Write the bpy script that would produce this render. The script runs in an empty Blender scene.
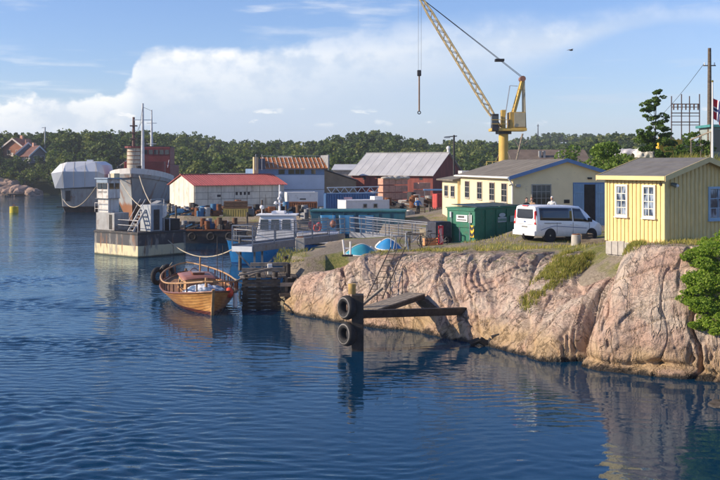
import bpy, bmesh, math, random
import numpy as np
from mathutils import Vector, Matrix
R = math.radians
rng = np.random.default_rng(7)
random.seed(7)
scene = bpy.context.scene
col = scene.collection

# ------------------------------------------------------------------ camera
CAMH, F, HY = 8.0, 1000.0, 165.0          # eye height, focal length in photo pixels, horizon row
cam_d = bpy.data.cameras.new('camera'); cam = bpy.data.objects.new('camera', cam_d); col.objects.link(cam)
cam.location = (0, 0, CAMH); cam.rotation_euler = (R(90), 0, 0)
cam_d.sensor_width = 36; cam_d.lens = 36*F/720; cam_d.shift_y = -(240-HY)/720
cam_d.clip_start = 0.5; cam_d.clip_end = 9000
scene.camera = cam

# ------------------------------------------------------------------ sky, sun, exposure
SUN_EL, SUN_D = 24.0, Vector((-0.985, -0.17, 0)).normalized()      # horizontal direction towards the sun
world = bpy.data.worlds.new('World'); scene.world = world; world.use_nodes = True
def build_world():
    nt = world.node_tree; N = nt.nodes; L = nt.links; N.clear()
    def n(t, **kw):
        x = N.new(t)
        for k, v in kw.items(): setattr(x, k, v)
        return x
    def mth(op, a, b=None, c=None, clamp=False):
        x = n('ShaderNodeMath', operation=op, use_clamp=clamp)
        for i, v in enumerate((a, b, c)):
            if v is None: continue
            if isinstance(v, (int, float)): x.inputs[i].default_value = v
            else: L.new(v, x.inputs[i])
        return x.outputs[0]
    def sm(v, lo, hi, a=0., b=1.):
        x = n('ShaderNodeMapRange', interpolation_type='SMOOTHSTEP')
        L.new(v, x.inputs[0])
        for i, q in zip((1, 2, 3, 4), (lo, hi, a, b)): x.inputs[i].default_value = q
        return x.outputs[0]
    sky = n('ShaderNodeTexSky', sky_type='NISHITA', sun_disc=False)
    sky.sun_elevation = R(SUN_EL); sky.sun_rotation = math.atan2(SUN_D.x, SUN_D.y)
    sky.air_density = 1.0; sky.dust_density = 0.35; sky.ozone_density = 4.0
    tc = n('ShaderNodeTexCoord'); sep = n('ShaderNodeSeparateXYZ'); L.new(tc.outputs['Generated'], sep.inputs[0])
    X, Y, Z = sep.outputs
    az = mth('ARCTAN2', X, Y)
    rad = mth('SQRT', mth('ADD', mth('MULTIPLY', X, X), mth('MULTIPLY', Y, Y)))
    el = mth('DIVIDE', Z, mth('MAXIMUM', rad, 0.02))
    comb = n('ShaderNodeCombineXYZ'); L.new(az, comb.inputs[0]); L.new(el, comb.inputs[1])
    def noise(scale, detail, sx=1, sy=1, off=0, rough=.55):
        mp = n('ShaderNodeMapping'); L.new(comb.outputs[0], mp.inputs[0])
        mp.inputs['Scale'].default_value = (sx, sy, 1); mp.inputs['Location'].default_value = (off, off*.7, off)
        t = n('ShaderNodeTexNoise'); L.new(mp.outputs[0], t.inputs['Vector'])
        t.inputs['Scale'].default_value = scale; t.inputs['Detail'].default_value = detail; t.inputs['Roughness'].default_value = rough
        return t.outputs['Fac']
    # outline of the cloud bank: elevation of its top against azimuth
    t01 = mth('DIVIDE', mth('ADD', az, 0.45), 0.9, clamp=True)
    fc = n('ShaderNodeFloatCurve'); L.new(t01, fc.inputs['Value'])
    cv = fc.mapping.curves[0]
    pts = [(-0.45, .06), (-.36, .062), (-.311, .070), (-.25, .070), (-.226, .090), (-.207, .121), (-.16, .118), (-.085, .122), (.007, .141), (.08, .152), (.2, .150), (.29, .158), (.45, .13)]
    while len(cv.points) < len(pts): cv.points.new(.5, .5)
    for p, (a, e) in zip(cv.points, pts):
        p.location = ((a+.45)/.9, e*4); p.handle_type = 'AUTO'
    fc.mapping.update()
    top = mth('DIVIDE', fc.outputs[0], 4.0)
    puff = mth('SUBTRACT', noise(34, 6, 1, 1.3, 3.1), .5)
    big = mth('SUBTRACT', noise(9, 4, 1, 2.2, 1.3), .5)
    d = mth('SUBTRACT', mth('ADD', mth('ADD', top, mth('MULTIPLY', puff, sm(az, -.235, -.19, .045, .016))), mth('MULTIPLY', big, sm(az, -.235, -.19, .05, .018))), el)
    right = sm(az, -.16, .10)                                 # the anvil thins into a veil towards this side
    hard = sm(d, 0., .011); soft = sm(d, -.005, .035)
    edge = mth('ADD', mth('MULTIPLY', hard, mth('SUBTRACT', 1., right)), mth('MULTIPLY', soft, right))
    th = sm(az, -.02, .30, .125, .022); inner = mth('SUBTRACT', 1., mth('MULTIPLY', sm(mth('DIVIDE', d, th), .45, 1.25), .88))                          # under the anvil more blue shows through
    thin = mth('ADD', mth('MULTIPLY', mth('SUBTRACT', 1., right), .93), mth('MULTIPLY', mth('MULTIPLY', right, inner), .92))
    wisp = sm(noise(7, 6, 1, 5, 7.7), .36, .66, .80, 1.)
    m1 = mth('MULTIPLY', mth('MULTIPLY', edge, thin), wisp)
    # low row of small cumulus and streaks of high cloud
    low = mth('MULTIPLY', mth('MULTIPLY', sm(el, .036, .046), sm(el, .062, .05)), sm(noise(30, 5, .8, 2.0, 5.2), .57, .66))
    hi = mth('MULTIPLY', sm(noise(6, 6, 1, 6, 2.4), .56, .74), sm(el, .10, .16, 0., .55))
    strk = mth('MULTIPLY', mth('MULTIPLY', sm(noise(10, 5, 1, 9, 9.1), .5, .68), mth('MULTIPLY', sm(el, .02, .04), sm(el, .13, .07))), .5)
    m = mth('MAXIMUM', mth('MAXIMUM', m1, mth('MULTIPLY', low, .85)), mth('MAXIMUM', hi, strk))
    # colour: bright sunlit heads, grey-blue bodies
    lit = mth('MULTIPLY', sm(d, .085, .0), sm(puff, -.14, .10, .30, 1.))
    lit = mth('MAXIMUM', mth('MULTIPLY', lit, mth('SUBTRACT', 1., mth('MULTIPLY', right, .35))), mth('MULTIPLY', low, .9))
    ramp = n('ShaderNodeMixRGB'); L.new(lit, ramp.inputs[0])
    ramp.inputs[1].default_value = (4.3, 5.05, 6.1, 1); ramp.inputs[2].default_value = (7.8, 7.75, 7.6, 1)
    # thin milky haze towards the horizon, all the way round
    hz = n('ShaderNodeMixRGB'); L.new(sm(el, .10, .0, 0., .42), hz.inputs[0]); tn = n('ShaderNodeMixRGB', blend_type='MULTIPLY'); tn.inputs[0].default_value = 1.; L.new(sky.outputs[0], tn.inputs[1]); tn.inputs[2].default_value = (.98, .97, 1.17, 1); L.new(tn.outputs[0], hz.inputs[1]); hz.inputs[2].default_value = (4.3, 5.2, 6.6, 1)
    mix = n('ShaderNodeMixRGB'); L.new(m, mix.inputs[0]); L.new(hz.outputs[0], mix.inputs[1]); L.new(ramp.outputs[0], mix.inputs[2])
    bg = n('ShaderNodeBackground'); L.new(mix.outputs[0], bg.inputs[0]); bg.inputs[1].default_value = SKY
    out = n('ShaderNodeOutputWorld'); L.new(bg.outputs[0], out.inputs[0])
SKY = 0.112
build_world()
sd = bpy.data.lights.new('sun', 'SUN'); sun = bpy.data.objects.new('sun', sd); col.objects.link(sun)
sd.energy = 5.0; sd.angle = R(.53); sd.color = (1.0, .83, .63)
sv = Vector((SUN_D.x*math.cos(R(SUN_EL)), SUN_D.y*math.cos(R(SUN_EL)), math.sin(R(SUN_EL))))
sun.rotation_euler = sv.to_track_quat('Z', 'Y').to_euler(); sun.location = (-60, -10, 60)
scene.view_settings.view_transform = 'Standard'; scene.view_settings.look = 'None'
scene.view_settings.exposure = 0.42; scene.view_settings.gamma = 1.0
scene.render.engine = 'CYCLES'; scene.cycles.use_denoising = True
scene.cycles.max_bounces = 6; scene.cycles.glossy_bounces = 4; scene.cycles.transparent_max_bounces = 6; scene.cycles.caustics_reflective = False

# ------------------------------------------------------------------ helpers
def P(x, y, Z): return Vector(((x-360)*Z/F, Z, CAMH-(y-HY)*Z/F))
def tag(o, label=None, cat=None, group=None, kind=None):
    if label: o['label'] = label
    if cat: o['category'] = cat
    if group: o['group'] = group
    if kind: o['kind'] = kind
    return o
def T(name, label, cat, loc=(0, 0, 0), rz=0., group=None, rot=None):
    o = bpy.data.objects.new(name, None); col.objects.link(o); o.empty_display_size = .2
    o.location = loc; o.rotation_euler = rot if rot else (0, 0, R(rz))
    return tag(o, label, cat, group)
def kids(o): return [c for c in bpy.data.objects if c.parent is o]
def copy_tree(o, parent=None):
    c = o.copy(); col.objects.link(c); c.parent = parent
    for k in kids(o): copy_tree(k, c)
    return c
class MB:
    def __init__(s): s.v = []; s.f = []; s.m = []
    def add(s, vs, fs, mi=0):
        b = len(s.v); s.v += [tuple(p) for p in vs]; s.f += [tuple(b+i for i in q) for q in fs]; s.m += [mi]*len(fs); return s
    def box(s, x0, x1, y0, y1, z0, z1, mi=0):
        vs = [(x0, y0, z0), (x1, y0, z0), (x1, y1, z0), (x0, y1, z0), (x0, y0, z1), (x1, y0, z1), (x1, y1, z1), (x0, y1, z1)]
        return s.add(vs, [(0, 3, 2, 1), (4, 5, 6, 7), (0, 1, 5, 4), (1, 2, 6, 5), (2, 3, 7, 6), (3, 0, 4, 7)], mi)
    def bar(s, p0, p1, w, h=None, mi=0, up=(0, 0, 1)):
        p0, p1 = Vector(p0), Vector(p1); h = h or w; d = (p1-p0).normalized(); u = Vector(up)
        if abs(d.dot(u)) > .98: u = Vector((1, 0, 0))
        a = d.cross(u).normalized(); b = a.cross(d).normalized(); vs = []
        for p in (p0, p1):
            for sa, sb in ((-1, -1), (1, -1), (1, 1), (-1, 1)): vs.append(p+a*sa*w/2+b*sb*h/2)
        return s.add(vs, [(0, 1, 2, 3), (7, 6, 5, 4), (0, 4, 5, 1), (1, 5, 6, 2), (2, 6, 7, 3), (3, 7, 4, 0)], mi)
    def cyl(s, p0, p1, r0, r1=None, n=10, mi=0, cap=True):
        p0, p1 = Vector(p0), Vector(p1); r1 = r0 if r1 is None else r1; d = (p1-p0).normalized(); u = Vector((0, 0, 1)) if abs(d.z) < .95 else Vector((1, 0, 0))
        a = d.cross(u).normalized(); b = a.cross(d); vs = []
        for p, r in ((p0, r0), (p1, r1)):
            for i in range(n):
                t = 2*math.pi*i/n; vs.append(p+a*math.cos(t)*r+b*math.sin(t)*r)
        fs = [(i, i+n, (i+1) % n+n, (i+1) % n) for i in range(n)]
        if cap: fs += [tuple(range(n)), tuple(range(2*n-1, n-1, -1))]
        return s.add(vs, fs, mi)
    def tube(s, pts, r, n=6, mi=0):
        for a, b in zip(pts[:-1], pts[1:]): s.cyl(a, b, r, r, n, mi)
        return s
    def prism(s, poly, vec, mi=0):
        n = len(poly); vec = Vector(vec); a = [Vector(p) for p in poly]; vs = a+[p+vec for p in a]
        fs = [tuple(range(n-1, -1, -1)), tuple(range(n, 2*n))]+[(i, (i+1) % n, (i+1) % n+n, i+n) for i in range(n)]
        return s.add(vs, fs, mi)
    def grid(s, rows, mi=0, close=False):
        m = len(rows[0]); vs = [p for r in rows for p in r]; fs = []
        for i in range(len(rows)-1):
            for j in range(m if close else m-1):
                k = (j+1) % m; fs.append((i*m+j, i*m+k, (i+1)*m+k, (i+1)*m+j))
        return s.add(vs, fs, mi)
    def ring(s, c, axis, R0, r, n=20, k=8, mi=0, flat=1.0):
        c = Vector(c); ax = Vector(axis).normalized(); u = Vector((0, 0, 1)) if abs(ax.z) < .9 else Vector((1, 0, 0)); a = ax.cross(u).normalized(); b = ax.cross(a); rows = []
        for i in range(n+1):
            t = 2*math.pi*i/n; e = a*math.cos(t)+b*math.sin(t); row = []
            for j in range(k):
                q = 2*math.pi*j/k; row.append(c+e*(R0+r*math.cos(q))+ax*r*flat*math.sin(q))
            rows.append(row)
        return s.grid(rows, mi, close=True)
    def ball(s, c, r, n=10, k=7, mi=0, sq=(1, 1, 1)):
        c = Vector(c); rows = []
        for i in range(k+1):
            t = math.pi*i/k
            rows.append([c+Vector((r*sq[0]*math.sin(t)*math.cos(2*math.pi*j/n), r*sq[1]*math.sin(t)*math.sin(2*math.pi*j/n), r*sq[2]*math.cos(t))) for j in range(n)])
        return s.grid(rows, mi, close=True)
    def mesh(s, name, mats, smooth=None):
        me = bpy.data.meshes.new(name); me.from_pydata(s.v, [], s.f); me.validate()
        for m in (mats if isinstance(mats, (list, tuple)) else [mats]): me.materials.append(m)
        if any(s.m) and len(me.polygons) == len(s.m): me.polygons.foreach_set('material_index', s.m)
        bm = bmesh.new(); bm.from_mesh(me); bmesh.ops.remove_doubles(bm, verts=bm.verts, dist=1e-5); bmesh.ops.recalc_face_normals(bm, faces=bm.faces); bm.to_mesh(me); bm.free()
        if smooth is not None:
            me.polygons.foreach_set('use_smooth', [True]*len(me.polygons)); me.set_sharp_from_angle(angle=R(smooth))
        return me
    def obj(s, name, mats, parent=None, label=None, smooth=None, bevel=0, kind=None):
        o = bpy.data.objects.new(name, s.mesh(name, mats, smooth)); col.objects.link(o); o.parent = parent
        if bevel:
            b = o.modifiers.new('bevel', 'BEVEL'); b.width = bevel; b.segments = 2; b.limit_method = 'ANGLE'
        return tag(o, label, None, None, kind)
def share(o, parent, loc=(0, 0, 0), rz=0.):
    c = bpy.data.objects.new(o.name.split('.')[0], o.data); col.objects.link(c); c.parent = parent; c.location = loc; c.rotation_euler = (0, 0, rz)
    for md in o.modifiers:
        if md.type == 'BEVEL':
            b = c.modifiers.new('bevel', 'BEVEL'); b.width = md.width; b.segments = md.segments; b.limit_method = 'ANGLE'
    return c
def np_mesh(name, V, Q, mat, tint=None, parent=None, smooth=False):
    V = np.asarray(V, np.float32); Q = np.asarray(Q, np.int32); k = Q.shape[1]
    me = bpy.data.meshes.new(name); me.vertices.add(len(V)); me.vertices.foreach_set('co', V.ravel())
    me.loops.add(Q.size); me.loops.foreach_set('vertex_index', Q.ravel())
    me.polygons.add(len(Q)); me.polygons.foreach_set('loop_start', np.arange(0, Q.size, k, dtype=np.int32))
    me.update(calc_edges=True); me.validate()
    if smooth: me.polygons.foreach_set('use_smooth', np.ones(len(Q), bool))
    if tint is not None:
        a = me.attributes.new('tint', 'FLOAT', 'FACE'); a.data.foreach_set('value', np.asarray(tint, np.float32))
    me.materials.append(mat)
    o = bpy.data.objects.new(name, me); col.objects.link(o); o.parent = parent
    return o
def text(parent, body, size, loc, rot, mat, name='lettering', ext=.004, align='CENTER', sx=1):
    c = bpy.data.curves.new(name, 'FONT'); c.body = body; c.size = size; c.extrude = ext; c.align_x = align; c.align_y = 'CENTER'
    q = bpy.data.objects.new(name, c); col.objects.link(q); me = bpy.data.meshes.new_from_object(q.evaluated_get(bpy.context.evaluated_depsgraph_get())); bpy.data.objects.remove(q)
    me.materials.clear(); me.materials.append(mat); o = bpy.data.objects.new(name, me); col.objects.link(o); o.parent = parent; o.location = loc; o.rotation_euler = rot; o.scale = (sx, 1, 1)
    return o
# vectorised value noise
def _hash(ix, iy, iz):
    h = (ix*374761393+iy*668265263+iz*2147483647+1274126177) & 0xffffffff
    h = ((h ^ (h >> 13))*1274126177) & 0xffffffff
    return ((h ^ (h >> 16)) & 0xffff)/65535.0
def vnoise(x, y, z=0.):
    x, y, z = np.broadcast_arrays(np.asarray(x, float), y, z); ix, iy, iz = [np.floor(q).astype(np.int64) for q in (x, y, z)]
    fx, fy, fz = x-ix, y-iy, z-iz; fx, fy, fz = [q*q*q*(q*(q*6-15)+10) for q in (fx, fy, fz)]; r = 0
    for a in (0, 1):
        for b in (0, 1):
            for c in (0, 1):
                r = r+_hash(ix+a, iy+b, iz+c)*(fx if a else 1-fx)*(fy if b else 1-fy)*(fz if c else 1-fz)
    return r
def fbm(x, y, z=0., o=4, g=.5):
    r = 0; a = 1; t = 0
    for i in range(o): r = r+a*vnoise(x+i*17.3, y-i*9.1, z+i*5.7); t += a; a *= g; x = x*2.03; y = y*2.03; z = z*2.03
    return r/t
def ridged(x, y, z=0., o=4):
    r = 0; a = 1; t = 0
    for i in range(o): r = r+a*(1-abs(2*vnoise(x+i*13.1, y+i*7.7, z)-1)); t += a; a *= .5; x = x*2.1; y = y*2.1; z = z*2.1
    return r/t

# ------------------------------------------------------------------ materials
def nodes(name):
    m = bpy.data.materials.new(name); m.use_nodes = True; nt = m.node_tree; b = nt.nodes['Principled BSDF']; return m, nt, b
class G:
    """tiny node-graph helper"""
    def __init__(s, nt, coord='Object', rnd=True):
        s.nt = nt; s.N = nt.nodes; s.L = nt.links
        tc = s.N.new('ShaderNodeTexCoord'); s.co = tc.outputs[coord]
        if rnd:
            oi = s.N.new('ShaderNodeObjectInfo'); ad = s.N.new('ShaderNodeVectorMath'); ad.operation = 'ADD'; ml = s.N.new('ShaderNodeMath'); ml.operation = 'MULTIPLY'; ml.inputs[1].default_value = 37.
            s.L.new(oi.outputs['Random'], ml.inputs[0]); s.L.new(s.co, ad.inputs[0]); s.L.new(ml.outputs[0], ad.inputs[1]); s.raw = s.co; s.co = ad.outputs[0]
        else: s.raw = s.co
    def noise(s, scale, detail=4, st=(1, 1, 1), rough=.55, dist=0., rot=(0, 0, 0)):
        mp = s.N.new('ShaderNodeMapping'); s.L.new(s.co, mp.inputs[0]); mp.inputs['Scale'].default_value = st; mp.inputs['Rotation'].default_value = rot
        t = s.N.new('ShaderNodeTexNoise'); s.L.new(mp.outputs[0], t.inputs['Vector']); t.inputs['Scale'].default_value = scale; t.inputs['Detail'].default_value = detail; t.inputs['Roughness'].default_value = rough; t.inputs['Distortion'].default_value = dist
        return t.outputs['Fac']
    def vor(s, scale, st=(1, 1, 1), feat='DISTANCE_TO_EDGE', rot=(0, 0, 0), warp=None, wamt=.3):
        mp = s.N.new('ShaderNodeMapping'); mp.inputs['Scale'].default_value = st; mp.inputs['Rotation'].default_value = rot
        src = s.co
        if warp is not None:
            a = s.N.new('ShaderNodeVectorMath'); a.operation = 'MULTIPLY_ADD'; s.L.new(warp, a.inputs[0]); a.inputs[1].default_value = (wamt,)*3; s.L.new(src, a.inputs[2]); src = a.outputs[0]
        s.L.new(src, mp.inputs[0]); t = s.N.new('ShaderNodeTexVoronoi'); t.feature = feat; s.L.new(mp.outputs[0], t.inputs['Vector']); t.inputs['Scale'].default_value = scale
        return t.outputs['Distance']
    def sm(s, v, lo, hi, a=0., b=1.):
        x = s.N.new('ShaderNodeMapRange'); x.interpolation_type = 'SMOOTHSTEP'; s.L.new(v, x.inputs[0])
        for i, q in zip((1, 2, 3, 4), (lo, hi, a, b)): x.inputs[i].default_value = q
        return x.outputs[0]
    def mth(s, op, a, b=None, clamp=False):
        x = s.N.new('ShaderNodeMath'); x.operation = op; x.use_clamp = clamp
        for i, v in enumerate((a, b)):
            if v is None: continue
            if isinstance(v, (int, float)): x.inputs[i].default_value = v
            else: s.L.new(v, x.inputs[i])
        return x.outputs[0]
    def mix(s, f, a, b, mode='MIX'):
        x = s.N.new('ShaderNodeMixRGB'); x.blend_type = mode
        for i, v in enumerate((f, a, b)):
            if isinstance(v, (int, float)): x.inputs[i].default_value = v
            elif isinstance(v, tuple): x.inputs[i].default_value = v if len(v) == 4 else v+(1,)
            else: s.L.new(v, x.inputs[i])
        return x.outputs[0]
    def xyz(s, v=None):
        x = s.N.new('ShaderNodeSeparateXYZ'); s.L.new(v or s.raw, x.inputs[0]); return x.outputs
    def bump(s, h, strength, dist=.05, nrm=None):
        b = s.N.new('ShaderNodeBump'); b.inputs['Strength'].default_value = strength; b.inputs['Distance'].default_value = dist; s.L.new(h, b.inputs['Height'])
        if nrm is not None: s.L.new(nrm, b.inputs['Normal'])
        return b.outputs[0]
_mc = {}
def M(c, rough=.6, metal=0., var=.18, sc=1.5, bump=.15, bs=25., streak=0., dirt=None, da=.5, ds=1.2, spec=.4, coat=0., st=(1, 1, 1), name=None):
    key = (c, rough, metal, var, sc, bump, bs, streak, dirt, da, ds, spec, coat, st)
    if key in _mc: return _mc[key]
    m, nt, b = nodes(name or 'paint'); g = G(nt)
    n1 = g.noise(sc, 5, st); f = g.sm(n1, .3, .7, 1-var, 1+var*.6)
    x = g.N.new('ShaderNodeVectorMath'); x.operation = 'SCALE'; x.inputs[0].default_value = c; g.L.new(f, x.inputs['Scale']); cc = x.outputs[0]
    if streak:
        s1 = g.noise(4., 3, (1, 1, .12)); cc = g.mix(g.sm(s1, .48, .72, 0., streak), cc, dirt+(1,) if dirt else tuple(q*.4 for q in c)+(1,))
    if dirt:
        d1 = g.noise(ds, 6, rough=.65); cc = g.mix(g.sm(d1, .62-da*.25, .75-da*.15, 0., min(1., .5+da*.5)), cc, dirt+(1,))
    g.L.new(cc, b.inputs['Base Color'])
    rn = g.sm(g.noise(sc*3, 4), .3, .7, max(.03, rough-.1), min(1, rough+.12)); g.L.new(rn, b.inputs['Roughness'])
    b.inputs['Metallic'].default_value = metal; b.inputs['Specular IOR Level'].default_value = spec; b.inputs['Coat Weight'].default_value = coat
    if bump: g.L.new(g.bump(g.noise(bs, 4, st), bump, .02), b.inputs['Normal'])
    _mc[key] = m; return m
def leaf_mat(name, c0, c1, c2, trans=.35):
    m, nt, b = nodes(name); g = G(nt)
    at = g.N.new('ShaderNodeAttribute'); at.attribute_name = 'tint'
    cr = g.N.new('ShaderNodeValToRGB'); g.L.new(at.outputs['Fac'], cr.inputs[0]); e = cr.color_ramp.elements
    e[0].color = c0+(1,); e[1].color = c2+(1,); k = e.new(.5); k.color = c1+(1,)
    g.L.new(cr.outputs[0], b.inputs['Base Color']); b.inputs['Roughness'].default_value = .65; b.inputs['Specular IOR Level'].default_value = .25
    tr = g.N.new('ShaderNodeBsdfTranslucent'); g.L.new(g.mix(1., cr.outputs[0], (1., 1.1, .5, 1), 'MULTIPLY'), tr.inputs[0])
    ms = g.N.new('ShaderNodeMixShader'); ms.inputs[0].default_value = trans; g.L.new(b.outputs[0], ms.inputs[1]); g.L.new(tr.outputs[0], ms.inputs[2])
    g.L.new(ms.outputs[0], nt.nodes['Material Output'].inputs[0]); return m
FOREST = leaf_mat('forest_foliage', (.040, .075, .026), (.105, .155, .042), (.21, .235, .065), .32)
BUSH = leaf_mat('bush_foliage', (.14, .24, .03), (.28, .40, .06), (.46, .55, .12), .55)
GRASSM = leaf_mat('grass_blades', (.14, .18, .03), (.28, .28, .06), (.48, .39, .14), .35)
WHITE = M((.78, .78, .75), .45, var=.06, dirt=(.35, .3, .24), da=.15, name='white_paint')
GLASS, _nt, _b = nodes('window_glass'); _b.inputs['Base Color'].default_value = (.02, .025, .03, 1); _b.inputs['Roughness'].default_value = .06; _b.inputs['Specular IOR Level'].default_value = .8
BARK = M((.09, .065, .045), .9, var=.4, sc=6, bump=.6, name='bark')
DARKSTEEL = M((.035, .035, .038), .55, .3, var=.3, dirt=(.12, .06, .03), da=.3, name='dark_steel')
GALV = M((.36, .38, .40), .45, .55, var=.15, dirt=(.18, .14, .1), da=.15, name='galvanised_steel')
RUBBER = M((.018, .018, .02), .8, var=.35, sc=4, bump=.4, name='rubber')
ROPE = M((.42, .37, .28), .9, var=.25, sc=12, name='rope')
TIMBER = M((.12, .095, .07), .85, var=.45, sc=2.5, bump=.6, bs=14, st=(1, 1, 6), dirt=(.22, .19, .15), da=.35, name='weathered_timber')
TIMBERL = M((.27, .23, .18), .85, var=.35, sc=3, bump=.5, bs=16, dirt=(.1, .08, .06), da=.3, name='pale_timber')
CONC = M((.42, .40, .36), .9, var=.18, sc=3, bump=.3, dirt=(.2, .18, .15), da=.25, name='concrete')
RUST = M((.20, .075, .03), .85, var=.4, sc=3, bump=.4, dirt=(.07, .04, .03), da=.4, name='rust')
BLACK = M((.012, .012, .014), .6, var=.3, name='black')

# foliage clouds ---------------------------------------------------
def leaf_quads(C, size, rng, flat=.5):
    """one bent-free quad per centre, random orientation; returns V, Q"""
    n = len(C); a = rng.normal(size=(n, 3)); a[:, 2] *= flat; a /= np.linalg.norm(a, axis=1)[:, None]
    r = rng.normal(size=(n, 3)); b = np.cross(a, r); b /= np.linalg.norm(b, axis=1)[:, None]
    s = (size*rng.uniform(.6, 1.35, n))[:, None]; l = s*rng.uniform(.55, .9, n)[:, None]
    V = np.stack([C-a*s, C+b*l, C+a*s, C-b*l], 1).reshape(-1, 3); Q = np.arange(4*n).reshape(n, 4); return V, Q
def crown_points(center, rx, rz, n, rng, clumps=9, pine=False, sub=.42):
    t = rng.uniform(-1, 1, clumps) if not pine else np.linspace(-1, 1, clumps); ph = rng.uniform(0, 6.28, clumps)
    rr = np.sqrt(np.clip(1-t*t, 0.05, 1))*rng.uniform(.35, .95, clumps) if not pine else (1.02-(t+1)/2)*rng.uniform(.35, .9, clumps)
    cc = np.stack([rr*np.cos(ph)*rx, rr*np.sin(ph)*rx, t*rz*.82], 1)+np.asarray(center)
    k = rng.integers(0, clumps, n); d = rng.normal(size=(n, 3)); d /= np.linalg.norm(d, axis=1)[:, None]
    d *= (rng.uniform(.45, 1, n)**.5)[:, None]; cr = rng.uniform(.75, 1.2, clumps)[k][:, None]*sub
    return cc[k]+d*cr*np.array([rx, rx, rz*.62]), k
# ================================================================== SETTING
# ---- water: real wavelets near by, one flat rippled sheet beyond
def make_water():
    m, nt, b = nodes('sea_water'); g = G(nt, rnd=False); xyz = g.xyz()
    near = g.mth('MULTIPLY', g.sm(xyz[1], 84., 66.), g.mth('MULTIPLY', g.sm(xyz[0], -39., -33.), g.sm(xyz[0], 31., 27.)))
    w1 = g.noise(.5, 2, (1, 1.8, 1), .5, .4, (0, 0, .3)); w2 = g.noise(1.6, 2, (1, 1.8, 1), .5, .4, (0, 0, -.2)); w3 = g.noise(5.5, 2, (1, 1.6, 1), .5, .3)
    patch = g.sm(g.noise(.06, 4, (1, 2.6, 1)), .35, .65, .5, 1.1)
    h = g.mth('MULTIPLY', g.mth('ADD', g.mth('MULTIPLY', w1, .30), g.mth('MULTIPLY', w2, .22)), g.mth('MULTIPLY', patch, g.mth('SUBTRACT', 1., near)))
    calm = g.sm(g.mth('ADD', xyz[0], g.mth('MULTIPLY', xyz[1], .06)), -9., 5., 1., .3)
    h = g.mth('ADD', g.mth('MULTIPLY', h, .17), g.mth('MULTIPLY', g.mth('MULTIPLY', w3, .006), calm))
    nb = g.bump(h, 1., 1.); nt.nodes.remove(b)
    df = g.N.new('ShaderNodeBsdfDiffuse'); df.inputs[0].default_value = (.0006, .027, .066, 1); gl = g.N.new('ShaderNodeBsdfGlossy'); gl.inputs[0].default_value = (.82, .95, 1., 1); gl.inputs['Roughness'].default_value = .03
    fr = g.N.new('ShaderNodeFresnel'); fr.inputs[0].default_value = 1.33; ms = g.N.new('ShaderNodeMixShader')
    for x in (gl, fr): g.L.new(nb, x.inputs['Normal'])
    g.L.new(fr.outputs[0], ms.inputs[0]); g.L.new(df.outputs[0], ms.inputs[1]); g.L.new(gl.outputs[0], ms.inputs[2]); g.L.new(ms.outputs[0], nt.nodes['Material Output'].inputs[0])
    xs = np.arange(-40, 32.01, .12); ys = np.concatenate([np.arange(20, 42, .075), np.arange(42, 60, .1), np.arange(60, 85.1, .17)]); X, Y = np.meshgrid(xs, ys); r = np.random.default_rng(3); Z = np.zeros_like(X)
    wx = X+.8*(fbm(X*.18, Y*.18, 0, 2)-.5)*4; wy = Y+.8*(fbm(X*.18+9, Y*.18, 5, 2)-.5)*4
    for k in range(90):
        lam = .26*(1.05/.26)**r.random(); th = r.normal(-1.70, .42); q = 2*np.pi/lam; a = .0031*lam**.85*r.uniform(.5, 1.2); Z += a*np.sin(q*(wx*np.cos(th)+wy*np.sin(th))+r.uniform(0, 6.28))
    calm = 1-.76*sstep(X+.06*Y, -10., 3.); gust = .45+1.0*sstep(fbm(X*.07, Y*.16, 2., 3), .34, .66)
    Z = Z*calm*gust*sstep(X, -40, -34)*(1-sstep(X, 27.5, 32))*sstep(Y, 20, 23)*(1-sstep(Y, 68, 85))
    ny, nx = X.shape; V = [np.stack([X, Y, Z], -1).reshape(-1, 3)]; i = np.arange(ny*nx).reshape(ny, nx); Q = [np.stack([i[:-1, :-1], i[:-1, 1:], i[1:, 1:], i[1:, :-1]], -1).reshape(-1, 4)]
    x0, x1, y0, y1 = xs[0], xs[-1], ys[0], ys[-1]; S = 3500; n = ny*nx; V.append(np.array([(-S, -200, 0), (x0, -200, 0), (x1, -200, 0), (S, -200, 0), (-S, y0, 0), (x0, y0, 0), (x1, y0, 0), (S, y0, 0), (-S, y1, 0), (x0, y1, 0), (x1, y1, 0), (S, y1, 0), (-S, 3400, 0), (x0, 3400, 0), (x1, 3400, 0), (S, 3400, 0)]))
    Q.append(np.array([[r_*4+c, r_*4+c+1, r_*4+c+5, r_*4+c+4] for r_ in range(3) for c in range(3) if not (r_ == 1 and c == 1)])+n)
    o = np_mesh('water', np.concatenate(V), np.concatenate(Q), m, smooth=True); tag(o, 'blue rippled harbour water', kind='structure')
def sstep(x, a, b): t = np.clip((x-a)/(b-a), 0, 1); return t*t*(3-2*t)
make_water()

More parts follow.
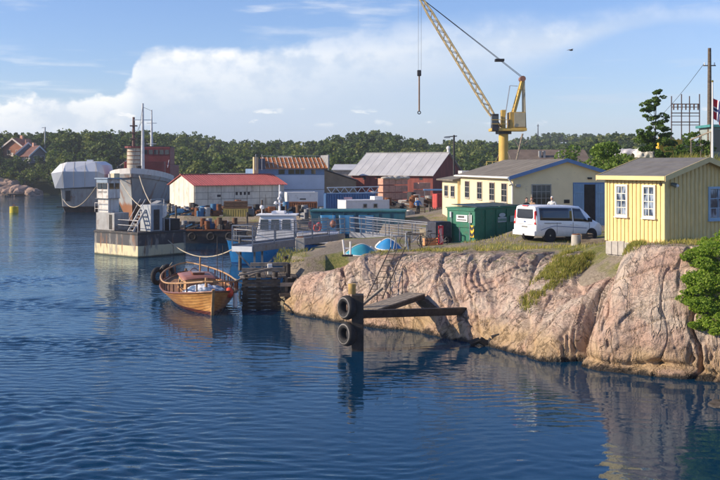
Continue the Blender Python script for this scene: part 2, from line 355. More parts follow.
# ---- land outline (metres) and ground heights
LAND = [(60, 30), (16.5, 38.2), (13.2, 39.2), (11.2, 41.2), (9.4, 43.6), (8.0, 47.0), (6.2, 49.2), (3.6, 51.0), (0.5, 53.4), (-1.8, 54.6), (-3.6, 55.6), (-5.4, 57.4), (-5.2, 60), (-2.6, 66), (0, 74), (1.2, 82), (-2, 95), (-8, 105.5), (-13, 107), (-20, 107), (-24, 113), (-27.5, 130), (-31, 160), (-31, 220), (-45, 255), (-62, 266), (-84, 269), (-120, 267), (-300, 255), (-3000, 240), (-3000, 3300), (3000, 3300), (3000, 30)]
GP = np.array([(-4, 57, 2.4), (-2, 57, 2.9), (2, 56, 3.2), (5, 54, 3.5), (8, 52, 3.65), (9.5, 54, 3.75), (13, 57, 3.6), (11, 59, 4.1), (12, 62, 4.3), (13.5, 63, 4.2), (10.6, 60.8, 4.3), (12.5, 42, 4.8), (14, 45, 4.85), (17, 46, 4.9), (11, 45, 4.5), (10, 48, 4.0), (7, 62, 3.0), (3, 62, 2.9), (10, 66, 2.9), (11, 75, 2.8), (15, 72, 2.8), (5, 80, 2.6), (0, 75, 2.4), (0, 100, 2.4), (20, 110, 2.6), (-10, 118, 2.0), (0, 150, 2.1), (-20, 130, 2.0), (20, 150, 2.4), (40, 130, 8), (22, 88, 8.4), (27, 78, 8.6), (31, 84, 8.8), (18, 92, 4.5), (34, 66, 8.6), (26, 64, 8.2), (20, 52, 5), (30, 46, 5), (-20, 200, 2), (20, 200, 2.5)], float)
def poly_sd(px, py, poly):
    d = np.full(px.shape, 1e9); ins = np.zeros(px.shape, bool); n = len(poly)
    for i in range(n):
        ax, ay = poly[i]; bx, by = poly[(i+1) % n]; ex, ey = bx-ax, by-ay; wx, wy = px-ax, py-ay
        t = np.clip((wx*ex+wy*ey)/(ex*ex+ey*ey), 0, 1); d = np.minimum(d, np.hypot(wx-ex*t, wy-ey*t))
        if ay != by: ins ^= ((ay > py) != (by > py)) & (px < (bx-ax)*(py-ay)/(by-ay)+ax)
    return np.where(ins, d, -d)
def sstep(x, a, b): t = np.clip((x-a)/(b-a), 0, 1); return t*t*(3-2*t)
def hill(X, Y):
    px = X/np.maximum(Y, 1)*1000+360                       # bearing, used only to shape the ridge line
    left = sstep(-X, 40, 75)
    hc = sstep(Y, 215, 410)*9.0*(1+.25*np.sin(px/47.)+.15*np.sin(px/19.+1))
    hl = sstep(Y, 266, 322)*9.5+sstep(Y, 330, 450)*4
    far = sstep(Y, 430, 720)*(2+13*np.exp(-((px-548)/46.)**2)+4*np.exp(-((px-615)/45.)**2)-6*sstep(px, 630, 700))
    return hc*(1-left)+hl*left+far
def ground(X, Y):
    X = np.asarray(X, float); Y = np.asarray(Y, float); w = 0; s = 0
    for x, y, h in GP:
        d2 = (X-x)**2+(Y-y)**2; q = 1/(d2+2.)**1.6; w = w+q; s = s+q*h
    g = s/w; far = sstep(Y, 170, 215)
    return g*(1-far)+(2.2+hill(X, Y))*far
def gz(x, y): return float(ground(x, y))
def make_ground():
    def lines(segs):
        r = []
        for a, b, st in segs: r += list(np.arange(a, b, st))
        return np.array(r+[segs[-1][1]])
    xs = lines([(-3000, -400, 260), (-400, -120, 20), (-120, -40, 5), (-40, 45, 1.0), (45, 120, 5), (120, 400, 20), (400, 3000, 260)])
    ys = lines([(28, 115, 1.), (115, 450, 5), (450, 900, 25), (900, 3300, 200)])
    X, Y = np.meshgrid(xs, ys); sd_ = poly_sd(X, Y, LAND); Z = ground(X, Y)+(fbm(X*.5, Y*.5, 0, 3)-.5)*.22
    Z = Z-1.8*(1-sstep(sd_, .5, 5.))*(Y < 58)*(X > -3); wdt = np.where(Y > 240, 6., 1.1); Z = -3+(Z+3)*sstep(sd_, -wdt*.4, wdt)
    V = np.stack([X, Y, Z], -1).reshape(-1, 3); ny, nx = X.shape; i = np.arange(ny*nx).reshape(ny, nx)
    Q = np.stack([i[:-1, :-1], i[:-1, 1:], i[1:, 1:], i[1:, :-1]], -1).reshape(-1, 4)
    m, nt, b = nodes('gravel_and_grass'); g = G(nt, rnd=False)
    n1 = g.noise(.35, 5); n2 = g.noise(9, 5, rough=.7)
    grav = g.mix(g.sm(n2, .3, .7), (.16, .135, .105), (.30, .26, .205)); gr = g.mix(g.sm(n2, .3, .7), (.09, .12, .03), (.24, .22, .08))
    xyz = g.xyz(); hi = g.sm(xyz[2], 4.0, 6.5); f = g.mth('MAXIMUM', g.sm(n1, .5, .62), hi)
    fo = g.mix(g.sm(xyz[1], 205, 235), g.mix(f, grav, gr), (.025, .035, .015))
    g.L.new(fo, b.inputs['Base Color']); b.inputs['Roughness'].default_value = .95; b.inputs['Specular IOR Level'].default_value = .15
    g.L.new(g.bump(g.noise(14, 6, rough=.7), .7, .06), b.inputs['Normal'])
    o = np_mesh('ground', V, Q, m, smooth=True); tag(o, 'gravel and grass ground of the shipyard and the hills', kind='structure')
make_ground()

# ---- the pink granite outcrop: a sheet swept along the waterline
WL = np.array([(280, 309), (295, 316), (330, 321), (365, 326), (400, 330), (440, 338), (480, 345), (520, 355), (570, 363), (600, 368), (650, 376), (700, 381), (740, 384), (800, 388), (870, 392)], float)
CT = np.array([  # px, top height, width of the slope
 (280, 2.0, 1.6), (295, 2.6, 2.0), (312, 3.15, 2.4), (330, 3.35, 2.9), (365, 3.45, 3.6), (400, 3.5, 4.4), (450, 3.6, 6.0), (480, 3.65, 7.6), (520, 3.7, 9.0), (550, 3.8, 9.4), (575, 4.05, 7.4), (590, 4.45, 5.0), (605, 4.85, 3.9), (625, 4.98, 3.5), (650, 5.02, 3.4), (690, 5.0, 3.4), (740, 5.0, 3.8), (870, 5.0, 4.5)], float)
INL = Vector((.66, .75, 0)).normalized()
def rock_point(xp, u, disp=True):
    """xp: px position along the waterline (array); u: 0 under water .. 1 top edge .. >1 plateau"""
    yp = np.interp(xp, WL[:, 0], WL[:, 1]); Zw = 8000/(yp-165); bx = (xp-360)*Zw/1000
    H = np.interp(xp, CT[:, 0], CT[:, 1]); W = np.interp(xp, CT[:, 0], CT[:, 2])
    k = np.clip((xp-560)/60, 0, 1); lf = np.clip((330-xp)/40, 0, 1)
    ix = INL.x*(1-lf)+.98*lf; iy = INL.y*(1-lf)+.2*lf; ll = np.hypot(ix, iy); ix, iy = ix/ll, iy/ll
    uu = np.clip(u, 0, 1); e = 1.75+.6*k
    h = H*np.power(np.clip(1-np.power(1-uu, e), 0, 1), .78+.05*k)
    d = W*uu
    # below the waterline and beyond the top edge
    d = np.where(u < 0, u*1.2, d); h = np.where(u < 0, u*2.6, h)
    ex = np.clip(u-1, 0, 3); d = d+ex*2.4; h = np.where(u > 1, H-ex**2*.10, h)
    px_, py_ = bx+ix*d, Zw+iy*d
    if not disp: return px_, py_, h
    s = np.cumsum(np.hypot(np.gradient(bx, axis=0), np.gradient(Zw, axis=0)), axis=0) if bx.ndim > 1 else bx
    th = .75-.55*k; sa = s*np.cos(th)+h*np.sin(th)*1.3; sb = -s*np.sin(th)+h*np.cos(th)
    big = (fbm(s*.26, h*.25, 3.3, 2)-.5)*1.5
    rid = (ridged(sa*.62+.7*fbm(s*.4, h*.4, 2., 2), sb*.10, 1.7, 5)-.55)*.30
    blk = (vnoise(sa*2.1, sb*.30, 8.)-.5)*.24+(fbm(s*2.2, h*2.2, d*2.2, 5)-.5)*.22
    st_ = np.floor(sa*.85+1.0*fbm(s*.45, h*.45, 5., 3)); stp = (_hash(st_.astype(np.int64), (st_*0).astype(np.int64)+3, (st_*0).astype(np.int64))-.5)*.24
    kk = np.clip((xp-585)/12, 0, 1); sc_ = np.interp(705., xp[:, 0], s[:, 0]) if xp.ndim > 1 else 0.
    rr = np.hypot((s-sc_)*.9, h*1.25+.6)+.35*fbm(s*.8, h*.8, 4., 3); an = np.arctan2(h+.6, sc_-s)
    def groove(n, w): return np.exp(-((n-.5)/w)**2)
    gl_ = groove(fbm(sa*.75+.3*fbm(s*1.1, h*1.1, 6., 3), sb*.13, 2.2, 3), .018)*.20+groove(fbm(sa*1.7, sb*.30, 7.2, 3), .016)*.07+groove(fbm(sb*.9, sa*.22, 9.2, 3), .014)*.12
    gr_ = groove(vnoise(rr*1.5, an*.9, 1.), .030)*.12+groove(vnoise(rr*3.4, an*1.3, 3.), .03)*.05+groove(fbm(s*.9, h*.35, 5.5, 3), .013)*.16
    fine = (ridged(sa*2.4, sb*.7, 3.1, 4)-.55)*.07*(1-.45*kk)+(ridged(rr*2.2, an*2.0, 6.1, 4)-.55)*.06*kk
    stp = stp*(1-.8*kk); rid = rid*(1-.45*kk); blk = blk*.6-.85*gl_*(1-kk)-.8*gr_*kk+fine
    env = np.clip((u+.25)/.3, 0, 1)*np.clip((1.75-u)/.75, .10, 1)
    D = (big+rid+blk+stp)*env
    # the cleft between the grassy slope and the right dome, leaning up to the right
    xc = 579+24*np.clip(u, 0, 1.1); q = xp-xc
    D = D+np.where(q < 0, -.95*np.exp(-(q/15.)**2)+.50*np.exp(-((q+32)/16.)**2), -.95*np.exp(-(q/3.4)**2)+.40*np.exp(-((q-26)/20.)**2))*np.clip((.95-u)/.35, 0, 1)
    # vertical crack with holes in the right dome, undercut ledge by the water
    xk = 691+6*np.sin(h*2.2); D = D-.55*np.exp(-((xp-xk)/2.2)**2)*np.clip((3.0-h)/1.2, 0, 1)*(h > -.5)-.35*np.exp(-(((xp-687)/4)**2+((h-.75)/.2)**2))-.3*np.exp(-(((xp-652)/6)**2+((h-.5)/.15)**2))
    led = .34+.12*np.sin(xp/17.); D = D-.32*np.exp(-((h-led)/.13)**2)*np.clip((xp-560)/40, 0, 1)+.18*np.exp(-((h-led+.3)/.18)**2)*np.clip((xp-560)/40, 0, 1)
    ou = 1-.72*np.clip(uu, 0, 1)**1.5; up = np.sqrt(1-ou**2)*np.where(u > 1, .75, 1)
    zz = h+D*up; lim = H+.10-.25*k; zz = np.where(zz > lim-.15, lim-.15+.15*np.tanh((zz-lim+.15)/.15), zz)
    return px_-ix*D*ou, py_-iy*D*ou, zz
def make_rock():
    xp = np.concatenate([np.linspace(281, 740, 800), np.linspace(742, 868, 60)]); u = np.concatenate([np.linspace(-.9, 0, 14)[:-1], np.linspace(0, 1, 170)[:-1], np.linspace(1, 3.2, 46)])
    XP, U = np.meshgrid(xp, u, indexing='ij'); X, Y, Z = rock_point(XP, U)
    g = ground(X, Y); fade = np.clip((U-1.6)/1.2, 0, 1); Z = Z*(1-fade)+(g-.10)*fade
    V = np.stack([X, Y, Z], -1).reshape(-1, 3); a, b_ = XP.shape; i = np.arange(a*b_).reshape(a, b_)
    Q = np.stack([i[:-1, :-1], i[1:, :-1], i[1:, 1:], i[:-1, 1:]], -1).reshape(-1, 4)
    m, nt, b = nodes('pink_granite'); g = G(nt, rnd=False)
    n1 = g.noise(.55, 5, dist=.6); n2 = g.noise(2.3, 6, rough=.65); n3 = g.noise(38, 4, rough=.7); n4 = g.noise(.9, 5, (1, 1, .35), dist=.5)
    c = g.mix(g.sm(n1, .36, .62), (.49, .33, .25), (.54, .45, .36)); c = g.mix(g.sm(n2, .50, .72, 0, .7), c, (.34, .225, .185))
    c = g.mix(g.sm(n4, .55, .70, 0, .7), c, (.30, .275, .255))
    c = g.mix(g.sm(n3, .42, .66, 0, .28), c, (.62, .50, .42))
    lich = g.sm(g.noise(5.5, 6, rough=.7), .60, .70, 0, .55); c = g.mix(lich, c, (.12, .10, .085))
    wrp = g.N.new('ShaderNodeTexNoise'); g.L.new(g.co, wrp.inputs['Vector']); wrp.inputs['Scale'].default_value = 1.1; wrp.inputs['Detail'].default_value = 5
    def crack(sc_, st, rot, w): return g.sm(g.mth('ABSOLUTE', g.mth('SUBTRACT', g.noise(sc_, 5, st, .6, .5, rot), .5)), 0., w)
    v1 = crack(.55, (1.6, 1.6, .35), (.15, .55, .3), .016); v2 = crack(1.1, (1.5, 1.5, .4), (-.2, .9, 0), .014); v3 = crack(.8, (.4, .4, 1.6), (.1, -.2, .2), .010)
    cr = g.mth('MINIMUM', v1, g.mth('MINIMUM', g.sm(v2, 0., 1., .6, 1.), g.sm(v3, 0., 1., .7, 1.))); c = g.mix(g.sm(cr, 0., 1., .42, 0.), c, (.08, .055, .045)); c = g.mix(g.sm(g.noise(.8, 6, (1.4, 1.4, .25), .65, .4, (.1, .45, .2)), .54, .68, 0, .6), c, (.20, .165, .145))
    xyz = g.xyz(); zz = g.mth('ADD', xyz[2], g.mth('MULTIPLY', g.mth('SUBTRACT', n2, .5), .7))
    och = g.mth('MULTIPLY', g.sm(zz, 1.5, .5), g.sm(n1, .3, .6, .15, .65)); c = g.mix(och, c, (.42, .27, .10))
    c = g.mix(g.sm(zz, .26, .06), c, (.024, .020, .016))
    geo = g.N.new('ShaderNodeNewGeometry'); nz = g.xyz(geo.outputs['True Normal'])[2]; soil = g.mth('MULTIPLY', g.sm(g.mth('ADD', nz, g.mth('MULTIPLY', g.mth('SUBTRACT', n2, .5), .5)), .90, 1.02), g.sm(xyz[2], 2.6, 3.2)); c = g.mix(g.mth('MULTIPLY', soil, .8), c, g.mix(g.sm(n1, .4, .6), (.20, .17, .10), (.13, .15, .05)))
    g.L.new(c, b.inputs['Base Color']); b.inputs['Specular IOR Level'].default_value = .3
    g.L.new(g.sm(zz, .2, .6, .35, .85), b.inputs['Roughness'])
    hh = g.mth('ADD', g.mth('MULTIPLY', n2, 1.0), g.mth('ADD', g.mth('MULTIPLY', g.noise(11, 6, rough=.7), .45), g.mth('MULTIPLY', cr, .6)))
    g.L.new(g.bump(hh, 1., .16), b.inputs['Normal'])
    o = np_mesh('rock_outcrop', V, Q, m, smooth=True); tag(o, 'pink granite outcrop rising out of the water', kind='structure')
    return X, Y, Z, XP, U
RX, RY, RZ, RXP, RU = make_rock()
def to_px(X, Y, Z): return 360+X/Y*1000, HY+(CAMH-Z)/Y*1000
def rock_at(px, py):
    """nearest point of the outcrop to a bearing and dip seen from the camera"""
    a, b = to_px(RX, RY, RZ); d = (a-px)**2+(b-py)**2+RY*.02; i = np.argmin(d); i = np.unravel_index(i, d.shape)
    return Vector((float(RX[i]), float(RY[i]), float(RZ[i])))

# ---- boulders on the far shore and small rock in the water
def boulder(name, label, loc, sz, seed, mat, kind=None, cat='rock', group=None):
    bm = bmesh.new(); bmesh.ops.create_icosphere(bm, subdivisions=3, radius=1)
    co = np.array([v.co[:] for v in bm.verts]); n = 1+.9*(fbm(co[:, 0]*1.3+seed, co[:, 1]*1.3, co[:, 2]*1.3, 4)-.5)+.2*(ridged(co[:, 0]*1.1, co[:, 1]*1.1+seed, co[:, 2]*1.1, 3)-.5)
    co = co*n[:, None]*np.array(sz)
    for v, c in zip(bm.verts, co): v.co = c
    me = bpy.data.meshes.new(name); bm.to_mesh(me); bm.free(); me.materials.append(mat); me.polygons.foreach_set('use_smooth', [True]*len(me.polygons)); me.set_sharp_from_angle(angle=R(9))
    o = bpy.data.objects.new(name, me); col.objects.link(o); o.location = loc; o.rotation_euler = (0, 0, seed)
    return tag(o, label, cat, group, kind)
GRAN2 = M((.36, .25, .19), .9, var=.35, sc=.4, bump=.7, bs=1.5, dirt=(.16, .14, .12), da=.4, ds=.3, name='shore_granite')
for k, (x, y, w, h, lb) in enumerate([(3, 190, 3.6, 2.3, 'pale granite boulder at the left edge of the far shore'), (11, 191, 2.8, 1.5, 'low pinkish boulder left of the middle of the far shore rocks'), (17, 190, 2.5, 2.2, 'pinkish boulder in the middle of the far shore rocks'), (24, 190, 2.9, 2.0, 'broad sunlit boulder among the far shore rocks'), (33, 192, 2.4, 1.4, 'smaller boulder at the right end of the far shore rocks'), (-9, 188, 4., 3, 'boulder cut off by the left picture edge on far shore'), (4, 181, 2.8, 1.8, 'upper left boulder under the houses on the far shore'), (14, 181, 2.2, 1.5, 'upper boulder under the blue gabled house'), (29, 189.5, 1.6, 1.9, 'narrow upright boulder right of the broad sunlit one')]):
    Z = 262 if y > 185 else 272; p = P(x, 194, Z); boulder('shore_boulder', lb, (p.x, Z, .5 if y > 185 else 2.6), (w, 2.8, h), k*1.7, GRAN2, group='granite boulders on the far shore')
WETROCK = M((.05, .042, .034), .5, var=.3, sc=3, bump=.5, bs=9, dirt=(.25, .17, .10), da=.25, name='wet_rock')
p = P(722, 406, 33.2); boulder('small_rock', 'small wet rock breaking the surface at the right picture edge', (p.x, p.y, .02), (.42, .35, .16), 5.5, WETROCK)

# ---- woods
def trees_mass(name, label, spots, n, size, mat, seed):
    r = np.random.default_rng(seed); Vs, Qs, Ts = [], [], []; base = 0
    for (x, y, z, h, kind) in spots:
        rx = h*(.22 if kind else .36)*r.uniform(.85, 1.2); c = (x, y, z+h*.58)
        pts, k = crown_points(c, rx, h*.45, n, r, clumps=int(r.integers(8, 13)), pine=False, sub=.46)
        V, Q = leaf_quads(pts, size*h/9, r); t0 = r.uniform(.05, .95)*(.5 if kind else 1.)
        tt = np.clip(t0+r.normal(0, .10, n)+(r.uniform(-.12, .12, 20)[k]), 0, 1)
        Vs.append(V); Qs.append(Q+base); Ts.append(tt); base += len(V)
    o = np_mesh(name, np.concatenate(Vs), np.concatenate(Qs), mat, np.concatenate(Ts)); tag(o, label, kind='stuff'); return o
def wood_spots(n, y0, y1, x0, x1, hmin, hmax, seed, keep=None):
    r = np.random.default_rng(seed); out = []
    while len(out) < n:
        y = r.uniform(y0, y1)
        px = r.uniform(x0, x1); x = (px-360)*y/1000
        if keep and not keep(x, y, px): continue
        out.append((x, y, gz(x, y), r.uniform(hmin, hmax), r.random() < .45))
    return out
def keep_mid(x, y, px):
    if poly_sd(np.array([x]), np.array([y]), LAND)[0] < 2.5: return False
    return not (px < 52 and y < 316 and 0 < px)          # leave the house plots open
trees_mass('wood', 'dark green mixed wood covering the low ridge behind the shipyard', wood_spots(2300, 226, 425, 40, 690, 3.2, 7.6, 3, keep_mid), 200, .62, FOREST, 11)
trees_mass('wood', 'dark trees on the headland around the houses at far left', wood_spots(420, 290, 400, -60, 120, 3.8, 7.0, 5, keep_mid)+wood_spots(130, 274, 290, 30, 110, 3.5, 6.5, 15, keep_mid), 240, .62, FOREST, 12)
trees_mass('wood', 'far wooded hill with bare rock patches right of the crane', wood_spots(1300, 460, 760, 440, 720, 4, 7.5, 6, lambda x, y, px: not (abs(px-566) < 13 and 590 < y < 668)), 120, .95, FOREST, 13)
# low shrubs along the far left shore
trees_mass('shrubs', 'dark undergrowth along the far left shoreline', [(x, y, gz(x, y), h, False) for x, y, h in [((px-360)*.001*yy, yy, hh) for px, yy, hh in zip(rng.uniform(-40, 112, 120), rng.uniform(270, 292, 120), rng.uniform(2.2, 4.6, 120))]], 160, .75, FOREST, 14)

def tree(name, label, loc, h, rx, n, size, mat, seed, trunk=.12, crown=(.45, .55), clumps=14, lean=0., cat='tree', group=None, sub=.38, blobs=None):
    r = np.random.default_rng(seed); t = T(name, label, cat, loc, group=group); mb = MB()
    pts = [Vector((lean*h*q*q, .1*math.sin(q*5)*trunk*4, h*q)) for q in np.linspace(0, .92, 7)]
    for i in range(6): mb.cyl(pts[i], pts[i+1], trunk*(1-.8*i/6), trunk*(1-.8*(i+1)/6), 7)
    if blobs:
        P_, K_ = [], []
        for j, (bx, bz, br, bq) in enumerate(blobs):
            a, k = crown_points((bx, 0, bz), br, br*.8, int(n*bq), r, clumps=6, sub=.5); P_.append(a); K_.append(k+6*j)
            q = min(.92, max(.25, (bz-br*.5)/h)); i = int(q*6); mb.cyl(pts[min(i, 6)], (bx, 0, bz), trunk*.4, trunk*.1, 5)
        C = np.concatenate(P_); K = np.concatenate(K_)
    else:
        C, K = crown_points((lean*h*.5, 0, h*crown[1]), rx, h*crown[0], n, r, clumps=clumps, sub=sub)
        for j in range(7):
            q = .25+.08*j; a = r.uniform(0, 6.28); b0 = pts[min(6, int(q*6.5))]; mb.cyl(b0, b0+Vector((math.cos(a)*rx*.7, math.sin(a)*rx*.7, h*.2)), trunk*.4, trunk*.08, 5)
    mb.obj('trunk', BARK, t, smooth=40); V, Q = leaf_quads(C, size, r)
    tt = np.clip(.45+r.normal(0, .17, len(C))+r.uniform(-.2, .2, 200)[K], 0, 1); np_mesh('crown', V, Q, mat, tt, t); return t
MIDLEAF = leaf_mat('garden_foliage', (.035, .08, .014), (.085, .155, .026), (.17, .24, .045), .35)
tree('broadleaf_tree', 'rounded green tree squeezed between cream hall and yellow shack', (19.9, 80, 3.3), 6.5, 2.5, 5200, .12, leaf_mat('light_foliage', (.07, .13, .02), (.15, .24, .04), (.26, .36, .07), .4), 21)
tree('broadleaf_tree', 'bright green bush top rising behind the hall ridge', (28.2, 134, 3), 7.6, 2.3, 2200, .18, leaf_mat('light_foliage', (.07, .13, .02), (.15, .24, .04), (.26, .36, .07), .4), 22)
p = P(655, 150, 88); tree('slender_tree', 'slender tall tree with two leaf tufts beside the substation frame', (p.x, 88, 7.6), 7.2, 1.2, 5200, .11, MIDLEAF, 23, trunk=.10, lean=.02, blobs=[(-.5, 2.4, 1.15, .2), (.5, 2.6, 1.15, .2), (-.9, 3.2, .8, .1), (.9, 3.5, .7, .07), (.0, 3.6, .8, .1), (.35, 4.5, .7, .07), (-.5, 4.9, .7, .07), (-.95, 5.5, .6, .06), (-.2, 5.7, .65, .08), (.35, 6.3, .5, .06), (.15, 6.8, .4, .05)])
for k, (x, y, Z, h, lb) in enumerate([(676, 150, 84, 1.7, 'low dark shrub under the yellow skip on the bank'), (694, 150, 82, 2.5, 'dark green shrub below the substation frame'), (703, 154, 78, 1.6, 'small shrub at the foot of the telegraph pole'), (664, 153, 80, 1.5, 'tiny weed bush left on the bank behind the shack roof'), (640, 150, 96, 2.2, 'leafy bush behind the white wrapped boats'), (632, 146, 102, 2.3, 'green bush above the white wrapped boats')]):
    p = P(x, y, Z); tree('shrub', lb, (p.x, Z, gz(p.x, Z)-.2), h, h*.5, 1100, .10, MIDLEAF, 30+k, trunk=.05, crown=(.48, .52), cat='shrub', group='shrubs on the bank')

# ---- large bright bush on the right edge of the outcrop
def big_bush():
    r = np.random.default_rng(41); base = rock_at(705, 300); t = T('bush', 'bright green leafy bush hanging over the right end of the granite outcrop', 'bush', base)
    C, Kk = [], []; mb = MB(); j = 0
    for px, py, rad, nn in [(712, 262, .75, 1500), (696, 258, .5, 800), (722, 248, .6, 900), (704, 278, .72, 1500), (690, 282, .42, 800), (720, 285, .8, 1500), (694, 300, .6, 1100), (712, 306, .8, 1500), (690, 312, .38, 600), (703, 322, .55, 1000), (722, 318, .7, 1000), (716, 334, .42, 600), (736, 300, 1.0, 1200), (740, 265, .9, 1000), (700, 244, .3, 350), (712, 236, .25, 220), (686, 296, .28, 300), (756, 290, 1.2, 1200)]:
        q = rock_at(min(px, 725), py); c = Vector((q.x+(px-min(px, 725))*.038, q.y-.25, q.z+.12))-base
        a, k = crown_points(c, rad, rad*.85, int(nn*1.5), r, clumps=7, sub=.55); C.append(a); Kk.append(k+7*j); j += 1
        mb.tube([Vector((.1, .3, -.4)), c*.5+Vector((.1, .25, -.1)), c], .015, 5)
    C = np.concatenate(C); K = np.concatenate(Kk); V, Q = leaf_quads(C, .050, r)
    tt = np.clip(.45+r.normal(0, .16, len(C))+r.uniform(-.15, .15, 400)[K], 0, 1); np_mesh('leaves', V, Q, BUSH, tt, t); mb.obj('stems', BARK, t)
big_bush()

# ---- grass on the outcrop
def blades(name, label, C, h, seed, mat=GRASSM, bias=0.):
    r = np.random.default_rng(seed); n = len(C); a = r.uniform(0, 6.28, n); hh = h*r.uniform(.5, 1.3, n); ln = r.uniform(.15, .7, n)
    ux, uy = np.cos(a), np.sin(a); w = .012+.008*r.random(n); dx = r.normal(.15, .35, n); dy = r.normal(0, .3, n)
    A = C+np.stack([ux*w, uy*w, 0*w], 1); B = C-np.stack([ux*w, uy*w, 0*w], 1); mid = C+np.stack([dx*hh*.35, dy*hh*.35, hh*.6], 1); tip = C+np.stack([dx*hh, dy*hh, hh], 1)
    V = np.stack([A, B, mid-np.stack([ux*w, uy*w, 0*w], 1)*.6, mid+np.stack([ux*w, uy*w, 0*w], 1)*.6, tip], 1).reshape(-1, 3); b = np.arange(n)[:, None]*5
    Q = np.concatenate([np.concatenate([b+[0, 1, 2], b+[0, 2, 3], b+[3, 2, 4]], 1).reshape(-1, 3)])
    tt = np.repeat(np.clip(r.normal(.5+bias, .25, n), 0, 1), 3); o = np_mesh(name, V, Q, mat, tt); tag(o, label, kind='stuff')
def on_rock(regions, n, seed):
    r = np.random.default_rng(seed); a, b = to_px(RX, RY, RZ); m = np.zeros(a.shape, float)
    for cx, cy, rx, ry, tilt, wt in regions:
        q = R(tilt); dx, dy = a-cx, b-cy; e = ((dx*math.cos(q)+dy*math.sin(q))/rx)**2+((-dx*math.sin(q)+dy*math.cos(q))/ry)**2
        m = np.maximum(m, wt*np.clip(1.25-e, 0, 1))
    m *= (fbm(RX*1.2, RY*1.2, 0, 3) > .42); m *= np.gradient(RX, axis=0)**2+np.gradient(RY, axis=0)**2+np.gradient(RY, axis=1)**2; m[RU < .12] = 0
    w = (m/m.sum()).ravel(); i = r.choice(m.size, n, p=w); C = np.stack([RX.ravel()[i], RY.ravel()[i], RZ.ravel()[i]], 1); C[:, :2] += r.normal(0, .05, (n, 2)); C[:, 2] -= .03; return C
blades('grass', 'dry yellow-green grass growing down the gully of the outcrop', on_rock([(598, 253, 44, 7, -8, 1), (566, 268, 34, 11, -28, 1.1), (545, 284, 26, 10, -40, 1), (530, 300, 14, 9, -50, .5), (620, 247, 26, 4, -5, .8)], 17000, 51), .20, 52)
blades('grass', 'thin dry grass along the top edge of the outcrop', on_rock([(330, 253, 40, 3, -4, .6), (420, 249, 60, 3, 0, .5), (500, 247, 70, 3.5, -3, 1), (380, 252, 22, 4, -15, .6), (690, 243, 40, 3, 0, .6), (540, 244, 50, 3, 0, .7)], 5200, 53), .17, 54, bias=.2)
gx = np.random.default_rng(60); n = 800; C = np.stack([gx.uniform(-5.0, -3.2, n), gx.uniform(57.2, 62, n), np.zeros(n)], 1); C[:, 2] = ground(C[:, 0], C[:, 1])-.1
blades('grass', 'green grass on the bank under the grey gangway', C, .2, 55)
blades('grass', 'tufted green and straw grass below the shack wall', on_rock([(600, 256, 34, 9, -22, 1), (622, 246, 16, 6, -20, 1)], 8000, 59), .18, 58)
n = 4200; C = np.stack([gx.uniform(6, 17, n), gx.uniform(46, 60, n), np.zeros(n)], 1); C[:, 2] = ground(C[:, 0], C[:, 1])-.03; C = C[fbm(C[:, 0]*.7, C[:, 1]*.7, 0, 3) > .5]
blades('grass', 'sparse dry grass on the gravel around the parked van', C, .16, 56, bias=.15)
n = 5200; C = np.stack([gx.uniform(21, 33, n), gx.uniform(66, 92, n), np.zeros(n)], 1); C[:, 2] = ground(C[:, 0], C[:, 1])-.03
blades('grass', 'tall rough grass on the bank behind the yellow shack', C, .5, 57)
# ================================================================== NEAR THINGS
# ---- windows shared by buildings. Wall frame: origin o, direction a along the wall, outward n, all local to the parent
def window(parent, o, a, n, w, h, mf, cols=2, rows=3, fw=.07, sill=True, name='window', glass=None, bar=.03, dep=.05):
    o, a, n = Vector(o), Vector(a).normalized(), Vector(n).normalized(); u = Vector((0, 0, 1))
    def slab(mb, s0, s1, z0, z1, d0, d1):
        vs = [o+a*s+u*z+n*d for d in (d0, d1) for s, z in ((s0, z0), (s1, z0), (s1, z1), (s0, z1))]
        mb.add(vs, [(0, 1, 2, 3), (7, 6, 5, 4), (0, 4, 5, 1), (1, 5, 6, 2), (2, 6, 7, 3), (3, 7, 4, 0)])
    mb = MB(); slab(mb, -w/2, w/2, 0, fw, 0, dep); slab(mb, -w/2, w/2, h-fw, h, 0, dep); slab(mb, -w/2, -w/2+fw, fw, h-fw, 0, dep); slab(mb, w/2-fw, w/2, fw, h-fw, 0, dep)
    f = mb.obj(name, mf, parent)
    iw, ih = w-2*fw, h-2*fw; x0, z0 = -w/2+fw, fw; pm = None
    for c in range(cols):
        for r in range(rows):
            mb = MB(); sx, sz = iw/cols, ih/rows; slab(mb, x0+c*sx+bar/2, x0+(c+1)*sx-bar/2, z0+r*sz+bar/2, z0+(r+1)*sz-bar/2, .004, .012+.002*((c+r) % 2)); mb.obj('pane', glass or GLASS, f)
    mb = MB()
    for c in range(1, cols): slab(mb, x0+c*iw/cols-bar/2, x0+c*iw/cols+bar/2, z0, z0+ih, 0, dep*.7)
    for r in range(1, rows): slab(mb, x0, x0+iw, z0+r*ih/rows-bar/2, z0+r*ih/rows+bar/2, 0, dep*.66)
    if mb.v: mb.obj('glazing_bars', mf, f)
    if sill:
        mb = MB(); slab(mb, -w/2-.04, w/2+.04, -.05, -.002, 0, dep+.05); mb.obj('sill', mf, f)
    return f
CURT, _nt, _b = nodes('curtained_glass'); _g = G(_nt); _g.L.new(_g.mix(_g.sm(_g.noise(5, 2, (1, 1, .3)), .4, .6), (.03, .045, .08), (.30, .36, .45)), _b.inputs['Base Color']); _b.inputs['Roughness'].default_value = .08; _b.inputs['Specular IOR Level'].default_value = .8

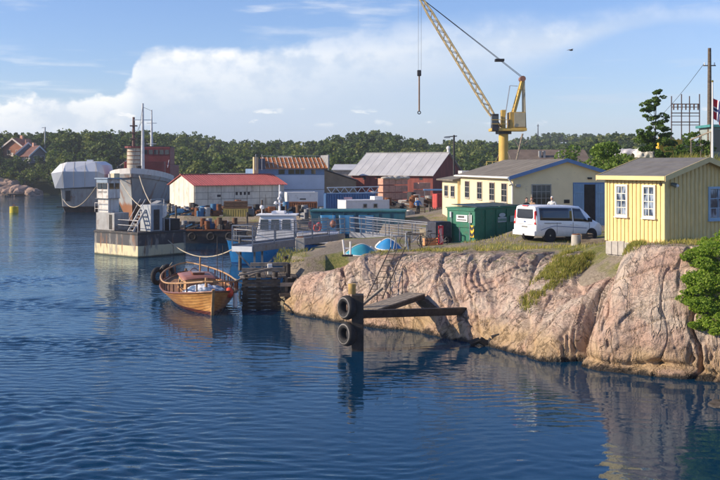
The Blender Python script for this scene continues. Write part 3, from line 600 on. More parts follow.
# ---- yellow board-and-batten shack
def shack():
    t = T('shack', 'small yellow board-and-batten shack with grey felt roof on the granite outcrop', 'shack', (12.5, 41, 4.86), 32)
    Y1 = M((.78, .585, .245), .6, var=.10, sc=2, bump=.2, bs=30, streak=.22, name='yellow_boards'); Y2 = M((.72, .57, .27), .6, var=.08, bump=.1, name='yellow_trim')
    W, Lw, He, Hr = 4.8, 3.25, 2.66, 3.36
    mb = MB(); mb.prism([(0, 0, -.2), (W, 0, -.2), (W, 0, He), (W/2, 0, Hr), (0, 0, He)], (0, Lw, 0)); mb.obj('wall', Y2, t)
    # boards of the sunlit wall (x = 0 side) and of the gable
    nb = 15; bw = Lw/nb; proto = None
    for k in range(nb):
        if proto is None:
            mb = MB(); mb.box(-.032, -.002, .008, bw*.52, -.12, He-.05); proto = mb.obj('board', Y1, t); proto.location = (0, k*bw, 0)
        else: share(proto, t, (0, k*bw, 0))
    ng = 19; bw = W/ng
    for k in range(ng):
        xm = (k+.5)*bw; top = He+(Hr-He)*(1-abs(xm-W/2)/(W/2))-.10; mb = MB(); mb.box(k*bw+.06, k*bw+bw*.6, -.032, -.002, -.12, top); mb.obj('board', Y1, t)
    for y0 in (-.035, Lw-.08):
        mb = MB(); mb.box(-.055, .07, y0, y0+.115, -.15, He); mb.obj('corner_board', Y2, t)
    # roof slabs with felt, barge boards, fascia
    RF = M((.15, .148, .145), .85, var=.16, sc=2, bump=.35, bs=45, dirt=(.19, .18, .16), da=.2, name='roofing_felt'); ov, oy = .32, .28; s = (Hr-He)/(W/2)
    for sx in (0, 1):
        x0, x1 = (-ov, W/2) if sx == 0 else (W/2, W+ov); z0 = He-ov*s+.10 if sx == 0 else Hr+.10; z1 = Hr+.10 if sx == 0 else He-ov*s+.10
        mb = MB(); mb.prism([(x0, -oy, z0), (x1, -oy, z1), (x1, -oy, z1-.10), (x0, -oy, z0-.10)], (0, Lw+2*oy, 0)); rf = mb.obj('roof', RF, t)
        for k in range(1, 4):
            xa = x0+(x1-x0)*k/4; za = z0+(z1-z0)*k/4; mb = MB(); mb.bar((xa, -oy+.01, za+.002), (xa, Lw+oy-.01, za+.002), .05, .010); mb.obj('felt_seam', RF, rf)
        for yy in (-oy-.03, Lw+oy+.002):
            mb = MB(); mb.prism([(x0, yy, z0+.03), (x1, yy, z1+.03), (x1, yy, z1-.20), (x0, yy, z0-.20)], (0, .028, 0)); mb.obj('barge_board', Y2, t)
        xe = x0-.03 if sx == 0 else x1+.002; ze = z0 if sx == 0 else z1; mb = MB(); mb.box(xe, xe+.028, -oy, Lw+oy, ze-.16, ze+.02); mb.obj('fascia', Y2, t)
    WM = M((.74, .72, .62), .5, var=.06, name='cream_white_paint'); BL = M((.30, .46, .60), .5, var=.1, name='pale_blue_paint')
    for yy in (.80, 2.32): window(t, (-.03, yy, .93), (0, 1, 0), (-1, 0, 0), .70, 1.38, WM, 2, 4, .09, glass=CURT)
    window(t, (3.25, -.03, .80), (1, 0, 0), (0, -1, 0), 1.25, 1.42, BL, 2, 3, .10, glass=CURT)
    mb = MB(); mb.box(.3, .36, -.10, -.03, 2.28, 2.40); mb.cyl((.33, -.06, 2.36), (.42, -.24, 2.30), .07, .10, 10); lamp = mb.obj('wall_lamp', M((.12, .14, .12), .4, name='lamp_grey'), t); mb = MB(); mb.ball((.435, -.27, 2.285), .07, 8, 6); mb.obj('bulb', WHITE, lamp)
    mb = MB(); mb.box(-.07, -.032, .14, .24, 2.30, 2.40); mb.obj('junction_box', BLACK, t)
    for k in range(9):
        mb = MB(); w = Lw/9; mb.box(-.06, .05, k*w+.01, (k+1)*w-.01, -.75, -.13-.02*(k % 3)); mb.obj('foundation_stone', CONC, t, bevel=.03)
    mb = MB(); mb.box(.05, W, .02, Lw, -.8, -.2); mb.obj('foundation_stone', CONC, t)
shack()
# iron mooring peg on the rock in front of the shack
q = rock_at(651, 240); t = T('iron_peg', 'short rusty iron peg in the rock before the shack', 'peg', q); mb = MB(); mb.cyl((0, 0, -.2), (0, 0, .32), .035, .03, 8); mb.obj('shaft', RUST, t); mb = MB(); mb.cyl((-.09, 0, .22), (.09, 0, .22), .018, .018, 6); mb.obj('cross_pin', RUST, t)

# ---- cream hall
def hall():
    t = T('hall', 'cream rendered workshop hall with low grey roof and blue bargeboards', 'building', (10.7, 70, 2.7), 9.4)
    CR = M((.82, .68, .41), .85, var=.06, sc=1.2, bump=.1, bs=40, dirt=(.48, .40, .27), da=.12, name='cream_render'); RF = M((.17, .155, .13), .9, var=.2, sc=1, bump=.3, dirt=(.26, .23, .17), da=.3, name='grey_roof'); BL = M((.12, .22, .42), .5, var=.12, name='blue_paint')
    W, Lw, He, Hr = 7.8, 14., 4.45, 5.62
    mb = MB(); mb.prism([(0, 0, -1), (W, 0, -1), (W, 0, He), (W/2, 0, Hr), (0, 0, He)], (0, Lw, 0)); mb.obj('wall', CR, t)
    s = (Hr-He)/(W/2); ov = .35
    for sx in (0, 1):
        x0, x1 = (-ov, W/2) if sx == 0 else (W/2, W+ov); z0 = He-ov*s+.12 if sx == 0 else Hr+.12; z1 = Hr+.12 if sx == 0 else He-ov*s+.12
        mb = MB(); mb.prism([(x0, -.3, z0), (x1, -.3, z1), (x1, -.3, z1-.12), (x0, -.3, z0-.12)], (0, Lw+.6, 0)); rf = mb.obj('roof', RF, t)
        for k in range(1, 10):
            y = -.3+k*(Lw+.6)/10; mb = MB(); mb.bar((x0, y, z0+.001), (x1, y, z1+.001), .05, .008); mb.obj('roof_seam', RF, rf)
        mb = MB(); mb.prism([(x0-.02, -.34, z0+.04), (x1, -.34, z1+.04), (x1, -.34, z1-.22), (x0-.02, -.34, z0-.22)], (0, .037, 0)); mb.obj('barge_board', BL, t)
    mb = MB(); mb.box(-ov-.05, -ov-.002, -.3, Lw+.3, He-.12, He+.03); mb.cyl((-ov-.08, -.3, He-.05), (-ov-.08, Lw+.3, He-.05), .07, .07, 8); mb.obj('gutter', WHITE, t)
    mb = MB(); mb.tube([(-ov-.08, -.2, He-.05), (-.09, -.15, He-.5), (-.09, -.15, 0)], .05, 7); mb.obj('downpipe', WHITE, t)
    GW = M((.40, .38, .34), .5, name='grey_window_paint')
    for y, in ((1.9,), (4.9,), (8.2,), (11.8,)): window(t, (-.004, y, 2.60), (0, 1, 0), (-1, 0, 0), 1.35, 1.42, GW, 2, 3, .06)
    window(t, (2.08, -.004, 2.45), (1, 0, 0), (0, -1, 0), 1.45, 1.5, GW, 4, 3, .06)
    # lower annex at the far end
    mb = MB(); mb.box(-.25, 6.5, Lw+.01, Lw+5.2, -1, 4.05); an = mb.obj('annex', CR, t); mb = MB(); mb.prism([(-.7, Lw-.1, 4.08), (3.2, Lw-.1, 4.75), (7, Lw-.1, 4.08), (7, Lw-.1, 3.95), (-.7, Lw-.1, 3.95)], (0, 5.7, 0)); mb.obj('annex_roof', RF, an)
    for y in (Lw+1.5, Lw+3.7): window(t, (-.254, y, 2.55), (0, 1, 0), (-1, 0, 0), 1.3, 1.0, GW, 2, 2, .06)
    # blue double doors, one leaf folded open over a black panel standing in for the dark inside
    mb = MB(); mb.box(4.42, 7.02, -.03, -.002, .9, 4.06); fr = mb.obj('door_surround', BL, t, label='blue boarded surround of the doorway'); mb = MB(); mb.box(5.24, 6.06, -.045, -.032, .9, 3.92); mb.obj('door_opening_shade', BLACK, fr)
    DB = M((.20, .34, .50), .6, var=.12, streak=.15, name='door_blue')
    for x0, x1, yy in ((4.45, 5.22, -.09), (6.08, 7.0, -.09)):
        mb = MB(); n = 5; w = (x1-x0)/n
        for k in range(n): mb.box(x0+k*w+.006, x0+(k+1)*w-.006, yy, yy+.055, .92, 3.98)
        d = mb.obj('door', DB, t); mb = MB(); mb.box(x0+.05, x1-.05, yy-.03, yy-.001, 1.5, 1.65); mb.box(x0+.05, x1-.05, yy-.03, yy-.001, 3.3, 3.45); mb.obj('ledge', DB, d)
    mb = MB(); mb.box(5.5, 5.8, -.12, -.002, 4.3, 4.42); mb.obj('wall_lamp', DARKSTEEL, t); mb = MB(); mb.box(3.75, 4.15, -.05, -.002, 2.6, 2.85); mb.obj('notice_board', BLACK, t)
    mb = MB(); mb.bar((-.1, -.02, 3.95), (-.45, -.6, 3.88), .07); mb.box(.2, .5, -.2, -.002, 3.75, 3.95); mb.obj('wall_bracket', GALV, t)
hall()

# ---- green waste container
def green_container():
    t = T('waste_container', 'closed green steel waste container with white stickers beside the van', 'container', (7.13, 62, 2.95), 45)
    GR = M((.012, .155, .095), .5, var=.15, sc=2, bump=.08, streak=.15, dirt=(.10, .09, .06), da=.18, name='green_paint'); Wd, Ln, H = 2.25, 5.2, 2.32
    mb = MB(); mb.box(0, Ln, 0, Wd, .14, H); body = mb.obj('body', GR, t, bevel=.02)
    for x in (1.0, 2.1, 3.2, 4.3): mb = MB(); mb.box(x, x+.12, -.06, -.002, .2, H-.1); mb.obj('rib', GR, t)
    for z in (.14, 1.15, H-.13): mb = MB(); mb.box(-.05, -.002, .02, Wd-.02, z, z+.12); mb.obj('rib', GR, t)
    mb = MB(); mb.box(-.07, Ln+.03, -.08, Wd+.08, H, H+.07); lid = mb.obj('rim', GR, t)
    for k in range(2): mb = MB(); mb.prism([(.3+2.4*k, .1, H+.075), (2.5+2.4*k, .1, H+.075), (2.5+2.4*k, Wd-.1, H+.20), (.3+2.4*k, Wd-.1, H+.20)], (0, 0, .04)); mb.obj('lid', M((.02, .05, .05), .5, name='dark_lid'), t)
    for x in (.35, 4.5): mb = MB(); mb.box(x, x+.3, .1, Wd-.1, 0, .14); mb.obj('skid', DARKSTEEL, t)
    MB().cyl((-.08, .35, .3), (-.08, .35, 2.1), .03, .03, 7).obj('lock_rod', GALV, t); MB().cyl((-.08, Wd-.4, .3), (-.08, Wd-.4, 2.1), .03, .03, 7).obj('lock_rod', GALV, t)
    YB, _nt, b = nodes('hazard_chevrons'); g = G(_nt, rnd=False); xyz = g.xyz(); wv = g.mth('FRACT', g.mth('MULTIPLY', g.mth('SUBTRACT', xyz[2], g.mth('ABSOLUTE', g.mth('SUBTRACT', g.mth('MODULO', xyz[1], 1.0), .2))), 2.6)); g.L.new(g.mix(g.sm(wv, .42, .48), (.75, .48, .02), (.03, .03, .025)), b.inputs['Base Color']); b.inputs['Roughness'].default_value = .45
    for y, lb in ((.04, 'yellow and black hazard panel at the near corner'), (Wd-.38, 'yellow and black hazard panel at the far corner')): mb = MB(); mb.box(-.064, -.054, y, y+.34, .55, 1.30); mb.obj('hazard_panel', YB, t, label=lb)
    ST = M((.74, .76, .74), .4, var=.1, name='sticker'); 
    mb = MB(); mb.box(-.064, -.052, .55, 1.45, 1.50, 1.92); sg = mb.obj('sticker', ST, t, label='white sticker on the container end'); mb = MB(); mb.box(-.066, -.0645, .62, 1.38, 1.58, 1.64); mb.box(-.066, -.0645, .8, 1.3, 1.74, 1.86); mb.obj('print', M((.05, .05, .06), .5, name='print_dark'), sg)
    mb = MB(); mb.box(-.064, -.052, .22, .45, 1.45, 1.95); mb.obj('sticker', ST, t); mb = MB(); mb.box(-.064, -.052, 1.8, 1.98, 1.75, 2.1); mb.obj('sticker', ST, t)
    mb = MB(); mb.prism([(2.25, -.066, 1.40), (3.15, -.066, 1.40), (3.15, -.066, 1.72), (2.25, -.066, 1.72)], (0, .008, 0)); mb.prism([(2.7+.34*math.cos(a), -.066, 1.86+.13*math.sin(a)) for a in np.linspace(0, 6.28, 17)[:-1]], (0, .008, 0)); lg = mb.obj('sticker', M((.42, .50, .52), .4, name='pale_print'), t, label='pale oval emblem and lettering block on the side')
    mb = MB()
    for k in range(6): mb.box(2.30+.14*k, 2.39+.14*k, -.069, -.067, 1.47, 1.64)
    mb.obj('print', GR, lg)
    mb = MB(); mb.box(3.55, 4.1, -.066, -.058, 1.38, 1.78); mb.obj('sticker', M((.25, .42, .36), .4, name='faded_print'), t)
green_container()

# ---- white van
def van():
    t = T('van', 'white passenger van with dark windows parked beside the yellow shack', 'van', (9.52, 54, gz(9.6, 54.6)+.10), rot=(0, R(1.5), R(30)))
    WP = M((.80, .81, .82), .22, var=.03, bump=0, spec=.5, coat=.6, dirt=(.55, .52, .47), da=.05, name='white_car_paint')
    # stations along the length: x, half width, z sill, z belt, z roof, roof half width
    ST = [(0.0, .93, .34, 1.12, 1.83, .70), (.04, .965, .30, 1.12, 1.90, .76), (.25, .985, .28, 1.12, 1.955, .79), (1.2, .99, .26, 1.10, 1.97, .80), (2.6, .99, .26, 1.08, 1.97, .80), (3.25, .99, .26, 1.06, 1.93, .78), (3.75, .985, .26, 1.06, 1.60, .74), (4.2, .97, .26, 1.06, 1.22, .72), (4.6, .93, .27, 1.0, 1.06, .68), (4.88, .84, .30, .80, .90, .60), (4.97, .74, .36, .62, .72, .55)]
    rows = []; cy = .99
    for x, w, zs, zb, zr, rw in ST:
        half = [(w*.90, zs), (w*.985, zs+.10), (w, (zs+zb)/2), (w*.985, zb), (rw+(w-rw)*.42, zb+(zr-zb)*.62), (rw+.02, zb+(zr-zb)*.93), (rw-.10, zr)]
        pts = [(x, cy-a, z) for a, z in half]+[(x, cy, zr+.02)]+[(x, cy+a, z) for a, z in reversed(half)]; rows.append(pts)
    mb = MB(); mb.grid(rows); mb.add(rows[0], [tuple(range(15))]); mb.add(rows[-1], [tuple(range(15))]); body = mb.obj('body', WP, t, smooth=38)
    def side_pt(x, f, off):                                   # point on the near side: f 0 belt .. 1 roof
        i = max(k for k in range(len(ST)) if ST[k][0] <= x); i = min(i, len(ST)-2); q = (x-ST[i][0])/(ST[i+1][0]-ST[i][0]); S = [ST[i][k]*(1-q)+ST[i+1][k]*q for k in range(6)]
        x_, w, zs, zb, zr, rw = S; key = [(w*.985, zb, 0), (rw+(w-rw)*.42, zb+(zr-zb)*.62, .62), (rw+.02, zb+(zr-zb)*.93, .93)]
        for (a0, z0, f0), (a1, z1, f1) in zip(key[:-1], key[1:]):
            if f <= f1+1e-6: k = (f-f0)/(f1-f0); return a0+(a1-a0)*k+off, z0+(z1-z0)*k
        return key[-1][0]+off, key[-1][1]
    DG, _nt, b = nodes('dark_glass'); b.inputs['Base Color'].default_value = (.010, .014, .022, 1); b.inputs['Roughness'].default_value = .04; b.inputs['Specular IOR Level'].default_value = .9
    def sidewin(x0, x1, f0, f1, far, slant=0., nm='side_window'):
        mb = MB(); rw = []
        for f in np.linspace(f0, f1, 5):
            row = []
            for x in np.linspace(x0, x1-slant*(f-f0), 9):
                a, z = side_pt(x, f, .008); row.append((x, cy+a if far else cy-a, z))
            rw.append(row)
        mb.grid(rw); o = mb.obj(nm, DG, t, smooth=40); sm_ = o.modifiers.new('t', 'SOLIDIFY'); sm_.thickness = .006; return o
    for far in (False, True):
        sidewin(.26, 2.56, .05, .84, far); sidewin(2.64, 3.80, .04, .84, far, .74, nm='door_window')
    # rear door glass, lamps, plate, handle, bumper, step
    mb = MB(); mb.prism([(-.012, cy-.70, 1.30), (-.012, cy-.60, 1.22), (-.012, cy+.60, 1.22), (-.012, cy+.70, 1.30), (.0, cy+.66, 1.74), (.0, cy-.66, 1.74)], (.03, 0, 0)); mb.obj('rear_window', DG, t)
    RL = M((.55, .02, .02), .25, bump=0, name='red_lamp')
    for sgn in (-1, 1):
        mb = MB(); mb.prism([(-.02, cy+sgn*.93, .92), (-.02, cy+sgn*.80, .94), (-.005, cy+sgn*.765, 1.62), (-.005, cy+sgn*.84, 1.66)], (.10, sgn*.03, 0)); l = mb.obj('tail_lamp', RL, t); mb = MB(); mb.prism([(-.026, cy+sgn*.90, 1.04), (-.026, cy+sgn*.81, 1.05), (-.022, cy+sgn*.80, 1.2), (-.022, cy+sgn*.88, 1.2)], (.01, 0, 0)); mb.obj('reverse_lens', WHITE, l)
    mb = MB(); mb.box(-.10, .06, cy-.94, cy+.94, .30, .58); mb.obj('bumper', WP, t, bevel=.04); mb = MB(); mb.box(-.018, .0, cy-.30, cy+.30, .70, .84); pl = mb.obj('number_plate', WHITE, t); mb = MB()
    for k in range(7): mb.box(-.022, -.019, cy-.24+.07*k, cy-.19+.07*k, .735, .81)
    mb.obj('print', BLACK, pl)
    mb = MB(); mb.prism([(-.012, cy+.09*math.cos(a), 1.05+.04*math.sin(a)) for a in np.linspace(0, 6.28, 15)[:-1]], (.01, 0, 0)); mb.obj('emblem', M((.05, .10, .25), .3, name='badge_blue'), t)
    mb = MB(); mb.box(-.012, .0, cy-.9, cy+.9, .90, .915); mb.obj('panel_seam', BLACK, t)
    mb = MB(); mb.box(-.03, .10, cy-.22, cy+.22, 1.90, 1.95); mb.obj('brake_lamp', RL, t); mb = MB(); mb.cyl((-.14, cy-.05, .30), (-.14, cy-.05, .40), .04, .04, 8); mb.bar((-.14, cy-.05, .28), (.1, cy-.05, .28), .05); mb.obj('tow_bar', DARKSTEEL, t)
    for x in (1.44, 2.6, 3.80): mb = MB(); a, z = side_pt(min(x, 3.7), 0, .003); mb.box(x, x+.012, cy-.992, cy-.984, .42, 1.04); mb.obj('door_seam', BLACK, t)
    mb = MB(); mb.box(.55, 1.75, cy-1.0, cy-.982, .985, 1.012); mb.obj('slide_rail', BLACK, t)
    for x in (2.42, 2.78): mb = MB(); mb.box(x, x+.16, cy-1.01, cy-.985, .90, .94); mb.obj('door_handle', WP, t)
    # thin painted swoosh on the side
    mb = MB(); pp = [(x, .62+.22*math.sin((x-.35)/1.5*1.9) if x < 1.2 else .83-.05*(x-1.2)) for x in np.linspace(.3, 3.6, 24)]
    mb.grid([[(x, cy-.994, z) for x, z in pp], [(x, cy-.994, z+.035) for x, z in pp]]); mb.obj('stripe', M((.16, .22, .36), .4, bump=0, name='stripe_blue'), t)
    mb = MB(); mb.box(3.62, 3.85, cy-1.17, cy-1.02, 1.08, 1.30); mb.bar((3.72, cy-1.04, 1.15), (3.72, cy-.95, 1.10), .06); mb.obj('mirror', BLACK, t, bevel=.02)
    ws = [(3.30, .74, 1.90), (4.12, .70, 1.26)]; mb = MB(); mb.add([(3.32, cy-.70, 1.915), (3.32, cy+.70, 1.915), (4.16, cy+.68, 1.272), (4.16, cy-.68, 1.272)], [(0, 1, 2, 3)]); mb.obj('windscreen', DG, t)
    for sgn in (-1, 1): mb = MB(); mb.box(4.70, 4.93, cy+sgn*.62-.12, cy+sgn*.62+.12, .72, .86); mb.obj('headlight', GLASS, t)
    RIM = M((.45, .46, .48), .3, .9, var=.1, bump=0, name='alloy')
    for x in (.98, 3.98):
        for sgn in (-1, 1):
            c = Vector((x, cy+sgn*.90, .33)); mb = MB(); mb.cyl(c-Vector((0, sgn*.13, 0)), c+Vector((0, sgn*.094, 0)), .40, .40, 24); mb.obj('wheel_arch', BLACK, t)
            c = Vector((x, cy+sgn*.965, .33)); mb = MB(); mb.ring(c-Vector((0, sgn*.06, 0)), (0, 1, 0), .25, .085, 26, 8, flat=1.1); w = mb.obj('wheel', RUBBER, t, smooth=60)
            mb = MB(); 
            for k in range(5):
                a = k*2*math.pi/5; mb.bar(c, c+Vector((math.cos(a)*.19, 0, math.sin(a)*.19)), .07, .03, up=(0, 1, 0))
            mb.ring(c, (0, 1, 0), .185, .02, 20, 6); mb.cyl(c-Vector((0, .03, 0)), c+Vector((0, .03, 0)), .05, .05, 10); mb.obj('rim', RIM, w, smooth=40)
van()
q = P(576, 244, 51.8); t = T('stone_bollard', 'squat pale stone block with dark top beside the van', 'bollard', (q.x, q.y, gz(q.x, q.y)-.05)); mb = MB(); mb.cyl((0, 0, 0), (0, 0, .60), .26, .24, 12); mb.obj('block', CONC, t, smooth=35, bevel=.02); mb = MB(); mb.cyl((0, 0, .602), (0, 0, .64), .2, .2, 12); mb.obj('iron_cap', RUST, t)
for k, (x0, x1, Z, dz, lb) in enumerate([(580, 596, 52.6, .14, 'weathered timber baulk lying next to the stone block'), (582, 608, 51.6, .12, 'long grey timber baulk between the van and the shack')]):
    a, b = P(x0, 243, Z), P(x1, 242, Z-.8); a.z = gz(a.x, a.y)+dz; b.z = gz(b.x, b.y)+dz; o = MB().bar(a, b, .26, .26).obj('timber_baulk', TIMBER, bevel=.02); tag(o, lb, 'timber', 'timber baulks by the van')
q = P(585, 240, 53.2); t = T('wooden_crate', 'dark wooden crate beside the stone block near the van', 'crate', (q.x, q.y, gz(q.x, q.y)), 20)
for k in range(4): MB().box(-.35, .35, -.25, -.22, .02+.13*k, .13+.13*k).obj('slat', TIMBER, t)
for s in (-1, 1): MB().box(s*.33-.03, s*.33+.03, -.22, .25, 0, .54).obj('end_panel', TIMBER, t)
MB().box(-.32, .32, .2, .24, .02, .52).obj('back_panel', TIMBER, t)

# ---- mooring dolphin with two tyres, beams and the little landing stage
def dolphin():
    b = P(358.5, 349, 43.2); b.z = 0; t = T('mooring_dolphin', 'dark timber mooring post with a yellow top and two beams running to the rock', 'mooring post', b)
    TAR = M((.030, .024, .020), .7, var=.4, sc=3, bump=.5, bs=12, dirt=(.10, .07, .05), da=.3, name='tarred_timber')
    mb = MB(); mb.box(-.30, .22, -.28, .26, -2.5, 2.42); mb.obj('post', TAR, t, bevel=.03)
    mb = MB(); mb.cyl((-.28, .1, 2.42), (-.28, .1, 2.86), .17, .17, 14); mb.obj('pile_top', M((.50, .33, .10), .6, var=.2, dirt=(.2, .13, .06), da=.3, name='ochre_wood'), t, smooth=40)
    e = P(467, 311, 46.9)-b; mb = MB(); mb.bar((-.1, 0, 1.55), (e.x, e.y, e.z), .30, .34); mb.obj('beam', TAR, t, bevel=.02, label='long dark beam reaching to the rock')
    f = P(474, 342, 46.0)-b; mb = MB(); mb.bar((e.x, e.y, e.z+.1), (f.x+.1, f.y, -.6), .26, .30); mb.obj('brace', M((.11, .08, .055), .8, var=.4, sc=3, bump=.4, name='brown_timber'), t)
    a = P(368, 312, 44.2)-b; c = P(416, 296, 48.6)-b
    dv = (c-a).normalized(); sd_ = Vector((dv.y, -dv.x, 0)).normalized(); 
    for k in range(4):
        o = sd_*(.24*k-.36); MB().bar(a+o+Vector((0, 0, .12)), c+o+Vector((0, 0, .12)), .225, .07).obj('plank', TIMBERL, t)
    for k in (-.42, .42): MB().bar(a+sd_*k, c+sd_*k, .12, .20).obj('bearer', TAR, t)
    for q in (.35, .62, .88):
        p = a+(c-a)*q-sd_*.45; MB().cyl(p+Vector((0, 0, -.05)), p+Vector((0, 0, 1.25)), .022, .022, 7).obj('handrail_post', DARKSTEEL, t)
    p0 = a+(c-a)*.02-sd_*.45; p1 = P(383, 288, 47)-b; MB().bar(p0+Vector((0, 0, .2)), p0+Vector((1.0, .6, .95)), .16, .1).obj('prop', TIMBERL, t)
    g0 = P(420, 300, 48.4)-b; g1 = P(500, 347, 45.4)-b; MB().bar(g0, (g1.x, g1.y, -.5), .34, .30).obj('beam_shadow_bar', TAR, t, label='dark bar standing in for the beam shadow slanting down the rock')  # dark bar put in for the shadow the beam casts on the rock
    for z, lb in ((1.86, 'upper of the two black tyre fenders on the mooring post'), (.72, 'lower of the two black tyre fenders on the mooring post')):
        w = T('tyre_fender', lb, 'tyre', (b.x-.50, b.y-.12, z), group='tyre fenders on the mooring post'); ax = Vector((-.80, -.60, .05))
        mb = MB(); mb.ring((0, 0, 0), ax, .375, .155, 30, 12, flat=1.35); mb.obj('tread', RUBBER, w, smooth=60)
        mb = MB(); mb.ring(ax.normalized()*.15, ax, .40, .055, 30, 8); mb.obj('sidewall', M((.20, .19, .18), .8, var=.25, sc=5, bump=.3, name='worn_rubber'), w, smooth=60)
        mb = MB(); mb.tube([(.1, .05, .38), (.28, .02, .52)], .018, 6); mb.obj('chain', RUST, w)
dolphin()
# driftwood beside the brace
for k, (pts, lb) in enumerate([([(487, 348), (492, 339), (500, 336), (508, 346)], 'black forked driftwood stump at the foot of the rock'), ([(470, 344), (480, 340), (489, 345)], 'short dark log washed against the rock')]):
    mb = MB(); q = [P(x, y, 8000/(346-165)) for x, y in pts]
    for a, b in zip(q[:-1], q[1:]): mb.cyl(a, b, .16, .13, 8)
    o = mb.obj('driftwood', M((.02, .017, .014), .7, var=.4, sc=3, bump=.6, name='wet_wood')); tag(o, lb, 'driftwood')
# ladder on the rock face
def ladder():
    a, b = rock_at(389, 299), rock_at(406, 253); a += Vector((-.75, -.85, .15)); b += Vector((-.45, -.5, .35)); t = T('ladder', 'rusty steel ladder leaning up the granite face', 'ladder', a); d = b-a; s = d.cross(Vector((.6, .8, 0))).normalized()
    s = Vector((.83, -.4, .05)).normalized(); ST = M((.07, .055, .045), .7, .3, var=.3, name='rusty_steel')
    for k in (-.42, .42): MB().cyl(s*k, s*k+d, .030, .030, 7).obj('stile', ST, t)
    for k in range(9): q = d*(.06+.9*k/8); MB().cyl(s*-.42+q, s*.42+q, .022, .022, 6).obj('rung', ST, t)
    MB().cyl(d*.05, d*.98, .02, .02, 6).obj('stile', ST, t)
    for k in (-.42, .42): MB().tube([s*k+d, s*k+d+Vector((.02, .05, .75)), s*k+d+Vector((.1, .6, .75))], .022, 6).obj('handrail', GALV, t)
ladder()

# ---- hull loft
def hull_rows(L, b, sheer, keel, m=10, n=26, ex=.55, steps=0, lap=.02, fl=lambda t: 1., rake=0., stern_rake=0.):
    """rows from stern (x=0) to bow (x=L); each row goes keel -> sheer on one side. b, sheer, keel: functions of t in 0..1"""
    lv = []
    if steps:
        for k in range(steps): lv += [(k/steps, lap), ((k+.96)/steps, 0.)]
        lv.append((1., 0.))
    else: lv = [(j/m, 0.) for j in range(m+1)]
    rows = []
    for i in range(n+1):
        t = i/n; row = []
        for v, o in lv:
            x = L*t+rake*max(0, t-.75)/.25*v*v*max(0, 1)-stern_rake*max(0, .25-t)/.25*v; e = ex+(1-ex)*.55*abs(2*t-1)**3; y = b(t)*(v**e)*(1+(fl(t)-1)*v)+(o if b(t) > .05 else 0); z = keel(t)+(sheer(t)-keel(t))*v; row.append((x, y, z))
        rows.append(row)
    return rows
def hull_mesh(mb, rows, mi=None):
    for sgn in (1, -1): mb.grid([[(x, y*sgn, z) for x, y, z in r] for r in rows])
    return mb
def deck_mesh(mb, rows, dz, inset=.03):
    a = [(r[-1][0], max(0, r[-1][1]-inset), r[-1][2]-dz) for r in rows]; mb.grid([a, [(x, -y, z) for x, y, z in a]]); return mb

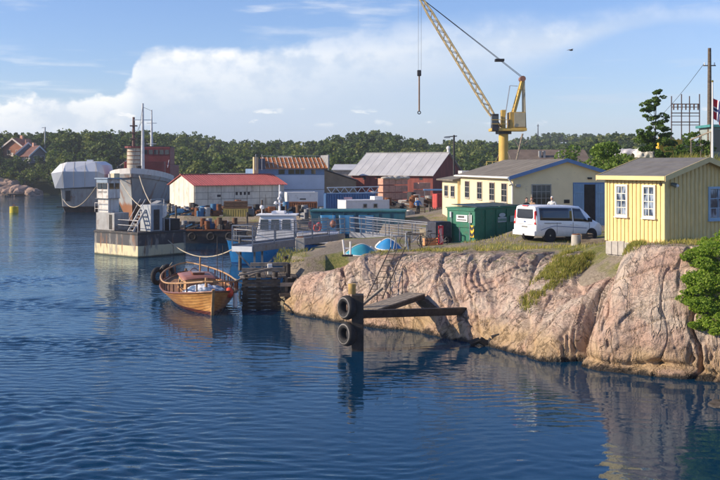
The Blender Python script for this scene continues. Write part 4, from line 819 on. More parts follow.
# ---- varnished wooden boat
def wooden_boat():
    st, bow = Vector((-11.1, 64.0, 0)), Vector((-7.85, 53.2, 0)); d = bow-st; L = d.length; t = T('wooden_boat', 'varnished clinker wooden boat with railing moored bow towards the viewer', 'boat', st, math.degrees(math.atan2(d.y, d.x)))
    VAR, nt, b = nodes('varnished_planks'); g = G(nt, rnd=False); xyz = g.xyz(); n1 = g.noise(3, 5, (.25, 1, 1.2)); c = g.mix(g.sm(n1, .3, .7), (.42, .19, .05), (.60, .32, .10)); zl = g.mth('ADD', xyz[2], g.mth('MULTIPLY', g.noise(1.5, 3), .1)); c = g.mix(g.sm(zl, .26, .20), c, (.11, .030, .018)); c = g.mix(g.sm(g.noise(6, 4, (.2, 1, 1)), .58, .72, 0, .5), c, (.22, .09, .03))
    g.L.new(c, b.inputs['Base Color']); b.inputs['Roughness'].default_value = .32; b.inputs['Coat Weight'].default_value = .4; g.L.new(g.bump(g.noise(14, 3, (.15, 1, 1)), .2, .02), b.inputs['Normal'])
    bf = lambda q: 1.93*(max(0, math.sin(math.pi*min(1, max(0, (q*.92+.04)))))**.50)*(1 if 0 < q < 1 else .0)+.03
    bf2 = lambda q: 2.0*(1-abs(2*q-1)**2.6)**.8+.035
    sh = lambda q: .78+.50*max(0, (q-.5)*2)**2+.38*max(0, (.5-q)*2)**2; ke = lambda q: -.75+.55*max(0, (q-.82)/.18)**2+.4*max(0, (.18-q)/.18)**2
    rows = hull_rows(L, bf2, sh, ke, n=34, ex=.62, steps=11, lap=.028, fl=lambda q: 1.04, rake=.35, stern_rake=.3); mb = MB(); hull_mesh(mb, rows); mb.obj('hull', VAR, t, smooth=28)
    DK = M((.30, .16, .075), .6, var=.2, sc=3, bump=.3, bs=10, st=(.2, 3, 1), name='deck_planks'); MAH = M((.20, .075, .035), .4, var=.2, sc=3, coat=.3, st=(.3, 2, 2), name='mahogany'); LWD = M((.42, .25, .12), .55, var=.2, sc=5, name='pale_wood')
    mb = MB(); deck_mesh(mb, rows, .10); mb.obj('deck', DK, t)
    top = [Vector(r[-1]) for r in rows]
    mb = MB(); 
    for s in (1, -1): mb.tube([Vector((p.x, p.y*s, p.z+.02)) for p in top], .055, 7)
    mb.obj('rubbing_strake', MAH, t, smooth=50)
    x, y, z = top[-1]; mb = MB(); mb.bar((L+.35, 0, 1.42), (L-.25, 0, -.7), .14, .16); mb.obj('stem_post', LWD, t); mb = MB(); mb.bar((-.3, 0, 1.35), (.1, 0, -.6), .14, .16); mb.obj('stern_post', LWD, t)
    # rail on stanchions
    def railp(i, s, h): p = top[i]; return Vector((p.x, p.y*s*.985, p.z+h))
    for s in (1, -1):
        MB().tube([railp(i, s, .50+.08*abs(2*i/34-1)) for i in range(1, 34)], .048, 7).obj('rail', LWD, t, smooth=50)
        for i in range(2, 34, 2): MB().bar(railp(i, s, 0), railp(i, s, .52), .07, .05).obj('stanchion', MAH, t)
    MB().tube([railp(33, 1, .58), Vector((L+.2, 0, 1.80)), railp(33, -1, .58)], .045, 7).obj('bow_rail', LWD, t); MB().tube([railp(1, 1, .58), Vector((-.2, 0, 1.75)), railp(1, -1, .58)], .045, 7).obj('stern_rail', LWD, t)
    # coach roof with windows, hatch
    cab = MB(); cab.prism([(4.2, -1.05, .68), (6.9, -.95, .68), (6.9, -.85, 1.48), (4.2, -.95, 1.50)], (0, .06, 0)); cab = MB(); a = [(4.2, -1.05, .66), (7.0, -.92, .66), (7.0, .92, .66), (4.2, 1.05, .66)]; c_ = [(4.25, -.95, 1.52), (6.9, -.84, 1.44), (6.9, .84, 1.44), (4.25, .95, 1.52)]; cab.add(a+c_, [(3, 2, 1, 0), (4, 5, 6, 7), (0, 1, 5, 4), (1, 2, 6, 5), (2, 3, 7, 6), (3, 0, 4, 7)]); cb = cab.obj('cabin', LWD, t, bevel=.03)
    rr = [[(x, y, 1.53+.10*(1-(y/1.05)**2)-.03*(x-4.1)) for y in np.linspace(-1.05, 1.05, 9)] for x in (4.1, 5.5, 7.05)]; mb = MB(); mb.grid(rr); o = mb.obj('cabin_roof', M((.30, .13, .10), .5, var=.15, name='red_brown_roof'), cb, smooth=40); s_ = o.modifiers.new('t', 'SOLIDIFY'); s_.thickness = .05
    MB().box(5.0, 5.8, -.35, .35, 1.60, 1.72).obj('hatch', MAH, cb, bevel=.02)
    for y in (-.5, .35): MB().prism([(7.0, y-.25, .85), (7.0, y+.35, .85), (6.94, y+.33, 1.28), (6.94, y-.23, 1.28)], (.015, 0, 0)).obj('front_window', MAH, cb)
    for s in (-1, 1):
        for x in (4.8, 5.9): MB().prism([(x-.3, s*(1.03-.02), .88), (x+.3, s*(.99-.01), .88), (x+.28, s*.94, 1.24), (x-.28, s*.97, 1.24)], (0, s*.012, 0)).obj('side_window', GLASS, cb)
    # after deckhouse box, wheel post, tyre and bollards at the stern
    MB().box(2.4, 3.5, -.55, .55, .66, 1.22).obj('engine_box', LWD, t, bevel=.03); MB().cyl((3.75, 0, .7), (3.75, 0, 1.5), .05, .05, 8).obj('wheel_post', MAH, t); MB().ring((3.8, 0, 1.5), (1, 0, .2), .26, .025, 18, 6).obj('steering_wheel', MAH, t)
    MB().cyl((8.9, 0, .8), (8.9, 0, 1.75), .09, .075, 10).obj('bitt', LWD, t); MB().cyl((1.2, .7, .8), (1.2, .7, 2.2), .06, .05, 9).obj('mizzen_stump', LWD, t)
    for x, y, h in ((6.2, 1.35, 2.6), (3.1, 1.5, 2.9)): MB().cyl((x, y, .7), (x, y, .7+h), .022, .018, 6).obj('pole', DARKSTEEL, t)
    # white and blue tarpaulin heap on the foredeck
    n = 34; xs = np.linspace(7.2, 9.4, n); ys = np.linspace(-1.15, 1.15, n); X, Y = np.meshgrid(xs, ys); e = np.clip(1-((X-8.3)/1.15)**2-((Y)/1.2)**2, 0, 1); Z = .86+e**.5*.34*(.5+ridged(X*1.5, Y*1.5, 0, 3)); i = np.arange(n*n).reshape(n, n); Q = np.stack([i[:-1, :-1], i[1:, :-1], i[1:, 1:], i[:-1, 1:]], -1).reshape(-1, 4)
    TP, nt, b = nodes('tarpaulin'); g = G(nt, rnd=False); g.L.new(g.mix(g.sm(g.noise(1.6, 3), .48, .56), (.70, .72, .74), (.13, .20, .30)), b.inputs['Base Color']); b.inputs['Roughness'].default_value = .5
    o = np_mesh('tarpaulin_heap', np.stack([X, Y, Z], -1).reshape(-1, 3), Q, TP, smooth=True); o.location = st; o.rotation_euler = t.rotation_euler; tag(o, 'crumpled white and blue tarpaulin on the foredeck of the wooden boat', 'tarpaulin')
    for k, (x, y, z, lb) in enumerate([(.2, -1.25, 1.15, 'big black tyre hung on the stern quarter of the wooden boat'), (.9, -1.9, 1.05, 'second black tyre hung beside the stern tyre')]):
        w = T('tyre_fender', lb, 'tyre', t.matrix_basis @ Vector((x, y, z)), math.degrees(t.rotation_euler.z), group='tyres on the wooden boat'); MB().ring((0, 0, 0), (-.7, -.6, 0), .42, .16, 24, 9).obj('tread', RUBBER, w, smooth=60); MB().tube([(.1, .1, .4), (.3, .3, .7)], .02, 5).obj('lanyard', ROPE, w)
    w = T('buoy_fender', 'orange-red ball fender hanging at the bow of the wooden boat', 'fender', t.matrix_basis @ Vector((10.3, 1.05, 1.05))); MB().ball((0, 0, 0), .24, 14, 10, sq=(1, 1, 1.2)).obj('ball', M((.65, .07, .03), .4, bump=0, name='orange_plastic'), w, smooth=60); MB().tube([(0, 0, .28), (-.1, -.1, .6)], .015, 5).obj('lanyard', ROPE, w)
    w = T('bottle_fender', 'white sausage fender on the right side of the wooden boat', 'fender', t.matrix_basis @ Vector((9.9, 1.45, .55))); MB().cyl((0, 0, -.3), (0, 0, .3), .12, .12, 10).ball((0, 0, .3), .12).ball((0, 0, -.3), .12).obj('body', WHITE, w, smooth=50); MB().tube([(0, 0, .4), (0, -.1, .7)], .012, 5).obj('lanyard', ROPE, w)
    return t
BOAT = wooden_boat()

# ---- timber pier beside the boat
def pier():
    o = P(262, 312, 55.5); o.z = 0; t = T('timber_pier', 'derelict dark timber pier between the wooden boat and the rock', 'pier', o, 8); TAR = M((.026, .021, .018), .75, var=.4, sc=3, bump=.6, bs=10, dirt=(.09, .07, .05), da=.35, name='wet_tarred_timber')
    for k, (x, y, z) in enumerate([(-.9, .1, 1.9), (-.2, 0, 2.0), (.75, 0, 2.05), (1.45, -.1, 2.5), (2.15, -.3, 1.35), (-.9, 2.4, 1.9), (.75, 2.4, 2.0), (1.45, 2.4, 2.7), (2.2, 2.0, 1.4)]): MB().cyl((x, y, -2), (x, y, z), .14, .13, 9).obj('pile', TAR, t, smooth=40)
    for k in range(9): z = -.2+.21*k; MB().box(-1.15+.03*(k % 3), 1.0+.05*(k % 2), -.22, -.15, z, z+.19).obj('facing_plank', M((.028, .024, .020), .8, var=.4, sc=2, bump=.5, dirt=(.07, .06, .045), da=.25, name='shaded_plank') if k < 7 else TIMBER, t)  # lower planks coloured darker to stand for the shadow below the deck
    for k in range(11): x = -1.2+.29*k; MB().box(x, x+.25, -.35+.06*(k % 3), 2.8-.1*(k % 4), 1.72+.012*(k % 3), 1.78+.012*(k % 3)).obj('deck_plank', TIMBER if k % 3 else TIMBERL, t)
    for z, x0, x1, y in ((1.28, 1.0, 2.5, -.4), (.72, .95, 2.55, -.42), (2.28, -.6, 1.5, 1.0), (2.02, -1.1, 1.3, .6)): MB().box(x0, x1, y, y+.14, z, z+.2).obj('fender_beam', TIMBERL if z > 1 else TIMBER, t)
    for x in (1.25, 2.3): MB().box(x, x+.16, -.30, -.14, .4, 1.75).obj('upright', TIMBER, t)
    MB().bar((-1.3, -.4, 1.95), (.6, -.2, 2.3), .16, .08).obj('loose_plank', TIMBERL, t); MB().bar((-1.6, .2, 1.5), (.2, .6, 2.1), .12, .08).obj('loose_plank', TIMBERL, t); MB().box(.35, .62, .9, 1.15, 1.8, 2.42).obj('bollard', WHITE, t, bevel=.03)
    MB().bar((1.0, -.25, .9), (3.3, -.8, .1), .14, .1).obj('loose_plank', TAR, t)
pier()

# ---- grey steel gangways
GREYST = M((.17, .20, .25), .5, .3, var=.15, sc=3, dirt=(.12, .1, .08), da=.15, name='grey_blue_steel'); TOE = M((.62, .66, .70), .5, .2, var=.1, name='pale_steel')
def gangway(label, A, B, width, rail_h, posts, mat, deckbeam=.34, mesh=True):
    A, B = Vector(A), Vector(B); d = B-A; t = T('gangway', label, 'gangway', A); dn = d.normalized(); s = Vector((-d.y, d.x, 0)).normalized()*width
    up = Vector((0, 0, 1)); n = int(d.length/.9)
    for o in (Vector(), s): MB().bar(o-up*deckbeam/2, o+d-up*deckbeam/2, .10, deckbeam).obj('deck_beam', mat, t)
    for k in range(n): q = d*(k/n); MB().bar(q+dn*.45+s*.03, q+dn*.45+s*.97, .86, .04).obj('deck_grating', mat, t)
    MB().bar(dn*-.04-up*.16, s+dn*-.04-up*.16, .06, .32).obj('toe_plate', TOE, t, label='pale end plate')
    for o in (Vector(), s):
        for h in ((rail_h, .055), (rail_h*.68, .035), (rail_h*.38, .035)): MB().bar(o+up*h[0], o+d+up*h[0], h[1], h[1]).obj('rail', mat, t)
        MB().bar(o+up*.07, o+d+up*.07, .02, .13).obj('kick_plate', mat, t)
        for k in range(posts+1): q = o+d*(k/posts); MB().bar(q-up*deckbeam, q+up*rail_h, .075, .075).obj('post', mat, t)
        if mesh:
            mb = MB(); k = int(d.length/.22)
            for i in range(k): q = o+d*((i+.5)/k); mb.bar(q+up*.1, q+up*rail_h*.98, .013, .013)
            tag(mb.obj('balusters', mat, t), kind='stuff')
    if mesh:
        for h in (rail_h, rail_h*.5): MB().bar(up*h, s+up*h, .05, .05).obj('end_rail', mat, t)
    return t
GA = gangway('long grey steel gangway with pale end plate in front of the blue boat', (-6.45, 60, 3.10), (-1.15, 75, 2.75), 1.35, 1.25, 5, GREYST)
GB = gangway('second, lighter steel gangway leading on to the granite plateau', (-.75, 74.2, 2.92), (5.1, 62.3, 3.02), 1.3, 1.2, 7, M((.27, .29, .33), .5, .4, var=.15, name='mid_grey_steel'), .24, True)
g = GA
for k, (q, dx) in enumerate(((.10, .0), (.17, .0))):
    p = Vector((5.3, 15, -.35))*q; MB().bar(p+Vector((-.6, .3, -.3)), p+Vector((-.6, .3, -1.9)), .12).obj('support_post', GREYST, g); MB().bar(p+Vector((-.6, .3, -1.6)), p+Vector((-.6+1.2*(1 if k else -1), .3, -.35)), .09).obj('support_brace', GREYST, g)
p = Vector((-5.45, 62.9, gz(-5.45, 62.9))); q = Vector((-3.7, 61.8, 0)); t = T('concrete_pier_block', 'pale concrete block carrying the gangway on the grassy bank', 'block', (q.x, q.y, gz(q.x, q.y)-.3)); MB().box(-.28, .28, -.28, .28, 0, .95).obj('block', CONC, t, bevel=.03); MB().box(-.2, .2, -.2, .2, .951, 1.0).obj('bearing_plate', RUST, t)

# ---- upturned dinghies and odds and ends on the plateau
def dinghy(label, loc, rz, L, c, tip):
    t = T('upturned_dinghy', label, 'dinghy', loc, rz, group='upturned dinghies on the rock'); b = lambda q: .62*max(0, 1-abs(2*q-1)**2.2)**.8+.012; rows = hull_rows(L, b, lambda q: .02+.06*abs(2*q-1)**2, lambda q: .12+.50*(1-abs(2*q-1.05)**1.7), n=20, ex=.6)
    mb = MB(); hull_mesh(mb, rows); r0 = rows[0]; mb.add([*r0, *[(x, -y, z) for x, y, z in reversed(r0)]], [tuple(range(2*len(r0)))]); mb.obj('hull', c, t, smooth=35)
    MB().tube([Vector((q.x, 0, q.z+.02)) for q in [Vector(r[0]) for r in rows]], .025, 6).obj('keel', tip, t); mb = MB()
    for s in (1, -1): mb.tube([Vector((r[-1][0], r[-1][1]*s, r[-1][2])) for r in rows], .03, 6)
    mb.obj('gunwale', tip, t)
    MB().tube([Vector((r[j][0], 0, r[j][2]+.02)) for j, r in ((0, rows[-5]), (0, rows[-3]), (0, rows[-1]), (-1, rows[-1]))], .07, 8).obj('stem_cap', tip, t)
TEAL = M((.04, .28, .38), .4, var=.15, sc=2, bump=.05, dirt=(.1, .13, .13), da=.15, name='teal_gelcoat'); BLU2 = M((.03, .22, .48), .4, var=.12, bump=.05, name='blue_gelcoat')
dinghy('teal upturned dinghy with pale stem on the plateau, left one', (-.85, 56.4, gz(-.75, 56.6)-.02), 8, 1.8, TEAL, WHITE)
dinghy('blue upturned dinghy on the plateau, right one', (2.35, 56.8, gz(2.1, 56.8)-.02), 172, 1.45, BLU2, WHITE)
def bitts(label, px, Z):
    p = P(px, 245, Z); t = T('white_bitts', label, 'bollard', (p.x, p.y, gz(p.x, p.y)-.03)); MB().box(-.3, .3, -.15, .15, 0, .1).obj('base', DARKSTEEL, t)
    for s, l in ((-1, .10), (1, .0)): MB().cyl((s*.16, 0, .1), (s*.16+s*l, 0, .92-.1*(s > 0)), .055, .05, 8).obj('horn', WHITE, t)
    MB().bar((-.25, 0, .45), (.25, 0, .45), .07).obj('cross_bar', WHITE, t)
bitts('pair of white mooring horns beside the teal dinghy', 347.5, 55.2)
def trestle(label, px, Z, c, rz=0):
    p = P(px, 246, Z); t = T('sawhorse', label, 'trestle', (p.x, p.y, gz(p.x, p.y)-.02), rz, group='trestles on the plateau')
    for s in (-1, 1):
        for q in (-1, 1): MB().bar((s*.35, q*.28, 0), (s*.3, 0, .85), .045).obj('leg', c, t)
    MB().bar((-.5, 0, .87), (.5, 0, .87), .07).obj('top_bar', c, t)
trestle('pale metal trestle near the ladder head', 401, 55.0, GALV, 20); trestle('dark metal trestle right of the pale one', 415, 56.5, DARKSTEEL, -15)
def bicycle(label, px, Z, rz, c):
    p = P(px, 247, Z); t = T('bicycle', label, 'bicycle', (p.x, p.y, gz(p.x, p.y)), rz, group='bicycles parked on the plateau')
    for x in (0, 1.05):
        w = MB().ring((x, 0, .34), (0, 1, 0), .32, .018, 24, 6).obj('wheel', RUBBER, t); mb = MB()
        for k in range(8): a = k*math.pi/4; mb.cyl((x, 0, .34), (x+.31*math.cos(a), 0, .34+.31*math.sin(a)), .004, .004, 4)
        mb.obj('spokes', GALV, w)
    mb = MB(); mb.tube([(0, 0, .34), (.42, 0, .30), (.82, 0, .72), (.30, 0, .75), (.42, 0, .30)], .02, 6); mb.tube([(0, 0, .34), (.30, 0, .75)], .016, 6); mb.obj('frame', c, t)
    MB().tube([(1.05, 0, .34), (.86, 0, .85), (.84, 0, 1.0)], .018, 6).obj('fork', GALV, t); MB().tube([(.76, -.26, 1.02), (.86, 0, 1.0), (.76, .26, 1.02)], .014, 6).obj('handlebar', BLACK, t); MB().box(.14, .40, -.07, .07, .86, .92).obj('saddle', BLACK, t, bevel=.02); MB().cyl((.3, 0, .74), (.28, 0, .87), .014, .014, 6).obj('seat_post', GALV, t)
bicycle('grey bicycle leaning left under the ramp', 405, 58.2, 10, GALV); bicycle('black bicycle parked right of the grey one under the ramp', 425, 58.6, -8, BLACK)
def crate(label, px, py, Z, c, sz=(.6, .45, .4), rz=10):
    p = P(px, py, Z); t = T('crate', label, 'crate', (p.x, p.y, gz(p.x, p.y)), rz, group='crates by the ramp foot'); w, d, h = sz
    for k in range(3):
        z = h*k/3
        for y in (-d/2, d/2-.02): MB().box(-w/2, w/2, y, y+.02, z+.02, z+h/3-.02).obj('slat', c, t)
    for s in (-1, 1): MB().box(s*w/2-.015, s*w/2+.015, -d/2+.02, d/2-.02, 0, h).obj('end_panel', c, t)
    MB().box(-w/2+.02, w/2-.02, -d/2+.03, d/2-.03, 0, .03).obj('bottom', c, t)
ORG = M((.62, .30, .12), .7, var=.15, name='orange_crate'); CRM = M((.62, .52, .36), .8, var=.15, name='cream_crate')
crate('orange crate at the foot of the ramp', 431, 240, 61.2, ORG, (.9, .6, .5)); crate('cream crate behind the orange crate', 428, 236, 64.5, CRM, (1.0, .7, .8), -10)
p = P(441, 246, 60.5); t = T('sign_board', 'narrow red upright board next to the green container', 'sign', (p.x, p.y, gz(p.x, p.y)-.05), 20); MB().box(-.16, .16, 0, .04, .1, 1.25).obj('panel', M((.60, .03, .05), .4, name='red_panel'), t); MB().box(-.08, .08, -.012, -.001, .25, 1.1).obj('print', M((.7, .3, .3), .5, name='faded_pink'), t); MB().box(-.18, -.12, .045, .09, 0, 1.25).obj('post', DARKSTEEL, t)
p = P(446, 246, 63.2); t = T('tarpaulin_bin', 'dark covered cart behind the red board', 'cart', (p.x-.35, p.y, gz(p.x, p.y)), 30); MB().box(-.7, .5, -.5, .5, .25, 1.35).obj('body', M((.03, .035, .055), .6, var=.3, sc=3, bump=.3, name='dark_tarp'), t, bevel=.08)
for x in (-.5, .3): MB().cyl((x, -.55, .2), (x, -.47, .2), .2, .2, 14).obj('wheel', RUBBER, t)
# ================================================================== QUAY, SHIPS, YARD
def quay():
    t = T('quay', 'dark timber quay edge along the yard behind the ferry', 'quay', (0, 0, 0))
    TAR = M((.035, .030, .027), .8, var=.4, sc=1.5, bump=.4, bs=6, dirt=(.10, .09, .08), da=.3, name='quay_timber')
    pts = [(1.6, 81), (-1.6, 94.4), (-7.8, 104.6), (-13, 106.4), (-20.3, 106.4), (-24.6, 112.6), (-28.2, 130), (-31.6, 160)]
    for a, b in zip(pts[:-1], pts[1:]):
        a, b = Vector((*a, 0)), Vector((*b, 0)); n = max(2, int((b-a).length/1.6)); dd = (b-a)/n
        MB().bar(a+Vector((0, 0, 1.78)), b+Vector((0, 0, 1.78)), .55, .42).obj('capping_beam', TIMBER, t)
        for z in (-.3, .15, .6, 1.05): MB().bar(a+Vector((0, 0, z+.2)), b+Vector((0, 0, z+.2)), .2, .38).obj('wall_plank', TAR, t)
        for k in range(n): p = a+dd*(k+.5); nn = Vector((-dd.y, dd.x, 0)).normalized()*-.22; MB().cyl(p+nn+Vector((0, 0, -2)), p+nn+Vector((0, 0, 1.9)), .16, .15, 8).obj('pile', TAR, t)
quay()

# ---- black and cream pontoon ferry
def ferry():
    t = T('pontoon_ferry', 'black pontoon ferry with cream bottom band and white wheelhouse tower', 'ferry', (-19.1, 86, 0), 50)
    HM, nt, b = nodes('ferry_hull'); g = G(nt, rnd=False); xyz = g.xyz(); zz = g.mth('ADD', xyz[2], g.mth('MULTIPLY', g.mth('SUBTRACT', g.noise(1.2, 5), .5), .12)); c = g.mix(g.sm(zz, .98, 1.03), (.66, .58, .36), (.035, .037, .045)); c = g.mix(g.sm(g.noise(1.6, 6, (1, 1, .3), .65), .50, .64, 0, .8), c, (.24, .23, .21)); c = g.mix(g.sm(g.noise(2.2, 5, (1, 1, .2)), .56, .70, 0, .85), c, (.20, .09, .04)); c = g.mix(g.sm(zz, .20, .05), c, (.03, .04, .02)); g.L.new(c, b.inputs['Base Color']); b.inputs['Roughness'].default_value = .6; g.L.new(g.bump(g.noise(2, 4), .2, .05), b.inputs['Normal'])
    W, L = 6.3, 5.3
    mb = MB(); mb.prism([(0, 0, -.8), (0, W, -.8), (0, W, 2.15), (0, 0, 2.15)], (L, 0, 0)); mb.obj('hull', HM, t, bevel=.04)
    for x0, x1, y0, y1 in ((-.07, L, -.07, -.002), (-.07, -.002, 0, W)): MB().box(x0, x1, y0, y1, 1.98, 2.12).obj('rubbing_strip', DARKSTEEL, t)
    MB().box(.05, L-.05, .05, W-.05, 2.152, 2.19).obj('deck', DARKSTEEL, t)
    GW = M((.60, .60, .58), .6, var=.12, sc=1.5, bump=.1, streak=.55, dirt=(.25, .17, .12), da=.45, name='grimy_white'); GG = M((.34, .35, .35), .6, var=.15, streak=.5, dirt=(.16, .10, .07), da=.45, name='ferry_grey')
    # tower: bulwark house, shaft, wheelhouse
    MB().box(.12, 1.7, 3.5, 6.2, 2.19, 3.75).obj('deckhouse', GG, t, bevel=.03); MB().box(.095, .118, 3.85, 4.25, 2.3, 3.6).obj('door', BLACK, t)
    MB().box(.25, 1.4, 4.55, 6.1, 3.752, 5.0).obj('shaft', GW, t, bevel=.02)
    wh = MB().box(.15, 1.45, 4.45, 6.15, 5.02, 6.75).obj('wheelhouse', GW, t, bevel=.03); BLUE = M((.22, .30, .40), .5, var=.15, name='ferry_blue')
    MB().box(-.02, 1.6, 4.3, 6.28, 6.752, 6.86).obj('wheelhouse_roof', BLUE, wh); MB().box(.10, .148, 4.47, 6.13, 6.42, 6.73).obj('window_band', BLUE, wh)
    for y in (4.60, 5.36): MB().box(.10, .146, y, y+.64, 5.86, 6.38).obj('window', GLASS, wh)
    for x in (.28, .88): MB().box(x, x+.45, 4.40, 4.446, 5.86, 6.38).obj('window', GLASS, wh)
    text(wh, 'CANDY ELEN', .24, (.142, 5.30, 5.58), (R(90), 0, R(-90)), M((.06, .06, .07), .5, name='letter_black'), sx=.95)
    MB().box(.02, 1.5, 4.35, 6.25, 5.0, 5.018).obj('bridge_floor', GG, wh)
    MB().cyl((1.0, 5.4, 6.86), (1.0, 5.4, 7.2), .12, .12, 10).obj('vent', GW, wh); MB().box(.9, 1.5, 4.6, 5.1, 6.862, 7.25).obj('roof_box', M((.55, .48, .32), .6, name='tan_box'), wh)
    for q in ([(.0, 4.2, 4.1), (.0, 6.2, 4.1)], [(.0, 4.2, 3.78), (.0, 4.2, 4.6)], [(.0, 6.2, 3.78), (.0, 6.2, 4.6)], [(.0, 4.2, 4.6), (.0, 6.2, 4.6)]): MB().tube([Vector(p) for p in q], .03, 6).obj('rail', GW, t)
    # stair, small house, ramp arms and rails on the near corner
    st_ = T('x', '', ''); bpy.data.objects.remove(st_)
    for s in (0, .7):
        MB().bar((.2, .9+s, 2.2), (1.5, .9+s, 4.1), .05, .2).obj('stair_string', GW, t); MB().tube([Vector((.2, .9+s, 3.1)), Vector((1.5, .9+s, 5.0))], .03, 6).obj('stair_rail', GW, t)
    for k in range(7): MB().box(.25+.18*k, .43+.18*k, .93, 1.57, 2.3+.26*k, 2.34+.26*k).obj('tread', GW, t)
    hs = MB().box(1.55, 2.9, .25, 1.7, 2.19, 4.5).obj('engine_casing', M((.36, .40, .44), .6, var=.12, streak=.25, dirt=(.2, .16, .12), da=.2, name='grey_blue_paint'), t, bevel=.03); MB().box(1.9, 2.5, .20, .248, 2.3, 4.1).obj('casing_door', DARKSTEEL, hs)
    for x, h in ((1.5, 5.0), (2.95, 5.0), (3.6, 3.3), (.12, 3.2)): MB().cyl((x, .15, 2.19), (x, .15, h), .035, .035, 6).obj('rail_post', GW, t)
    for z in (4.6, 5.0): MB().tube([Vector((1.5, .15, z)), Vector((2.95, .15, z))], .028, 6).obj('rail', GW, t)
    for z in (2.75, 3.2): MB().tube([Vector((.15, .15, z)), Vector((.15, 3.0, z))], .025, 6).obj('rail', GW, t)
    MB().cyl((3.2, .5, 2.19), (3.2, .5, 3.3), .14, .14, 10).obj('bollard', DARKSTEEL, t); MB().box(3.6, 4.9, .3, 2.0, 2.19, 3.2).obj('winch_house', BLACK, t, bevel=.04); MB().box(2.2, 5.0, 2.6, 5.8, 2.19, 2.9).obj('cargo_hatch', RUST, t, bevel=.05); MB().box(2.2, 2.9, 2.0, 3.0, 2.19, 3.4).obj('rusty_box', RUST, t, bevel=.03)
ferry()

